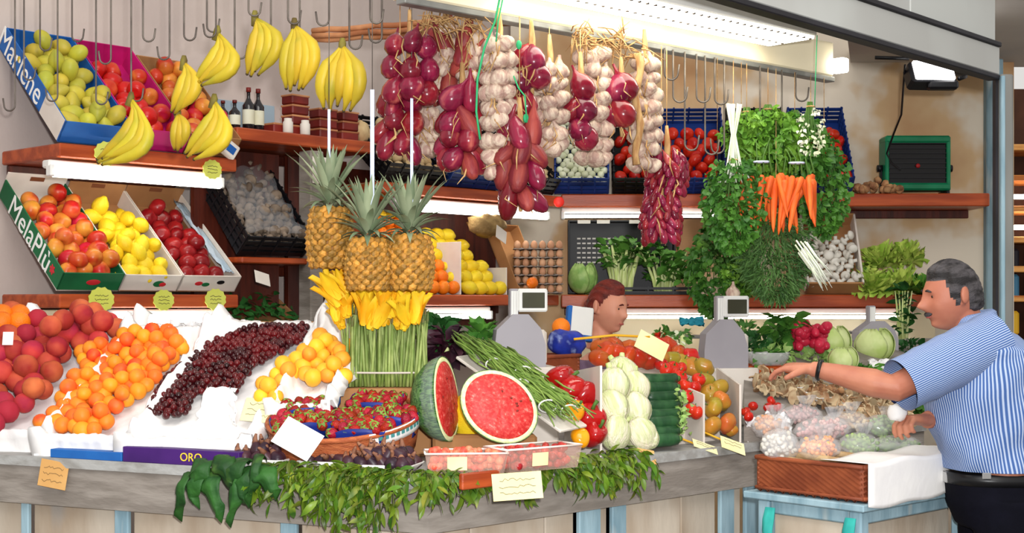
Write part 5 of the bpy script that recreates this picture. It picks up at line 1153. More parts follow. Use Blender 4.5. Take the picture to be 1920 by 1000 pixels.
# ================================================================== scales, seen from behind
m_scale = mat('grey_scale_casing', (158,154,160), (150,146,152), 3, 0.5); m_disp = mat('scale_display', (72,72,54), (60,60,46), 4, 0.2)
def scale_(u, vb, d, w, h, label, disp=True, flip=1):
    p = RV(u, vb, d); t = thing('weighing_scale', frame(p, Vector((.985,.17,0)), Vector((-.17,.985,0))), label, 'scale')
    prof = [(-.5*w,0),(.5*w,0),(.5*w,.28*h),(.40*w,.50*h),(.16*w,.68*h),(-.14*w,.68*h),(-.46*w,.48*h),(-.5*w,.25*h)]
    ob('body', M1(prism(prof, -.045, .045), 'body', m_scale, False), Matrix(((1,0,0,0),(0,0,-1,0),(0,1,0,0),(0,0,0,1))), t)
    ob('body_edge', M1(box(.055*w/.2, .13, .46*h, (.40*w, .03, .25*h), .012), 'edge', m_wcard, False), None, t)
    ob('column', M1(box(.17*w, .05, .5*h, (-.10*w*flip, 0, .76*h), .006), 'column', m_scale, False), None, t)
    for k in range(5): ob('column_groove', M1(box(.006, .004, .44*h, (-.10*w*flip-.05*w+.025*w*k, -.026, .76*h)), 'groove', m_white, False), None, t)
    if disp:
        ob('display_head', M1(box(.58*w, .06, .30*h, (.26*w*flip, .0, .86*h), .006), 'head', m_white, False), None, t)
        ob('display', M1(box(.44*w, .006, .20*h, (.27*w*flip, -.032, .86*h), .002), 'display', m_disp, False), None, t)
    ob('pan', M1(box(w*1.3, .24, .012, (0, .22, .42*h), .005), 'pan', m_steel, False), None, t)
    return t
scale_(972, 688, .62, .20, .30, 'grey weighing scale with square display beside the beans')
scale_(1356, 690, .55, .20, .315, 'grey weighing scale with garlic on top, behind the green tomatoes')
scale_(1640, 662, .80, .23, .25, 'grey weighing scale behind the pale cabbages', False)
for u, d, zt in ((972, .62, 0), (1356, .55, 0), (1640, .80, 0)):
    pz = RV(u, {972:688,1356:690,1640:662}[u], d)
    ob('scale_plinth', M1(box(.30,.26,pz.z-ZC-.002,(0,.08,(pz.z-ZC)/2),.006), 'plinth', m_wcard, False), TRS((pz.x,pz.y,ZC+.001), (0,0,.17)), None, 'white plinth under the weighing scale '+{972:'beside the beans',1356:'behind the green tomatoes',1640:'behind the cabbages'}[u], 'plinth')
m_garl = mat('garlic_skin', (206,186,166), (166,134,122), 16, 0.6, 0.4, 40, rnd=0.1, stretch=(5,5,1)); 
garl_sh = lathe([(.004,.040),(.005,.030),(.009,.021),(.019,.012),(.025,0),(.024,-.010),(.016,-.018),(.004,-.020),(0,-.019)], 16, lambda q: Vector((q.x*(1+.07*math.cos(7*math.atan2(q.y,q.x))), q.y*(1+.07*math.cos(7*math.atan2(q.y,q.x))), q.z)))
kind('garlic', garl_sh, m_garl)
ob('garlic_bulb', ME['garlic'], TRS(RV(1374, 549, .55), (.2,0,0), 1.25), None, 'white garlic bulb lying on top of the middle scale', 'garlic')
# long yellow-handled card above the tomatoes and low cards on the counter edge
t = ob('price_card', M1(box(.13,.003,.085,b=.001), 'card', m_card, False), TRS(RV(1222, 648, .34), (-.5,.5,.1)), None, 'cream price card on a yellow stick above the tomatoes', 'price card')
ob('stick', M1(tube([(-.02,0,.03),(-.15,.02,-.03),(-.29,.03,-.13)], .005, 6), 'stick', MATS['yellow_stick']), None, t)
card(1322, 838, 5.20, .105, .045, (-.95,.35,.3), 'small cream price card lying on the counter edge below the courgettes', ((-.04,.01,.01), (-.14,.03,.045)), None, 2)
card(1374, 836, 5.25, .105, .06, (-.8,.35,.3), 'cream price card on the counter edge below the green tomatoes', ((-.03,.01,.02), (-.1,.03,.05)), None, 2)
card(1213, 856, 4.98, .07, .06, (-.7,.2,.4), 'tan price card half hidden in the greenery below the fennel', None, MATS['tan_card'], 2)
# ================================================================== right end: bags, mushrooms, herbs, cabbages
SR = .36; sN = (Vector((0,0,1))-nR*SR).normalized(); sP = CC+Vector((0,0,1.10))
a, b_, c, d = RC(1395, .03, 1.10), RC(1800, .03, 1.10), RC(1800, .85, 1.39), RC(1395, .85, 1.39)
vs = [a, b_, c, d]+[Vector((p.x, p.y, ZC)) for p in (a, b_, c, d)]
ob('display_box', M1((vs, [(0,1,2,3),(7,6,5,4),(4,5,1,0),(5,6,2,1),(6,7,3,2),(7,4,0,3)]), 'display', m_apron, False), None, None, 'grey sloping display board under the mushrooms and cabbages', 'box')
def SP(u, v, h=0.0): return onp(u, v, sP+sN*h, sN)
m_porc = mat('porcini_slice', (206,186,150), (150,110,76), 16, 0.7, rnd=0.3); m_nut = mat('brown_nut', (140,92,58), (176,132,92), 14, 0.6, rnd=0.3)
psl = M1(prism([(0,-.020),(.006,-.016),(.007,.002),(.022,.006),(.020,.016),(.008,.024),(-.008,.024),(-.020,.016),(-.022,.006),(-.007,.002),(-.006,-.016)], -.0022, .0022), 'slice', m_porc, False)
nutm = M1(sph((.015,.014,.017), 9, 7), 'nut', m_nut)
for k, p in enumerate(pile([(1410,700),(1490,690),(1560,705),(1660,730),(1720,800),(1640,800),(1560,765),(1480,745),(1420,730)], sP+sN*.02, sN, .034, .3, .5)[:300]):
    ob('mushroom_slice', psl, Matrix.Translation(p) @ rotr() @ Matrix.Scale(U(1.0,1.6), 4), None, 'sliced brown mushroom'+rowlab(k), 'mushroom', 'sliced mushrooms before the customer')
pt = thing('plastic_tray', Matrix.Translation(SP(1540, 745, .02)) @ frame(Vector(), tR, nR) @ TRS(rot=(math.atan(SR),0,.0)), 'white foam tray of nuts under the outstretched arm', 'tray')
ob('tray', M1(sheet(14, 8, lambda a, b: (.22*(a-.5), .12*(b-.5), .026*max(ss(.8,1,abs(2*a-1)), ss(.75,1,abs(2*b-1)))), .003), 'tray', m_white), None, pt)
for k in range(42): ob('nut', nutm, pt.matrix_basis @ TRS((U(-.085,.085), U(-.04,.04), .02+U(0,.02)), (U(0,6),U(0,6),0), U(.8,1.1)), None, 'brown nut in the white foam tray', 'nut', 'nuts in the foam tray')
for k, (u, v) in enumerate(((1398,772),(1412,762),(1404,782),(1446,752),(1458,764),(1440,764))):
    t = ob('vine_tomato', ME['small_tomato'], TRS(SP(u, v, .03), (U(-1,1),U(-1,1),0), .78), None, 'bright red cherry tomato, %s in the cluster %s' % (('left', 'upper', 'lower')[k % 3], 'beside the white board' if k < 3 else 'beside the nut tray'), 'tomato', 'cherry tomatoes beside the bags'); ob('calyx', tcal, TRS((0,0,.002), sc=.8), t)
# clear bags of cut vegetables on and behind the wicker tray
m_fleck_o = mat('orange_cut_veg', (226,140,70), (240,180,120), 30, 0.6, rnd=0.2); m_fleck_g = mat('green_cut_veg', (104,140,66), (150,176,100), 30, 0.6, rnd=0.3); m_fleck_p = mat('pink_cut_veg', (214,178,170), (190,140,140), 30, 0.6, rnd=0.2)
m_bag = mat('clear_bag', (244,244,246), rough=0.10, alpha=0.28, bump=0.8, bsc=18)
cub = sph((.010,.008,.008), 7, 5)
for k, (p, r, m, n, nm) in enumerate((
    (FT @ Vector((.16,.27,1.075)), (.10,.075,.045), m_fleck_o, 90, 'clear bag of orange cut vegetables on the wicker tray'),
    (FT @ Vector((.34,.22,1.075)), (.085,.07,.045), m_fleck_g, 90, 'clear bag of green peas beside the orange cut vegetables'),
    (FT @ Vector((.40,.42,1.115)), (.16,.07,.05), m_fleck_p, 120, 'clear bag of pale pink cut vegetables under the customer hand'),
    (FT @ Vector((.05,.36,1.085)), (.07,.07,.06), m_whmush, 50, 'clear bag of white mushrooms at the corner of the wicker tray'),
    (SP(1500, 778, .03), (.11,.08,.04), m_fleck_p, 110, 'clear bag of pinkish shallots behind the white mushroom bag'),
    (SP(1585, 792, .03), (.12,.09,.045), m_porc, 120, 'clear bag of dried brown slices below the nut tray'),
    (SP(1445, 800, .03), (.08,.07,.05), m_fleck_o, 80, 'clear bag of small orange pieces beside the white board'),
    (SP(1655, 800, .03), (.10,.08,.05), m_fleck_g, 100, 'clear bag of green pieces beside the lower hand'),
    (FT @ Vector((.58,.22,1.06)), (.13,.08,.035), m_fleck_g, 110, 'clear flat pack of pale green salad beside the white paper'))):
    t = thing('vegetable_bag', frame(p, tR, nR), nm, 'bag', 'clear vegetable bags')
    b = MB()
    for i in range(n): 
        q = Vector((random.gauss(0,1),random.gauss(0,1),random.gauss(0,1))).normalized()*U(.3,.9)
        b.add(cub, Matrix.Translation((q.x*r[0],q.y*r[1],q.z*r[2])) @ rotr())
    ob('cut_pieces', b.mesh('pieces', m), None, t, kind='stuff')
    ob('film', M1(sph(r, 18, 12, lambda q: q*(1+.09*nz(q.x*4,q.y*5+q.z*4,k))), 'film', m_bag), None, t)
    ob('gathered_top', M1(sheet(8, 5, lambda a, b: ((a-.5)*.06*(1+1.2*b)+r[0]*.7, r[1]*.3+.02*math.sin(a*20)*b, r[2]*.6+.05*b)), 'top', m_bag), None, t)
# roots lying along the tray front
m_root = mat('pale_root', (196,168,126), (166,132,92), 16, 0.7, 0.3, 60)
for k in range(4):
    ob('parsnip_root', M1(tube([(0,0,0),(.10,.004,.003),(.22,.0,.0),(.32,-.004,0)], [.013,.014,.011,.005], 9), 'root', m_root), FT @ TRS((.035+.065*k,.40,1.032+.012*(k % 2)), (0,0,-1.57+.05*k)), None, 'pale long root in the wicker tray, %s from the left side' % od(k), 'root', 'roots in the wicker tray')
# white packs and yellow peppers at the table's right end
for k, (x, y, z) in enumerate(((.60,.05,1.03), (.64,.14,1.03), (.68,.04,1.03))):
    ob('salad_pack', M1(box(.09,.07,.05,b=.015), 'pack', m_film if k == 1 else m_white, False), FT @ TRS((x,y,z), (0,.1,.3*k)), None, ('white', 'clear', 'smaller white')[k]+' salad pack on the paper-covered crate', 'pack')
ob('yellow_leaf', M1(sheet(8, 5, lambda a, b: (.16*a, -.03-.05*b*a, .0-.05*b+.012*math.sin(a*9)), .002), 'leaf', mat('yellow_leaf', (222,190,80), (190,150,60), 12, .6)), FT @ TRS((.52,-.02,1.03)), None, 'limp yellow leaf hanging over the white paper edge', 'leaf')
# herbs, radishes, cabbages further back
m_radish = mat('radish_skin', (176,24,52), (198,44,70), 8, 0.3, rnd=0.12)
rt = thing('radish_bunch', TRS(SP(1518, 634, .09), sc=1.35), 'bunch of red radishes behind the customer hand', 'radishes')
rm = M1(sph((.020,.020,.024), 12, 9, lambda q: Vector((q.x,q.y,q.z-.5*max(0,-q.z-.8)))), 'radish', m_radish)
for k in range(48): ob('radish', rm, TRS((U(-.05,.055), U(-.04,.02), U(-.04,.05)), (U(0,6),U(0,6),0), U(.7,1.0)), rt)
b = MB()
for k in range(60): b.add(leafs(U(.05,.09),U(.02,.04),.5,.3,3), TRS((U(-.13,-.05),U(-.02,.05),U(.0,.07)), (U(-.5,1.2),U(-1,1),U(0,6))))
ob('leaves', b.mesh('leaves', m_celf), None, rt, kind='stuff')
m_palecab = mat('pale_cabbage_leaf', (206,218,152), (176,198,112), 8, 0.45, 0.3, 30, rnd=0.05)
for k, (u, v, r, lab) in enumerate(((1604, 676, .100, 'pale green cabbage left of its twin, behind the arm'), (1684, 682, .105, 'pale green cabbage against the blue sleeve'), (1580, 700, .075, 'smaller pale cabbage just above the forearm'))):
    head('cabbage', SP(u, v, -.01)+(nR*.14 if k < 2 else Vector()), r, 9, m_palecab, lab, 'cabbage', .85, .03, .15)
gb = thing('plastic_bowl', TRS(SP(1450, 684, .05)+nR*.03), 'clear bowl of green salad at the end of the outstretched hand', 'bowl')
ob('bowl', M1(lathe([(.095,.055),(.090,.03),(.070,.0),(0,-.004),(0,-.006),(.072,-.003),(.094,.03),(.099,.055)], 24), 'bowl', m_bag), None, gb)
b = MB()
for k in range(90): b.add(leafs(U(.03,.06),U(.015,.03),.5,.3,3), TRS((U(-.06,.06),U(-.05,.05),U(.005,.06)), (U(-.5,1.2),U(-1,1),U(0,6))))
ob('salad', b.mesh('salad', m_celf), None, gb, kind='stuff')
car = M1(tube([(0,0,0),(.03,0,0),(.09,.002,.001),(.14,.0,0),(.165,.003,0)], [.010,.0125,.010,.006,.0015], 9), 'carrot', mat('carrot_skin', (226,102,36), (206,82,26), 10, 0.55, 0.2, 60, rnd=0.1, stretch=(8,1,1)))
for k in range(9): ob('carrot', car, frame(SP(1395+k*10, 688+(k % 3)*4, .015), (tR+nR*U(-.5,.5)).normalized(), Vector((0,0,1))), None, '%s loose carrot from the left in front of the middle scale' % od(k), 'carrot', 'loose carrots before the scale')
for k, (u, v, m, lab) in enumerate(((1440, 640, m_leafd, 'dark green herb heap behind the salad bowl'), (1410, 622, m_celf, 'green courgette leaves right of the middle scale'), (1480, 645, m_celf, 'light green herb heap left of the radishes'), (1725, 655, m_leafd, 'green leaves under the customer chin'), (1545, 672, m_cab, 'pale green leaves between the radishes and the cabbages'), (1640, 705, m_celf, 'green leaves above the forearm, between the cabbages'), (1470, 668, m_cab, 'pale leaves beside the salad bowl'), (1420, 655, m_leafd, 'dark leaves against the middle scale'), (1700, 715, m_cab, 'pale leaves under the blue sleeve'), (1720, 765, m_celf, 'green leaves beside the dark blue bag'))):
    bush('herb_heap', SP(u, v, .02)+nR*.05, .06, 80, m, lab, 'herbs', (.03,.06), (1.3,.8,.6))
for k, (u, v) in enumerate(((1245, 628), (1262, 640), (1232, 640), (1280, 632))):
    bush('herb_heap', RV(u, v, .62), .035, 40, (m_celf, m_whonion, m_tomato, m_celf)[k], ('green', 'white-flecked', 'reddish', 'small green')[k]+' herb heap between the card and the middle scale', 'herbs', (.02,.04))
ob('teal_cloth', M1(sheet(10, 8, lambda a, b: (.11*(a-.5), .05*(b-.5), .03+.022*nz(a*6,b*6,3)), .003), 'cloth', mat('teal_cloth', (40,150,170), (30,120,140), 10, .7)), TRS(RV(1296, 612, .8), (.7,0,0)), None, 'crumpled teal cloth behind the middle scale', 'cloth')
ob('blue_stopper', M1(lathe([(0,.02),(.018,.018),(.02,0),(0,0)], 14), 'cap', m_blue), TRS(SP(1566, 662, .03)), None, 'small blue stopper beside the pale cabbages', 'stopper')
ob('white_tissue', M1(sheet(8, 8, lambda a, b: (.10*(a-.5), .07*(b-.5), .03+.02*nz(a*6,b*6,5)), .002), 'tissue', m_paper), TRS(SP(1648, 692, .04), (.5,0,0)), None, 'crumpled white tissue above the forearm', 'tissue')
ob('dark_bag', M1(sph((.075,.05,.045), 14, 9, lambda q: q*(1+.1*math.sin(6*q.x+4*q.z))), 'bag', mat('navy_bag', (26,40,92), (18,28,66), 8, .4)), TRS(SP(1690, 752, .05)), None, 'dark blue bag under the sleeve', 'bag')
# ================================================================== hooks
def hook(u, v, D, ztop, label, r=.0036, jr=.022, side=1, double=False):
    p = P(u, v, D); top = Vector((p.x, p.y, ztop)); j = []
    for k in range(9):
        a = math.pi+math.pi*k/8; j.append(p+Vector((side*(jr+jr*math.cos(a)), 0, jr*math.sin(a)+jr)))
    pts = [top, p+Vector((0,0,jr+(ztop-p.z-jr)*.5)), *j, j[-1]+Vector((side*.004,0,jr*1.3))]
    ob('wire_hook', M1(tube(pts, r, 6), 'hook', m_wire), None, None, label, 'hook', 'wire hooks')
HL = [(28,208),(45,150),(75,95),(108,190),(135,78),(180,196),(208,120),(246,190),(268,78),(318,112),(345,76),(388,60),(405,70),(440,110),(466,30),(508,110),(540,45),(562,108),(617,48),(655,92),(694,44),(716,80)]
for k, (u, v) in enumerate(HL):
    hook(u, v, dleft(u)-.03+.06*(k % 2), 2.97, 'long wire hook on the banana rail, %s' % (od(k)+' from the left' if k < 11 else od(len(HL)-1-k)+' from the onion bunches'), side=1 if k % 3 else -1)
HR = [(1246,150,1),(1262,192,1),(1284,282,1),(1306,192,1),(1322,290,1),(1340,196,1),(1358,288,-1),(1425,280,1),(1466,290,1),(1492,190,1)]
for k, (u, v, s) in enumerate(HR):
    hook(u, v, drail(u), 2.575, 'wire hook under the lit beam, %s from the garlic' % od(k), side=s, jr=.026)
# ================================================================== bananas
m_ban = mat('banana_peel', (206,178,44), (190,170,46), 5, 0.45, 0.05, 30, rnd=0.10, hue=0.012, c3=(152,152,46)); m_bant = mat('banana_tip', (70,56,30), rough=.7); m_crown = mat('banana_crown', (130,120,50), (96,80,40), 12, .7)
def bananas(top, tip, bulge, n, sp, D, label, fan=0.0, thick=.023):
    D = dleft(top[0]); T = P(*top, D); t = thing('banana_bunch', TRS(T), label, 'bananas', 'hanging banana bunches')
    e = P(*tip, D)-T; L_ = e.length; ed = e.normalized(); pr = Vector((0,-1,0)).cross(ed).normalized()
    if pr.x < 0: pr = -pr
    b = bulge/F*D
    for k in range(n):
        f = (k-(n-1)/2)
        off = pr*(f*sp[0])+Vector((0,-1,0))*(f*sp[1])
        e2 = e*(1+.05*math.sin(k*2.3))+off*1.0+pr*(fan*f)
        pts = []
        for i in range(10):
            s = i/9; pts.append(e2*s+pr*(b*math.sin(math.pi*s**.85))*(1+.18*f*math.copysign(1,b))+off*math.sin(math.pi*s)*.9+Vector((0,-.035*math.sin(math.pi*s),0)))
        rad = [.007,.009,.014,thick,thick*1.06,thick*1.06,thick,thick*.86,.011,.005]
        bo = ob('banana', M1(tube(pts, rad, 7), 'banana', m_ban), None, t)
        ob('tip', M1(sph(.0065, 7, 5), 'tip', m_bant), TRS(pts[-1]), bo)
    ob('crown', M1(tube([Vector((0,0,.028)), Vector((0,0,.01)), ed*.03], [.008,.014,.013], 8), 'crown', m_crown), None, t)
bananas((408,62), (372,155), 34, 4, (.014,.012), 4.92, 'banana bunch second of the upper row, curving to the left')
bananas((478,34), (474,138), 26, 4, (.016,.010), 4.86, 'greenish banana bunch hung highest, above the bottles')
bananas((552,48), (552,165), 14, 5, (.016,.006), 4.84, 'banana bunch beside the large frontal bunch')
bananas((642,86), (632,204), 6, 5, (.021,.006), 4.70, 'large bright yellow banana bunch facing the viewer', .004, .026)
bananas((345,118), (328,210), 22, 3, (.016,.010), 4.95, 'banana bunch hanging below the leftmost upper bunch')
bananas((333,214), (333,280), 10, 3, (.013,.004), 4.96, 'small short banana bunch in the lower row', 0, .018)
bananas((402,190), (356,292), 30, 4, (.016,.010), 4.90, 'banana bunch at the right of the lower row')
bananas((246,186), (188,302), 46, 4, (.013,.012), 4.92, 'lowest banana bunch with long crescents, before the price tag', 0, .024)
# ================================================================== pineapples on tape
m_tape = mat('pale_blue_tape', (206,216,240), (190,200,232), 6, .4); m_pine = mat('pineapple_skin', (150,100,36), (120,80,30), 24, .55, .2, 60, c3=(110,104,44)); m_pinel = mat('pineapple_leaf', (150,160,128), (112,128,98), 8, .5, rnd=.25)
m_eye = mat('pineapple_eye', (196,138,56), (140,104,44), 40, .55, rnd=.25)
eye = M1(lathe([(0,.010),(.004,.007),(.011,.004),(.013,0),(.012,-.004)], 6), 'eye', m_eye, False)
plf = [M1(leafs(l, .019, c, .5, 5, .75), 'leaf', m_pinel) for l, c in ((.13,.10), (.16,.25), (.11,.55), (.085,.9))]
def pineapple(u, vt, vb, D, hw, label, tape, m_e=None):
    top, bot = P(u, vt, D), P(u, vb, D); h = top.z-bot.z; r = hw/F*D
    t = thing('pineapple', TRS(bot), label, 'pineapple', 'hanging pineapples')
    prof = [(0,h),(r*.42,h*.985),(r*.74,h*.93),(r*.94,h*.78),(r,h*.5),(r*.96,h*.25),(r*.80,h*.08),(r*.5,h*.01),(0,0)]
    ob('body', M1(lathe(prof, 24), 'body', m_pine), None, t)
    rows = 11
    for i in range(rows):
        zz = .06+.88*i/(rows-1); z = zz*h; rr = r*(.70+.32*math.sin(math.pi*min(1, max(0, (zz*.86+.10))))**.8); n = 14
        for k in range(n):
            a = 2*math.pi*(k+.5*(i % 2))/n; d = Vector((math.cos(a), math.sin(a), (zz-.5)*.8)).normalized()
            if d.y > .35: continue
            ob('eye', eye, Matrix.Translation((rr*math.cos(a), rr*math.sin(a), z)) @ align(d) @ TRS(rot=(0,0,.5), sc=(1.45*r/.085,1.25*r/.085,1.2)), t)
    for k in range(46):
        f = k/46; a = k*2.4; el = 1.45-1.0*(1-f)**1.2
        d = Vector((math.cos(a)*math.cos(el), math.sin(a)*math.cos(el), math.sin(el)))
        ob('crown_leaf', plf[min(3, int((1-f)*4))], Matrix.Translation((math.cos(a)*.012, math.sin(a)*.012, h-.004+.05*f)) @ d.to_track_quat('Y','Z').to_matrix().to_4x4() @ TRS(sc=1.35), t)
    q = P(tape[0], tape[1], D-.02); q2 = P(tape[0], tape[2], D-.02); L_ = q.z-q2.z
    ob('tape', M1(box(.014 if tape[3] else .010, .003, L_, b=.001), 'tape', m_tape, False), TRS(q.lerp(q2, .5)-bot), t)
    ob('cord', M1(tube([P(tape[0], -70, D)-bot, q-bot], .0016, 5), 'cord', m_wire), None, t)
pineapple(619, 388, 505, 4.85, 41, 'tall pineapple hanging left of the pair', (617, 205, 330, 0))
pineapple(690, 446, 545, 4.75, 40, 'front left pineapple of the hanging pair', (698, 168, 400, 1))
pineapple(768, 440, 545, 4.80, 43, 'right pineapple of the hanging pair', (772, 168, 400, 0))
# ================================================================== onions and garlic
m_on = mat('red_onion_skin', (104,14,38), (136,32,54), 7, 0.22, rnd=0.22, hue=0.012, stretch=(5,5,.5), c3=(186,92,84), coat=.25); m_on2 = mat('dull_onion_skin', (112,28,38), (146,60,52), 9, 0.5, 0.2, 40, rnd=0.2, stretch=(5,5,.5))
m_strw = mat('dry_straw', (196,160,108), (160,118,74), 14, .8, rnd=.2, stretch=(4,4,1)); m_string = mat('green_string', (50,170,110), rough=.6)
on_r = lathe([(.003,.060),(.004,.046),(.010,.036),(.024,.022),(.031,.002),(.029,-.016),(.018,-.029),(.005,-.033),(0,-.032)], 16)
on_l = lathe([(.003,.075),(.005,.058),(.011,.042),(.020,.020),(.024,-.004),(.021,-.026),(.012,-.042),(.003,-.047),(0,-.046)], 14)
on_s = lathe([(.002,.046),(.003,.036),(.008,.022),(.0125,.006),(.012,-.010),(.007,-.022),(0,-.026)], 10)
kind('onion_round', on_r, m_on); kind('onion_long', on_l, m_on); kind('onion_dull', on_l, m_on2); kind('shallot', on_s, m_on)
def hang_d(u): return drail(u) if u > 930 else dleft(max(u, 640))-.0
def bunch(name, u, v0, v1, w, me, step, pname, label, cat, group, dz=0.0, rad=.05, straw=8, sc=(1.18,1.5), taper=.15, flip=False):
    """a string of bulbs hanging round a straw core"""
    D = hang_d(u)+dz; top = P(u, v0, D); bot = P(u, v1, D); t = thing(name, TRS(top), label, cat, group)
    H = top.z-bot.z; hw = w/2/F*D; z = .03
    while z < H-.02:
        k = z/H; rr = hw*(1-taper*abs(2*k-1)); n = max(2, int(2*math.pi*rr*.75/step)); a0 = U(0,6)
        for i in range(n):
            a = a0+2*math.pi*i/n
            if math.sin(a) > .55: continue
            rad_ = max(0.006, rr-step*.42); q = Vector((math.cos(a)*rad_, math.sin(a)*rad_*.7, -z+U(-.2,.2)*step))
            d = Vector((-math.cos(a)*.5+U(-.6,.6), -math.sin(a)*.35+U(-.5,.5), 1.0 if not flip else -1))
            ob(pname, me if not isinstance(me, (list, tuple)) else random.choice(me), Matrix.Translation(q) @ align(d) @ TRS(rot=(0,0,U(0,6)), sc=U(*sc)), t)
        z += step*.92
    ob('straw_core', M1(tube([Vector((0,0,.10)), Vector((.003,0,.03)), Vector((0,.004,-H*.4)), Vector((.004,0,-H*.9))], [.006,.012,.014,.006], 8), 'core', m_strw), None, t)
    for k in range(straw):
        a = U(0,6.28); z = -U(-.04,.85)*H; q = Vector((math.cos(a)*hw*.5, -abs(math.sin(a))*hw*.6-.01, z))
        ob('dry_leaf', M1(tube([q, q+Vector((U(-.02,.02),-.01,-.03)), q+Vector((U(-.035,.035),-.012,U(-.09,-.05)))], [.003,.0035,.001], 5, flat=.35), 'leaf', m_strw), None, t)
    if D > 0: ob('cord', M1(tube([Vector((0,0,2.57-top.z if u > 930 else 2.96-top.z)), Vector((0,0,.05))], .0018, 5), 'cord', m_strw), None, t)
    return t
R_, L2, DU = ME['onion_round'], ME['onion_long'], ME['onion_dull']; G = ME['garlic']; SH = ME['shallot']
bunch('onion_bunch', 768, 72, 195, 112, R_, .082, 'onion', 'large bunch of round red onions beside the bananas', 'onions', 'hanging onion bunches', -.05)
bunch('onion_bunch', 750, 180, 292, 96, [R_, L2], .080, 'onion', 'lower part-bunch of glossy onions below the large round bunch', 'onions', 'hanging onion bunches', -.02)
bunch('onion_bunch', 866, 172, 345, 96, [L2, DU, R_], .076, 'onion', 'bunch of dull red onions before the blue crate', 'onions', 'hanging onion bunches', -.06)
bunch('onion_bunch', 974, 238, 415, 96, [L2, DU], .076, 'onion', 'bunch of long red onions hanging lowest in the middle', 'onions', 'hanging onion bunches', -.10)
bunch('onion_bunch', 996, 92, 188, 76, R_, .082, 'onion', 'small cluster of round onions with a green tag above', 'onions', 'hanging onion bunches', -.08)
bunch('onion_bunch', 975, 178, 240, 64, [L2, R_], .072, 'onion', 'few onions tied by the green string above the long bunch', 'onions', 'hanging onion bunches', -.05)
bunch('onion_bunch', 1088, 150, 270, 66, R_, .088, 'onion', 'large round onions hanging between two garlic braids', 'onions', 'hanging onion bunches', -.08, sc=(1.35,1.6))
bunch('onion_bunch', 1164, 158, 268, 66, R_, .095, 'onion', 'two tiers of big shiny onions left of the last garlic braid', 'onions', 'hanging onion bunches', -.07, sc=(1.45,1.75))
bunch('shallot_bunch', 1250, 285, 372, 82, SH, .030, 'shallot', 'upper bunch of small red shallots right of the garlic', 'shallots', 'hanging shallots', -.06, sc=(1.1,1.4))
bunch('shallot_bunch', 1240, 362, 468, 78, SH, .030, 'shallot', 'lower bunch of small red shallots before the celery', 'shallots', 'hanging shallots', -.06, sc=(1.1,1.4))
bunch('garlic_braid', 935, 70, 345, 72, G, .058, 'bulb', 'garlic braid in the middle with the green string', 'garlic', 'hanging garlic braids', -.02, straw=14)
bunch('garlic_braid', 1030, 118, 310, 72, G, .058, 'bulb', 'garlic braid right of the small onion cluster', 'garlic', 'hanging garlic braids', -.02, straw=12)
bunch('garlic_braid', 1112, 92, 312, 78, G, .058, 'bulb', 'garlic braid behind the large round onions', 'garlic', 'hanging garlic braids', .03, straw=12)
bunch('garlic_braid', 1208, 105, 345, 68, G, .060, 'bulb', 'last garlic braid with a long straw plait, nearest the shallots', 'garlic', 'hanging garlic braids', -.03, straw=16)
bunch('garlic_braid', 835, 48, 175, 66, [G, DU], .048, 'bulb', 'purplish garlic braid behind the round onions', 'garlic', 'hanging garlic braids', .08, straw=22)
bunch('garlic_braid', 880, 55, 170, 50, [G, DU, DU], .050, 'bulb', 'short garlic and onion string with brown husks', 'garlic', 'hanging garlic braids', .06, straw=20)
bunch('garlic_braid', 800, 195, 300, 50, G, .048, 'bulb', 'small garlic string half hidden behind the onions', 'garlic', 'hanging garlic braids', .10, straw=10)
# straw plait, dry husk tops, green strings
pp = [P(1196+5*math.sin(k*1.1), 100+k*19, drail(1196)-.09) for k in range(12)]
ob('straw_plait', M1(tube(pp, [.012+.003*(k % 2) for k in range(12)], 8), 'plait', m_strw), None, None, 'thick straw plait running down the last garlic braid', 'straw')
for k, (u, v, n) in enumerate(((815, 40, 40), (1095, 72, 36), (1150, 78, 34), (1185, 100, 24), (880, 48, 30))):
    D = hang_d(u)-.03; b = MB(); c = P(u, v, D)
    for i in range(n):
        d = Vector((random.gauss(0,.8), random.gauss(0,.5), U(-1.2,.9))).normalized(); q = c+Vector((U(-.05,.05),U(-.03,.03),U(-.03,.03)))
        b.add(tube([q, q+d*.035+Vector((0,0,.006)), q+d*U(.06,.10)+Vector((U(-.01,.01),0,-.012))], [.003,.0028,.0008], 4))
    ob('dry_stalks', b.mesh('stalks', m_strw), None, None, 'tangle of dry straw stalks '+('beside the bananas, above the purplish garlic', 'above the third garlic braid', 'above the two big shiny onions', 'above the last garlic braid', 'above the short onion string')[k], 'straw', kind='stuff')
def strg(pts, label, r=.0028): ob('green_string', M1(tube(pts, r, 5), 'string', m_string), None, None, label, 'string', 'green strings')
D_ = hang_d(925)-.10
strg([P(938,-8,D_), P(928,40,D_), P(908,90,D_), P(895,150,D_), P(893,210,D_), P(900,262,D_)], 'green string running down beside the middle garlic braid', .004)
strg([P(944,-8,D_), P(934,40,D_), P(930,78,D_)], 'short green string beside the longer one at the top')
strg([P(962,140,D_+.05), P(972,165,D_+.03), P(984,180,D_+.02), P(988,230,D_+.02)], 'green string tied round the onion cluster')
strg([P(1532,66,5.6), P(1529,150,5.62), P(1527,215,5.66)], 'thin green cord hanging over the parsley from the lamp', .002)
for k, (u, v) in enumerate(((973, 84), (986, 222))):
    ob('green_clip', M1(sph((.010,.008,.016), 8, 6), 'clip', m_string), TRS(P(u, v, hang_d(975)-.12)), None, ('upper' if k == 0 else 'lower')+' green clip at the onion clusters', 'clip')
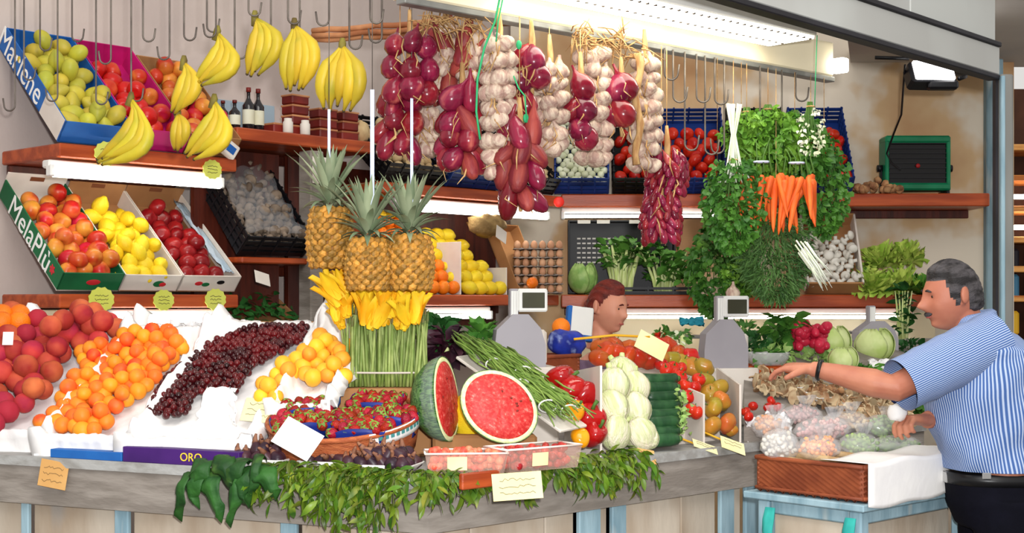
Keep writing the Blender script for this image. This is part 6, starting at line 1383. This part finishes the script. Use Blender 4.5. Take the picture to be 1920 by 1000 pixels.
# ================================================================== herbs and carrots on the right
m_pars = mat('parsley_leaf', (72,120,40), (50,98,34), 9, .5, rnd=.1, c3=(104,148,56)); m_dill = mat('dill_leaf', (74,108,52), (54,88,40), 12, .6); m_light = mat('light_herb_leaf', (110,154,50), (84,132,40), 9, .5)
m_whst = mat('white_stem', (230,232,220), (206,216,186), 10, .5)
def herb(u, v0, v1, w, D, n, m, label, ls=(.018,.034), shape='drop', stem=None, cat='herbs', thin=.8, group='hanging herb bunches'):
    top, bot = P(u, v0, D), P(u, v1, D); H = top.z-bot.z; hw = w/2/F*D
    t = thing('herb_bunch', TRS(top), label, cat, group); b = MB()
    for k in range(n):
        f = random.random()**.8; pr = {'drop': math.sin(math.pi*min(1, .10+f*.86))**.7, 'fan': .35+.65*f, 'ball': math.sin(math.pi*min(1,max(0,f)))**.5}[shape]
        a = U(0, 6.28); r = hw*pr*math.sqrt(U(.25,1)); q = Vector((math.cos(a)*r, math.sin(a)*r*.55, -H*f))
        d = Vector((math.cos(a)*.8+U(-.6,.6), math.sin(a)*.6-.2+U(-.6,.6), U(-1.3,.5))).normalized()
        b.add(leafs(U(*ls), U(*ls)*thin, U(0,.9), U(.1,.8), 3), Matrix.Translation(q) @ d.to_track_quat('Y','Z').to_matrix().to_4x4() @ TRS(rot=(0,U(-1.5,1.5),0)))
    ob('foliage', b.mesh('foliage', m), None, t, kind='stuff')
    for k in range(12):
        x = U(-1,1); ob('stem', M1(tube([Vector((x*.012,0,.02)), Vector((x*hw*.4,0,-H*.3)), Vector((x*hw*.7,U(-.02,.02),-H*.75))], [.0025,.002,.001], 5), 'stem', m_stem), None, t)
    ob('cord', M1(tube([Vector((0,0,0)), P(u, v0, drail(u))*0+Vector(((u-960)/F*drail(u), drail(u), 2.575))-top], .0015, 5), 'cord', m_strw), None, t)
    ob('tie', M1(tube([(.016*math.cos(k*.785), .016*math.sin(k*.785), .0) for k in range(9)], .003, 5), 'tie', m_strw), None, t)
    if stem:
        for k in range(16):
            x = U(-1,1); p1 = P(u+(stem[2])*x, stem[0], D)-top; mid = P(u+stem[3]*x*.4, (stem[0]*.45+v0*.55), D)-top
            ob('root_stem', M1(tube([p1+Vector((0,U(-.02,.02),0)), mid, Vector((x*hw*.25,0,-.02)), Vector((x*hw*.6,-.01,-.09))], [.0035,.0032,.003,.002], 5), 'stem', m_whst), None, t)
    return t
herb(1440, 205, 330, 150, 5.75, 900, m_light, 'light green leafy mass at the top of the hanging herbs', (.025,.045), 'ball')
herb(1400, 210, 300, 90, 5.70, 420, m_light, 'bright herb bunch behind the white stems', (.02,.04), 'ball')
herb(1490, 215, 350, 130, 5.80, 800, m_pars, 'dark herb bunch above the carrots', (.025,.045), 'ball')
herb(1545, 255, 440, 95, 5.85, 900, m_pars, 'parsley bunch with pale leaf edges at the right of the carrots', (.02,.04), 'ball')
herb(1375, 300, 470, 118, 5.45, 1200, m_pars, 'parsley bunch hung by white stems before the shelf', (.02,.036), 'drop', (195, 300, 16, 10))
herb(1345, 420, 592, 118, 6.45, 1200, m_pars, 'large curly parsley bunch hanging lowest beside the scale', (.022,.042), 'ball')
herb(1390, 480, 556, 84, 6.40, 500, m_light, 'bright curly herb tuft above the middle scale', (.018,.03), 'ball')
herb(1455, 400, 562, 135, 5.55, 2400, m_dill, 'feathery dill bunch under the carrots', (.03,.055), 'drop', thin=.16)
herb(1520, 200, 290, 60, 5.60, 120, m_whonion, 'pale flowering sprig at the top right of the herbs', (.012,.022), 'ball')
b = MB(); t = thing('spring_onion_roots', TRS(P(1500, 470, 5.42)), 'pale thin roots poking out of the dill bunch', 'roots')
for k in range(22):
    y = U(-.02,.02); q = Vector((U(-.02,.03), y, U(-.02,.04))); ob('root', M1(tube([q, q+Vector((.04,-.01,-.06)), q+Vector((U(.06,.10),-.01,-U(.11,.15)))], [.0035,.003,.001], 5), 'root', m_whst), None, t)
# carrots: two fans
m_carrot = MATS['carrot_skin']
cfan = M1(tube([(0,0,0),(0,0,-.012),(0,.001,-.06),(.002,0,-.13),(.003,0,-.185),(.003,.001,-.205)], [.008,.0145,.0135,.0105,.006,.0015], 10), 'carrot', m_carrot)
for fi, (u, v, n, a0, a1, lab) in enumerate(((1428, 318, 10, -.10, .40, 'left fan of orange carrots hanging by their tops'), (1494, 320, 12, .05, .58, 'right fan of orange carrots hanging by their tops'))):
    D = 5.48; t = thing('carrot_bunch', TRS(P(u, v, D)), lab, 'carrots', 'hanging carrot bunches')
    for k in range(n):
        f = k/(n-1); a = a0+(a1-a0)*f; x = (f-.5)*.135
        ob('carrot', cfan, TRS((x+U(-.006,.006), -.03*math.sin(k*2.1)-.01, -.01-.03*abs(math.sin(k*1.7))), (U(-.1,.1), -a, U(0,6)), U(.88,1.15)), t)
        if k % 2: ob('leaf_stem', M1(tube([Vector((x,-.01,-.012)), Vector((x*.8,0,.05)), Vector((x*1.3+U(-.03,.03),.01,U(.07,.13)))], [.004,.003,.002], 5), 'stem', m_stem), None, t)
    ob('tie', M1(tube([(.03*math.cos(k*.785), .02*math.sin(k*.785), .03) for k in range(9)], .004, 5), 'tie', m_tape), None, t)
# ================================================================== people
m_skin1 = mat('tanned_skin', (182,120,94), (168,104,82), 7, .5, .06, 90, sss=.08); m_skin2 = mat('fair_skin', (206,142,116), (196,128,106), 7, .5, .05, 90, sss=.08)
m_hairg = mat('grey_black_hair', (30,27,28), (74,70,72), 16, .6, .5, 120, stretch=(1,1,3)); m_hairr = mat('auburn_hair', (120,40,28), (84,26,20), 14, .45, .5, 120, stretch=(1,1,3))
m_shirt = mat('blue_white_striped_cotton', (172,186,212), (62,94,152), rough=.8, attr=('strp', 2*math.pi/0.0064), lo=.22, hi=.55, bump=.12, bsc=30)
m_navy = mat('navy_trousers', (13,13,24), (9,9,18), 6, .9, .2, 40, spec=.1); m_belt = mat('black_leather', (18,18,20), rough=.35); m_buckle = mat('steel_buckle', (190,190,190), rough=.25, metal=.8)
m_eyew = mat('eye_white', (232,226,220), rough=.25); m_iris = mat('dark_iris', (50,34,26), rough=.2); m_lip = mat('lip', (166,82,76), rough=.5); m_shoe = mat('dark_shoe', (40,30,26), rough=.4)
def g(x, c, s): return math.exp(-((x-c)/s)**2)
def head_pt(d, w=1.0, nose=1.0):
    """unit direction (x forward, y side, z up) to a point of the head surface, in units of metres"""
    x, y, z = d
    p = Vector((x*.098, y*.076*w, z*.118))
    jaw = max(0, -z); p.y *= 1-.26*jaw**1.6; p.x += .016*jaw*(1 if x > -.2 else 0)-.012*jaw*(x < 0)
    if x > 0:
        f = x**2
        p.x += nose*.030*g(z, -.16, .15)*g(y, 0, .20)*f+nose*.012*g(z, .06, .20)*g(y, 0, .16)*f      # nose
        p.x += .007*g(z, .27, .10)*g(abs(y), .28, .28)*f                                              # brow
        p.x -= .010*g(z, .10, .10)*g(abs(y), .36, .15)*f                                              # eye sockets
        p.x += .010*g(z, -.50, .07)*g(y, 0, .30)*f-.005*g(z, -.44, .03)*g(y, 0, .3)*f                 # lips
        p.x += .016*g(z, -.80, .14)*g(y, 0, .34)                                                      # chin
        p.x -= .004*g(z, -.64, .06)*g(y, 0, .4)*f
        p += Vector((.005, 0, 0))*g(z, -.18, .2)*g(abs(y), .6, .2)                                    # cheeks
    return p
def head_mesh(w=1.0, nose=1.0, seg=56, rings=44):
    return sph(1.0, seg, rings, lambda q: head_pt(q, w, nose))
def ear(s): return [(sph((.020,.010,.034), 12, 10, lambda q: q*(1+.12*q.z)), TRS((-.012, s*.084, .000), (0,-.2,s*.5))), (sph((.010,.006,.011), 8, 6), TRS((-.004, s*.074, -.024)))]
def fuse(mb, name, m, vox=.005, it=3):
    """one continuous skin grown over overlapping shapes"""
    me = mb.mesh(name, m); o = bpy.data.objects.new(name, me); COL.objects.link(o)
    r = o.modifiers.new('r', 'REMESH'); r.mode = 'VOXEL'; r.voxel_size = vox; r.use_smooth_shade = True
    s = o.modifiers.new('s', 'SMOOTH'); s.factor = .5; s.iterations = it
    dg = bpy.context.evaluated_depsgraph_get(); out = bpy.data.meshes.new_from_object(o.evaluated_get(dg)); bpy.data.objects.remove(o)
    out.name = name; out.polygons.foreach_set('use_smooth', [True]*len(out.polygons)); out.materials.clear(); out.materials.append(m); return out
def hand(mb, wrist, dirv, palm_n, curl, spread=.16, s=1.0, thumb=1):
    """palm, four unequal fingers and a thumb; dirv points to the fingers, palm_n out of the palm"""
    f = Vector(dirv).normalized(); n = Vector(palm_n); n = (n-f*n.dot(f)).normalized(); sd = f.cross(n)*thumb
    w = Vector(wrist)
    mb.add(loft([ell(w-f*.01, .026*s, .020*s, sd, n, 12), ell(w+f*.025*s, .034*s, .019*s, sd, n, 12, 2.6), ell(w+f*.060*s, .042*s, .016*s, sd, n, 12, 3), ell(w+f*.092*s, .041*s, .012*s, sd, n, 12, 3)]))
    for k, (o, L_) in enumerate(((.030, .070), (.010, .079), (-.011, .074), (-.030, .058))):
        p = w+f*(.086*s)+sd*(o*s); d = (f+sd*(o/.03*spread)).normalized(); pts = [p-d*.02*s]; a = 0.0; rr = [.0100*s, .0098*s]
        pts.append(p); cd = d
        for j, fr in enumerate((.46, .30, .24)):
            a += curl*(1.0, 1.2, .8)[j]*(1+.08*k); cd = (d*math.cos(a)+n*math.sin(a)).normalized(); p = p+cd*(L_*fr*s); pts.append(p); rr.append((.0092, .0084, .0068)[j]*s)
        mb.add(tube(pts, rr, 8))
    p = w+f*(.022*s)+sd*(.026*s); d = (f*.75+sd*.75+n*.35).normalized(); d2 = (f*.95+sd*.25+n*.55).normalized()
    mb.add(tube([p-d*.012*s, p+d*.022*s, p+d*.046*s, p+d*.046*s+d2*.030*s], [.015*s, .0135*s, .0115*s, .0085*s], 8))
def hair_mesh(keep, thick, seg=64, rings=48, w=1.0, lump=.004):
    vs = []; fs = []
    for i in range(rings+1):
        a = math.pi*i/rings
        for j in range(seg):
            b = 2*math.pi*j/seg; d = Vector((math.sin(a)*math.cos(b), math.sin(a)*math.sin(b), math.cos(a)))
            k = keep(d); p = head_pt(d, w, 0)
            q = p*(1+max(-.05, min(1, k*6))*thick/.1)+d*lump*math.sin(d.y*23+d.z*15)*min(1, max(0, k*5)); vs.append(q)
    for i in range(rings):
        for j in range(seg):
            q = (i*seg+j, (i+1)*seg+j, (i+1)*seg+(j+1) % seg, i*seg+(j+1) % seg)
            if max(keep_n(vs[t], keep, seg, rings, t) for t in q) > -.02: fs.append(q)
    return vs, fs
def keep_n(v, keep, seg, rings, t):
    a = math.pi*(t//seg)/rings; b = 2*math.pi*(t % seg)/seg
    return keep(Vector((math.sin(a)*math.cos(b), math.sin(a)*math.sin(b), math.cos(a))))
def face_parts(par, M, w, lip=True, iris=True):
    for s in (-1, 1):
        d = Vector((.90, s*.36, .10)).normalized(); p = head_pt(d, w)
        e = ob('eye', M1(sph(.0105, 14, 10), 'eye', m_eyew), M @ TRS(p+Vector((-.0078,0,0))), par)
        ob('iris', M1(sph((.004,.006,.006), 10, 8), 'iris', m_iris), TRS((.0085,0,0)), e)
        b = MB(); b.add(tube([head_pt(Vector((.9, s*(.20+.10*k), .30-.02*abs(k-1))).normalized(), w)+Vector((.002,0,0)) for k in range(4)], [.003,.0045,.004,.002], 6)); ob('eyebrow', b.mesh('brow', m_hairg if w > .98 else m_hairr), M, par)
    ob('lips', M1(tube([head_pt(Vector((.86, y, -.50)).normalized(), w)+Vector((.0005,0,0)) for y in (-.26,-.13,0,.13,.26)], [.002,.004,.0048,.004,.002], 6), 'lips', m_lip), M, par)
# ------------------------------------------------------------------ the customer
man = thing('person', None, 'grey-haired customer in a blue striped shirt reaching over the counter', 'person')
DM = 4.94
HM = Matrix.Translation(P(1784, 556, DM+.01)) @ TRS(rot=(0, 0, math.pi+.12)) @ TRS(rot=(0, .16, 0))    # looks to the left, slightly down
mb = MB(); mb.add(head_mesh(1.02, 1.1), HM)
for s in (-1, 1):
    for sh, m_ in ear(s): mb.add(sh, HM @ m_)
neck = P(1822, 618, DM+.02)
mb.add(tube([HM @ Vector((-.02,0,-.03)), HM @ Vector((-.035,0,-.085)), P(1822, 622, DM+.02), P(1838, 660, DM+.02)], [.062,.060,.064,.08], 16))
# trunk, hips, legs
tors = [(880,1868,92,.155),(840,1862,98,.165),(800,1854,104,.172),(740,1846,108,.182),(690,1842,102,.192),(655,1843,84,.185),(628,1843,56,.12),(612,1834,34,.06)]
def ring(v, u, hw, dy, grow=0.0, seg=40, p=2.4):
    return ell(P(u, v, DM), hw/F*DM+grow, dy+grow, (1,0,0), (0,1,0), seg, p)
mb.add(loft([ring(*t, -.03 if t[0] > 640 else -.012) for t in tors]))
hip = P(1872, 900, DM)
for s in (-1, 1):
    mb.add(tube([hip+Vector((0, s*.07, .06)), hip+Vector((.0, s*.08, -.10)), Vector((hip.x+.0, DM+s*.10, .50)), Vector((hip.x+.03, DM+s*.105, .10)), Vector((hip.x+.03, DM+s*.105, .06))], [.07,.085,.065,.046,.045], 14))
    mb.add(tube([Vector((hip.x+.06, DM+s*.105, .04)), Vector((hip.x-.06, DM+s*.11, .04)), Vector((hip.x-.17, DM+s*.115, .03))], [.036,.040,.026], 10))
# near arm, stretched out to the left
A0, A1, A2, A3 = P(1822, 655, 4.78), P(1678, 728, 4.72), P(1536, 694, 4.80), P(1522, 692, 4.81)
mb.add(tube([A0+Vector((.02,.10,-.02)), A0+Vector((0,.02,-.01)), A0.lerp(A1,.5), A1, A1.lerp(A2,.28), A1.lerp(A2,.7), A2, A3], [.045,.050,.052,.048,.050,.038,.029,.027], 16))
hand(mb, A3, P(1460,688,4.86)-A3, (0,.15,-1), .38, .12, 1.02, 1)
# far arm, bent, fist before the belly
B0, B1, B2 = P(1812, 660, 5.10), P(1800, 775, 5.14), P(1738, 788, 4.90)
mb.add(tube([B0, B0.lerp(B1,.5), B1, B1.lerp(B2,.5), B2], [.045,.048,.046,.040,.031], 14))
hand(mb, B2, P(1690,786,4.84)-B2, (-.2,-.25,-1), .72, .06, 1.12, -1)
ob('body', fuse(mb, 'body', m_skin1, .0048, 2), None, man)
face_parts(man, HM, 1.02)
def keep_m(d):
    x, y, z = d
    k1 = z-(.60 if x > .25 else .60-1.15*(.25-x)) if x > -.35 else z+.55
    if abs(y) > .4: k1 = max(k1, min(.17-abs(x-.08)*(1+2.5*max(0, .2-z)), z+.20), min(z-.05, .34-x) if x > -.4 else -1)
    return k1
ob('hair', M1(hair_mesh(keep_m, .012, w=1.04), 'hair', m_hairg), HM, man)
ob('moustache', M1(tube([head_pt(Vector((.86, y, -.40-.06*abs(y))).normalized(), 1.02)+Vector((.004,0,0)) for y in (-.34,-.18,0,.18,.34)], [.003,.008,.0095,.008,.003], 8), 'moustache', m_hairg), HM, man)
# shirt
def striped(mb, name, vals):
    me = mb.mesh(name, m_shirt); a = me.attributes.new('strp', 'FLOAT', 'POINT'); a.data.foreach_set('value', vals); return me
mb = MB(); vals = []
def add_loft(rings, rad=None):
    vs, fs = loft(rings); fs = fs[:-2]; n = len(rings[0])     # open ends
    for r in rings:
        acc = 0.0
        for j in range(n):
            vals.append(rad*2*math.pi*j/n if rad else 0.115*2*math.pi*j/n*1.05)
    mb.add((vs, fs))
fine = []
for a, b in zip(tors, tors[1:]):
    for i in range(4): fine.append(tuple(x+(y-x)*i/4 for x, y in zip(a, b)))
fine.append(tors[-1]); fine = [(878.0,)+fine[0][1:]]+fine[1:]
def wr(r, k):
    out = []
    for j, p in enumerate(r):
        t = 2*math.pi*j/len(r); w = .006*math.sin(3*t+k*.55)+.004*math.sin(7*t-k*.9); c = sum(r, Vector())/len(r); d = (p-c); d = d.normalized() if d.length else d
        out.append(p+d*w*(1 if k < 22 else .2))
    return out
add_loft([wr(ring(*t, .006, 96), k) for k, t in enumerate(fine)])
def sleeve(a, b, ra, rb, up, n=12, seg=64):
    d = (b-a).normalized(); A = d.cross(Vector(up)).normalized(); B = A.cross(d)
    rs = []
    for i in range(n+1):
        f = i/n; rs.append(ell(a.lerp(b, f), (ra+(rb-ra)*f)*(1+.02*math.sin(i*1.7)), (ra*1.05+(rb*1.12-ra*1.05)*f)*(1+.025*math.sin(i*2.3)), A, B, seg))
    add_loft(rs, rb)
S_end = A0.lerp(A1, .93)
sleeve(A0+(A0-A1).normalized()*.10+Vector((.02,.06,-.01)), S_end, .098, .082, (0,0,1))
sleeve(B0+Vector((.01,-.03,.05)), B0.lerp(B1, .75), .085, .075, (1,0,0))
ob('shirt', striped(mb, 'shirt', vals), None, man)
ob('collar', striped(MB().add(tube([P(1822,607,DM+.02)+Vector((.066*math.cos(t*.3-.2)+.006, .074*math.sin(t*.3-.2), .012+.014*math.cos(t*.3-.2))) for t in range(22)], .017, 8, flat=1.6)), 'collar', [i*.004 for i in range(22*8)]), None, man)
# belt and trousers
rb_ = ring(884, 1868, 94, .16, .008, 48); rb2 = ring(904, 1870, 94, .16, .006, 48)
ob('belt', M1(loft([rb_, rb2]), 'belt', m_belt), None, man)
ob('buckle', M1(box(.012,.05,.04,b=.003), 'buckle', m_buckle, False), TRS(P(1774, 894, DM)+Vector((-.002,0,0))), man)
ob('belt_plate', M1(box(.03,.006,.022,b=.002), 'plate', m_buckle, False), TRS(P(1850, 893, DM-.172)), man)
mb = MB(); hb = ring(896, 1869, 94, .16, .004, 32)
mb.add(loft([hb, ring(940, 1876, 98, .175, 0, 32), ring(985, 1878, 92, .17, -.02, 32)]))
for s in (-1, 1):
    c0 = hip+Vector((.005, s*.082, -.06))
    mb.add(tube([c0, c0+Vector((0,s*.01,-.15)), Vector((hip.x+.0, DM+s*.10, .50)), Vector((hip.x+.03, DM+s*.105, .09))], [.125,.115,.090,.078], 18))
    ob('shoe', M1(tube([Vector((hip.x+.08, DM+s*.105, .045)), Vector((hip.x, DM+s*.108, .050)), Vector((hip.x-.10, DM+s*.112, .042)), Vector((hip.x-.19, DM+s*.116, .034))], [.042,.048,.046,.030], 12), 'shoe', m_shoe), None, man)
ob('trousers', fuse(mb, 'trousers', m_navy, .010, 4), None, man)
wd_ = (A3-A1.lerp(A2,.7)).normalized(); wa = wd_.cross(Vector((0,0,1))).normalized(); wb = wa.cross(wd_)
ob('watch', M1(tube([A2+wa*(.033*math.cos(k*math.pi/10))+wb*(.033*math.sin(k*math.pi/10)) for k in range(21)], .009, 8, flat=.5), 'watch', m_belt), None, man)
ob('paper_bag', M1(sph((.035,.03,.03), 12, 9, lambda q: q*(1+.12*math.sin(7*q.x+5*q.y))), 'bag', m_paper), TRS(P(1682, 774, 4.84)), None, 'small white paper bag held in the customer lower hand', 'paper bag')
# ------------------------------------------------------------------ the seller behind the counter
wom = thing('person', None, 'red-haired seller behind the counter, looking to the right', 'person')
DW = 6.42
HWm = Matrix.Translation(P(1140, 577, DW)) @ TRS(rot=(0, 0, -.72)) @ TRS(rot=(0, .22, 0)) @ Matrix.Scale(.97, 4)
mb = MB(); mb.add(head_mesh(.96, .85), HWm)
for s in (-1, 1):
    for sh, m_ in ear(s): mb.add(sh, HWm @ m_)
nk = P(1128, 622, DW+.03)
mb.add(tube([HWm @ Vector((-.02,0,-.03)), HWm @ Vector((-.03,0,-.09)), nk, nk+Vector((-.005,.01,-.08))], [.052,.050,.050,.07], 14))
c = Vector((nk.x, DW+.04, 0))
wt = [(1.36,.06,.07),(1.33,.10,.15),(1.28,.105,.185),(1.15,.115,.165),(1.0,.105,.14),(.88,.13,.17),(.75,.12,.17)]
mb.add(loft([ell(c+Vector((0,0,z)), b_, a_, (.25,.97,0), (.97,-.25,0), 28) for z, a_, b_ in wt][::-1]))
for s in (-1, 1):
    sh = c+Vector((s*.175,0,1.29)); el = c+Vector((s*.21,-.04,1.02)); wr_ = c+Vector((s*.12,-.24,1.00))
    mb.add(tube([sh, sh.lerp(el,.5), el, el.lerp(wr_,.5), wr_], [.05,.043,.038,.033,.025], 12)); hand(mb, wr_, Vector((-s*.3,-1,-.1)), (0,0,-1), .35, .12, .9, s)
    mb.add(tube([c+Vector((s*.08,0,.80)), c+Vector((s*.085,0,.45)), c+Vector((s*.09,.02,.07))], [.085,.058,.042], 12)); mb.add(tube([c+Vector((s*.09,.05,.035)), c+Vector((s*.095,-.15,.03))], [.034,.028], 10))
ob('body', fuse(mb, 'body', m_skin2, .0055, 2), None, wom)
face_parts(wom, HWm, .96)
def keep_w(d):
    x, y, z = d
    return z-(.66 if x > .35 else .66-1.5*(.35-x)) if x > -.30 else z+.75
ob('hair', M1(hair_mesh(keep_w, .014, w=1.0), 'hair', m_hairr), HWm, wom)
ob('hair_knot', M1(sph((.040,.036,.034), 14, 10, lambda q: q*(1+.06*math.sin(12*q.z+6*q.y))), 'knot', m_hairr), HWm @ TRS((-.098,0,-.012)), wom)
mb = MB(); mb.add(loft([ell(c+Vector((0,0,z)), b_+.012, a_+.012, (.25,.97,0), (.97,-.25,0), 28) for z, a_, b_ in wt[1:]][::-1]))
for s in (-1, 1):
    sh = c+Vector((s*.172,0,1.285)); el = c+Vector((s*.205,-.02,1.06)); mb.add(tube([sh, sh.lerp(el,.5), el], [.064,.058,.054], 14))
ob('blouse', fuse(mb, 'blouse', mat('mauve_blouse', (120,96,120), (104,82,106), 6, .8, .2, 30), .009, 3), None, wom)
mb = MB(); mb.add(loft([ell(c+Vector((0,0,z)), b_, a_, (.25,.97,0), (.97,-.25,0), 28) for z, a_, b_ in ((.93,.135,.17),(.8,.15,.195),(.55,.17,.21),(.42,.18,.22))][::-1]))
ob('skirt', mb.mesh('skirt', m_navy), None, wom)
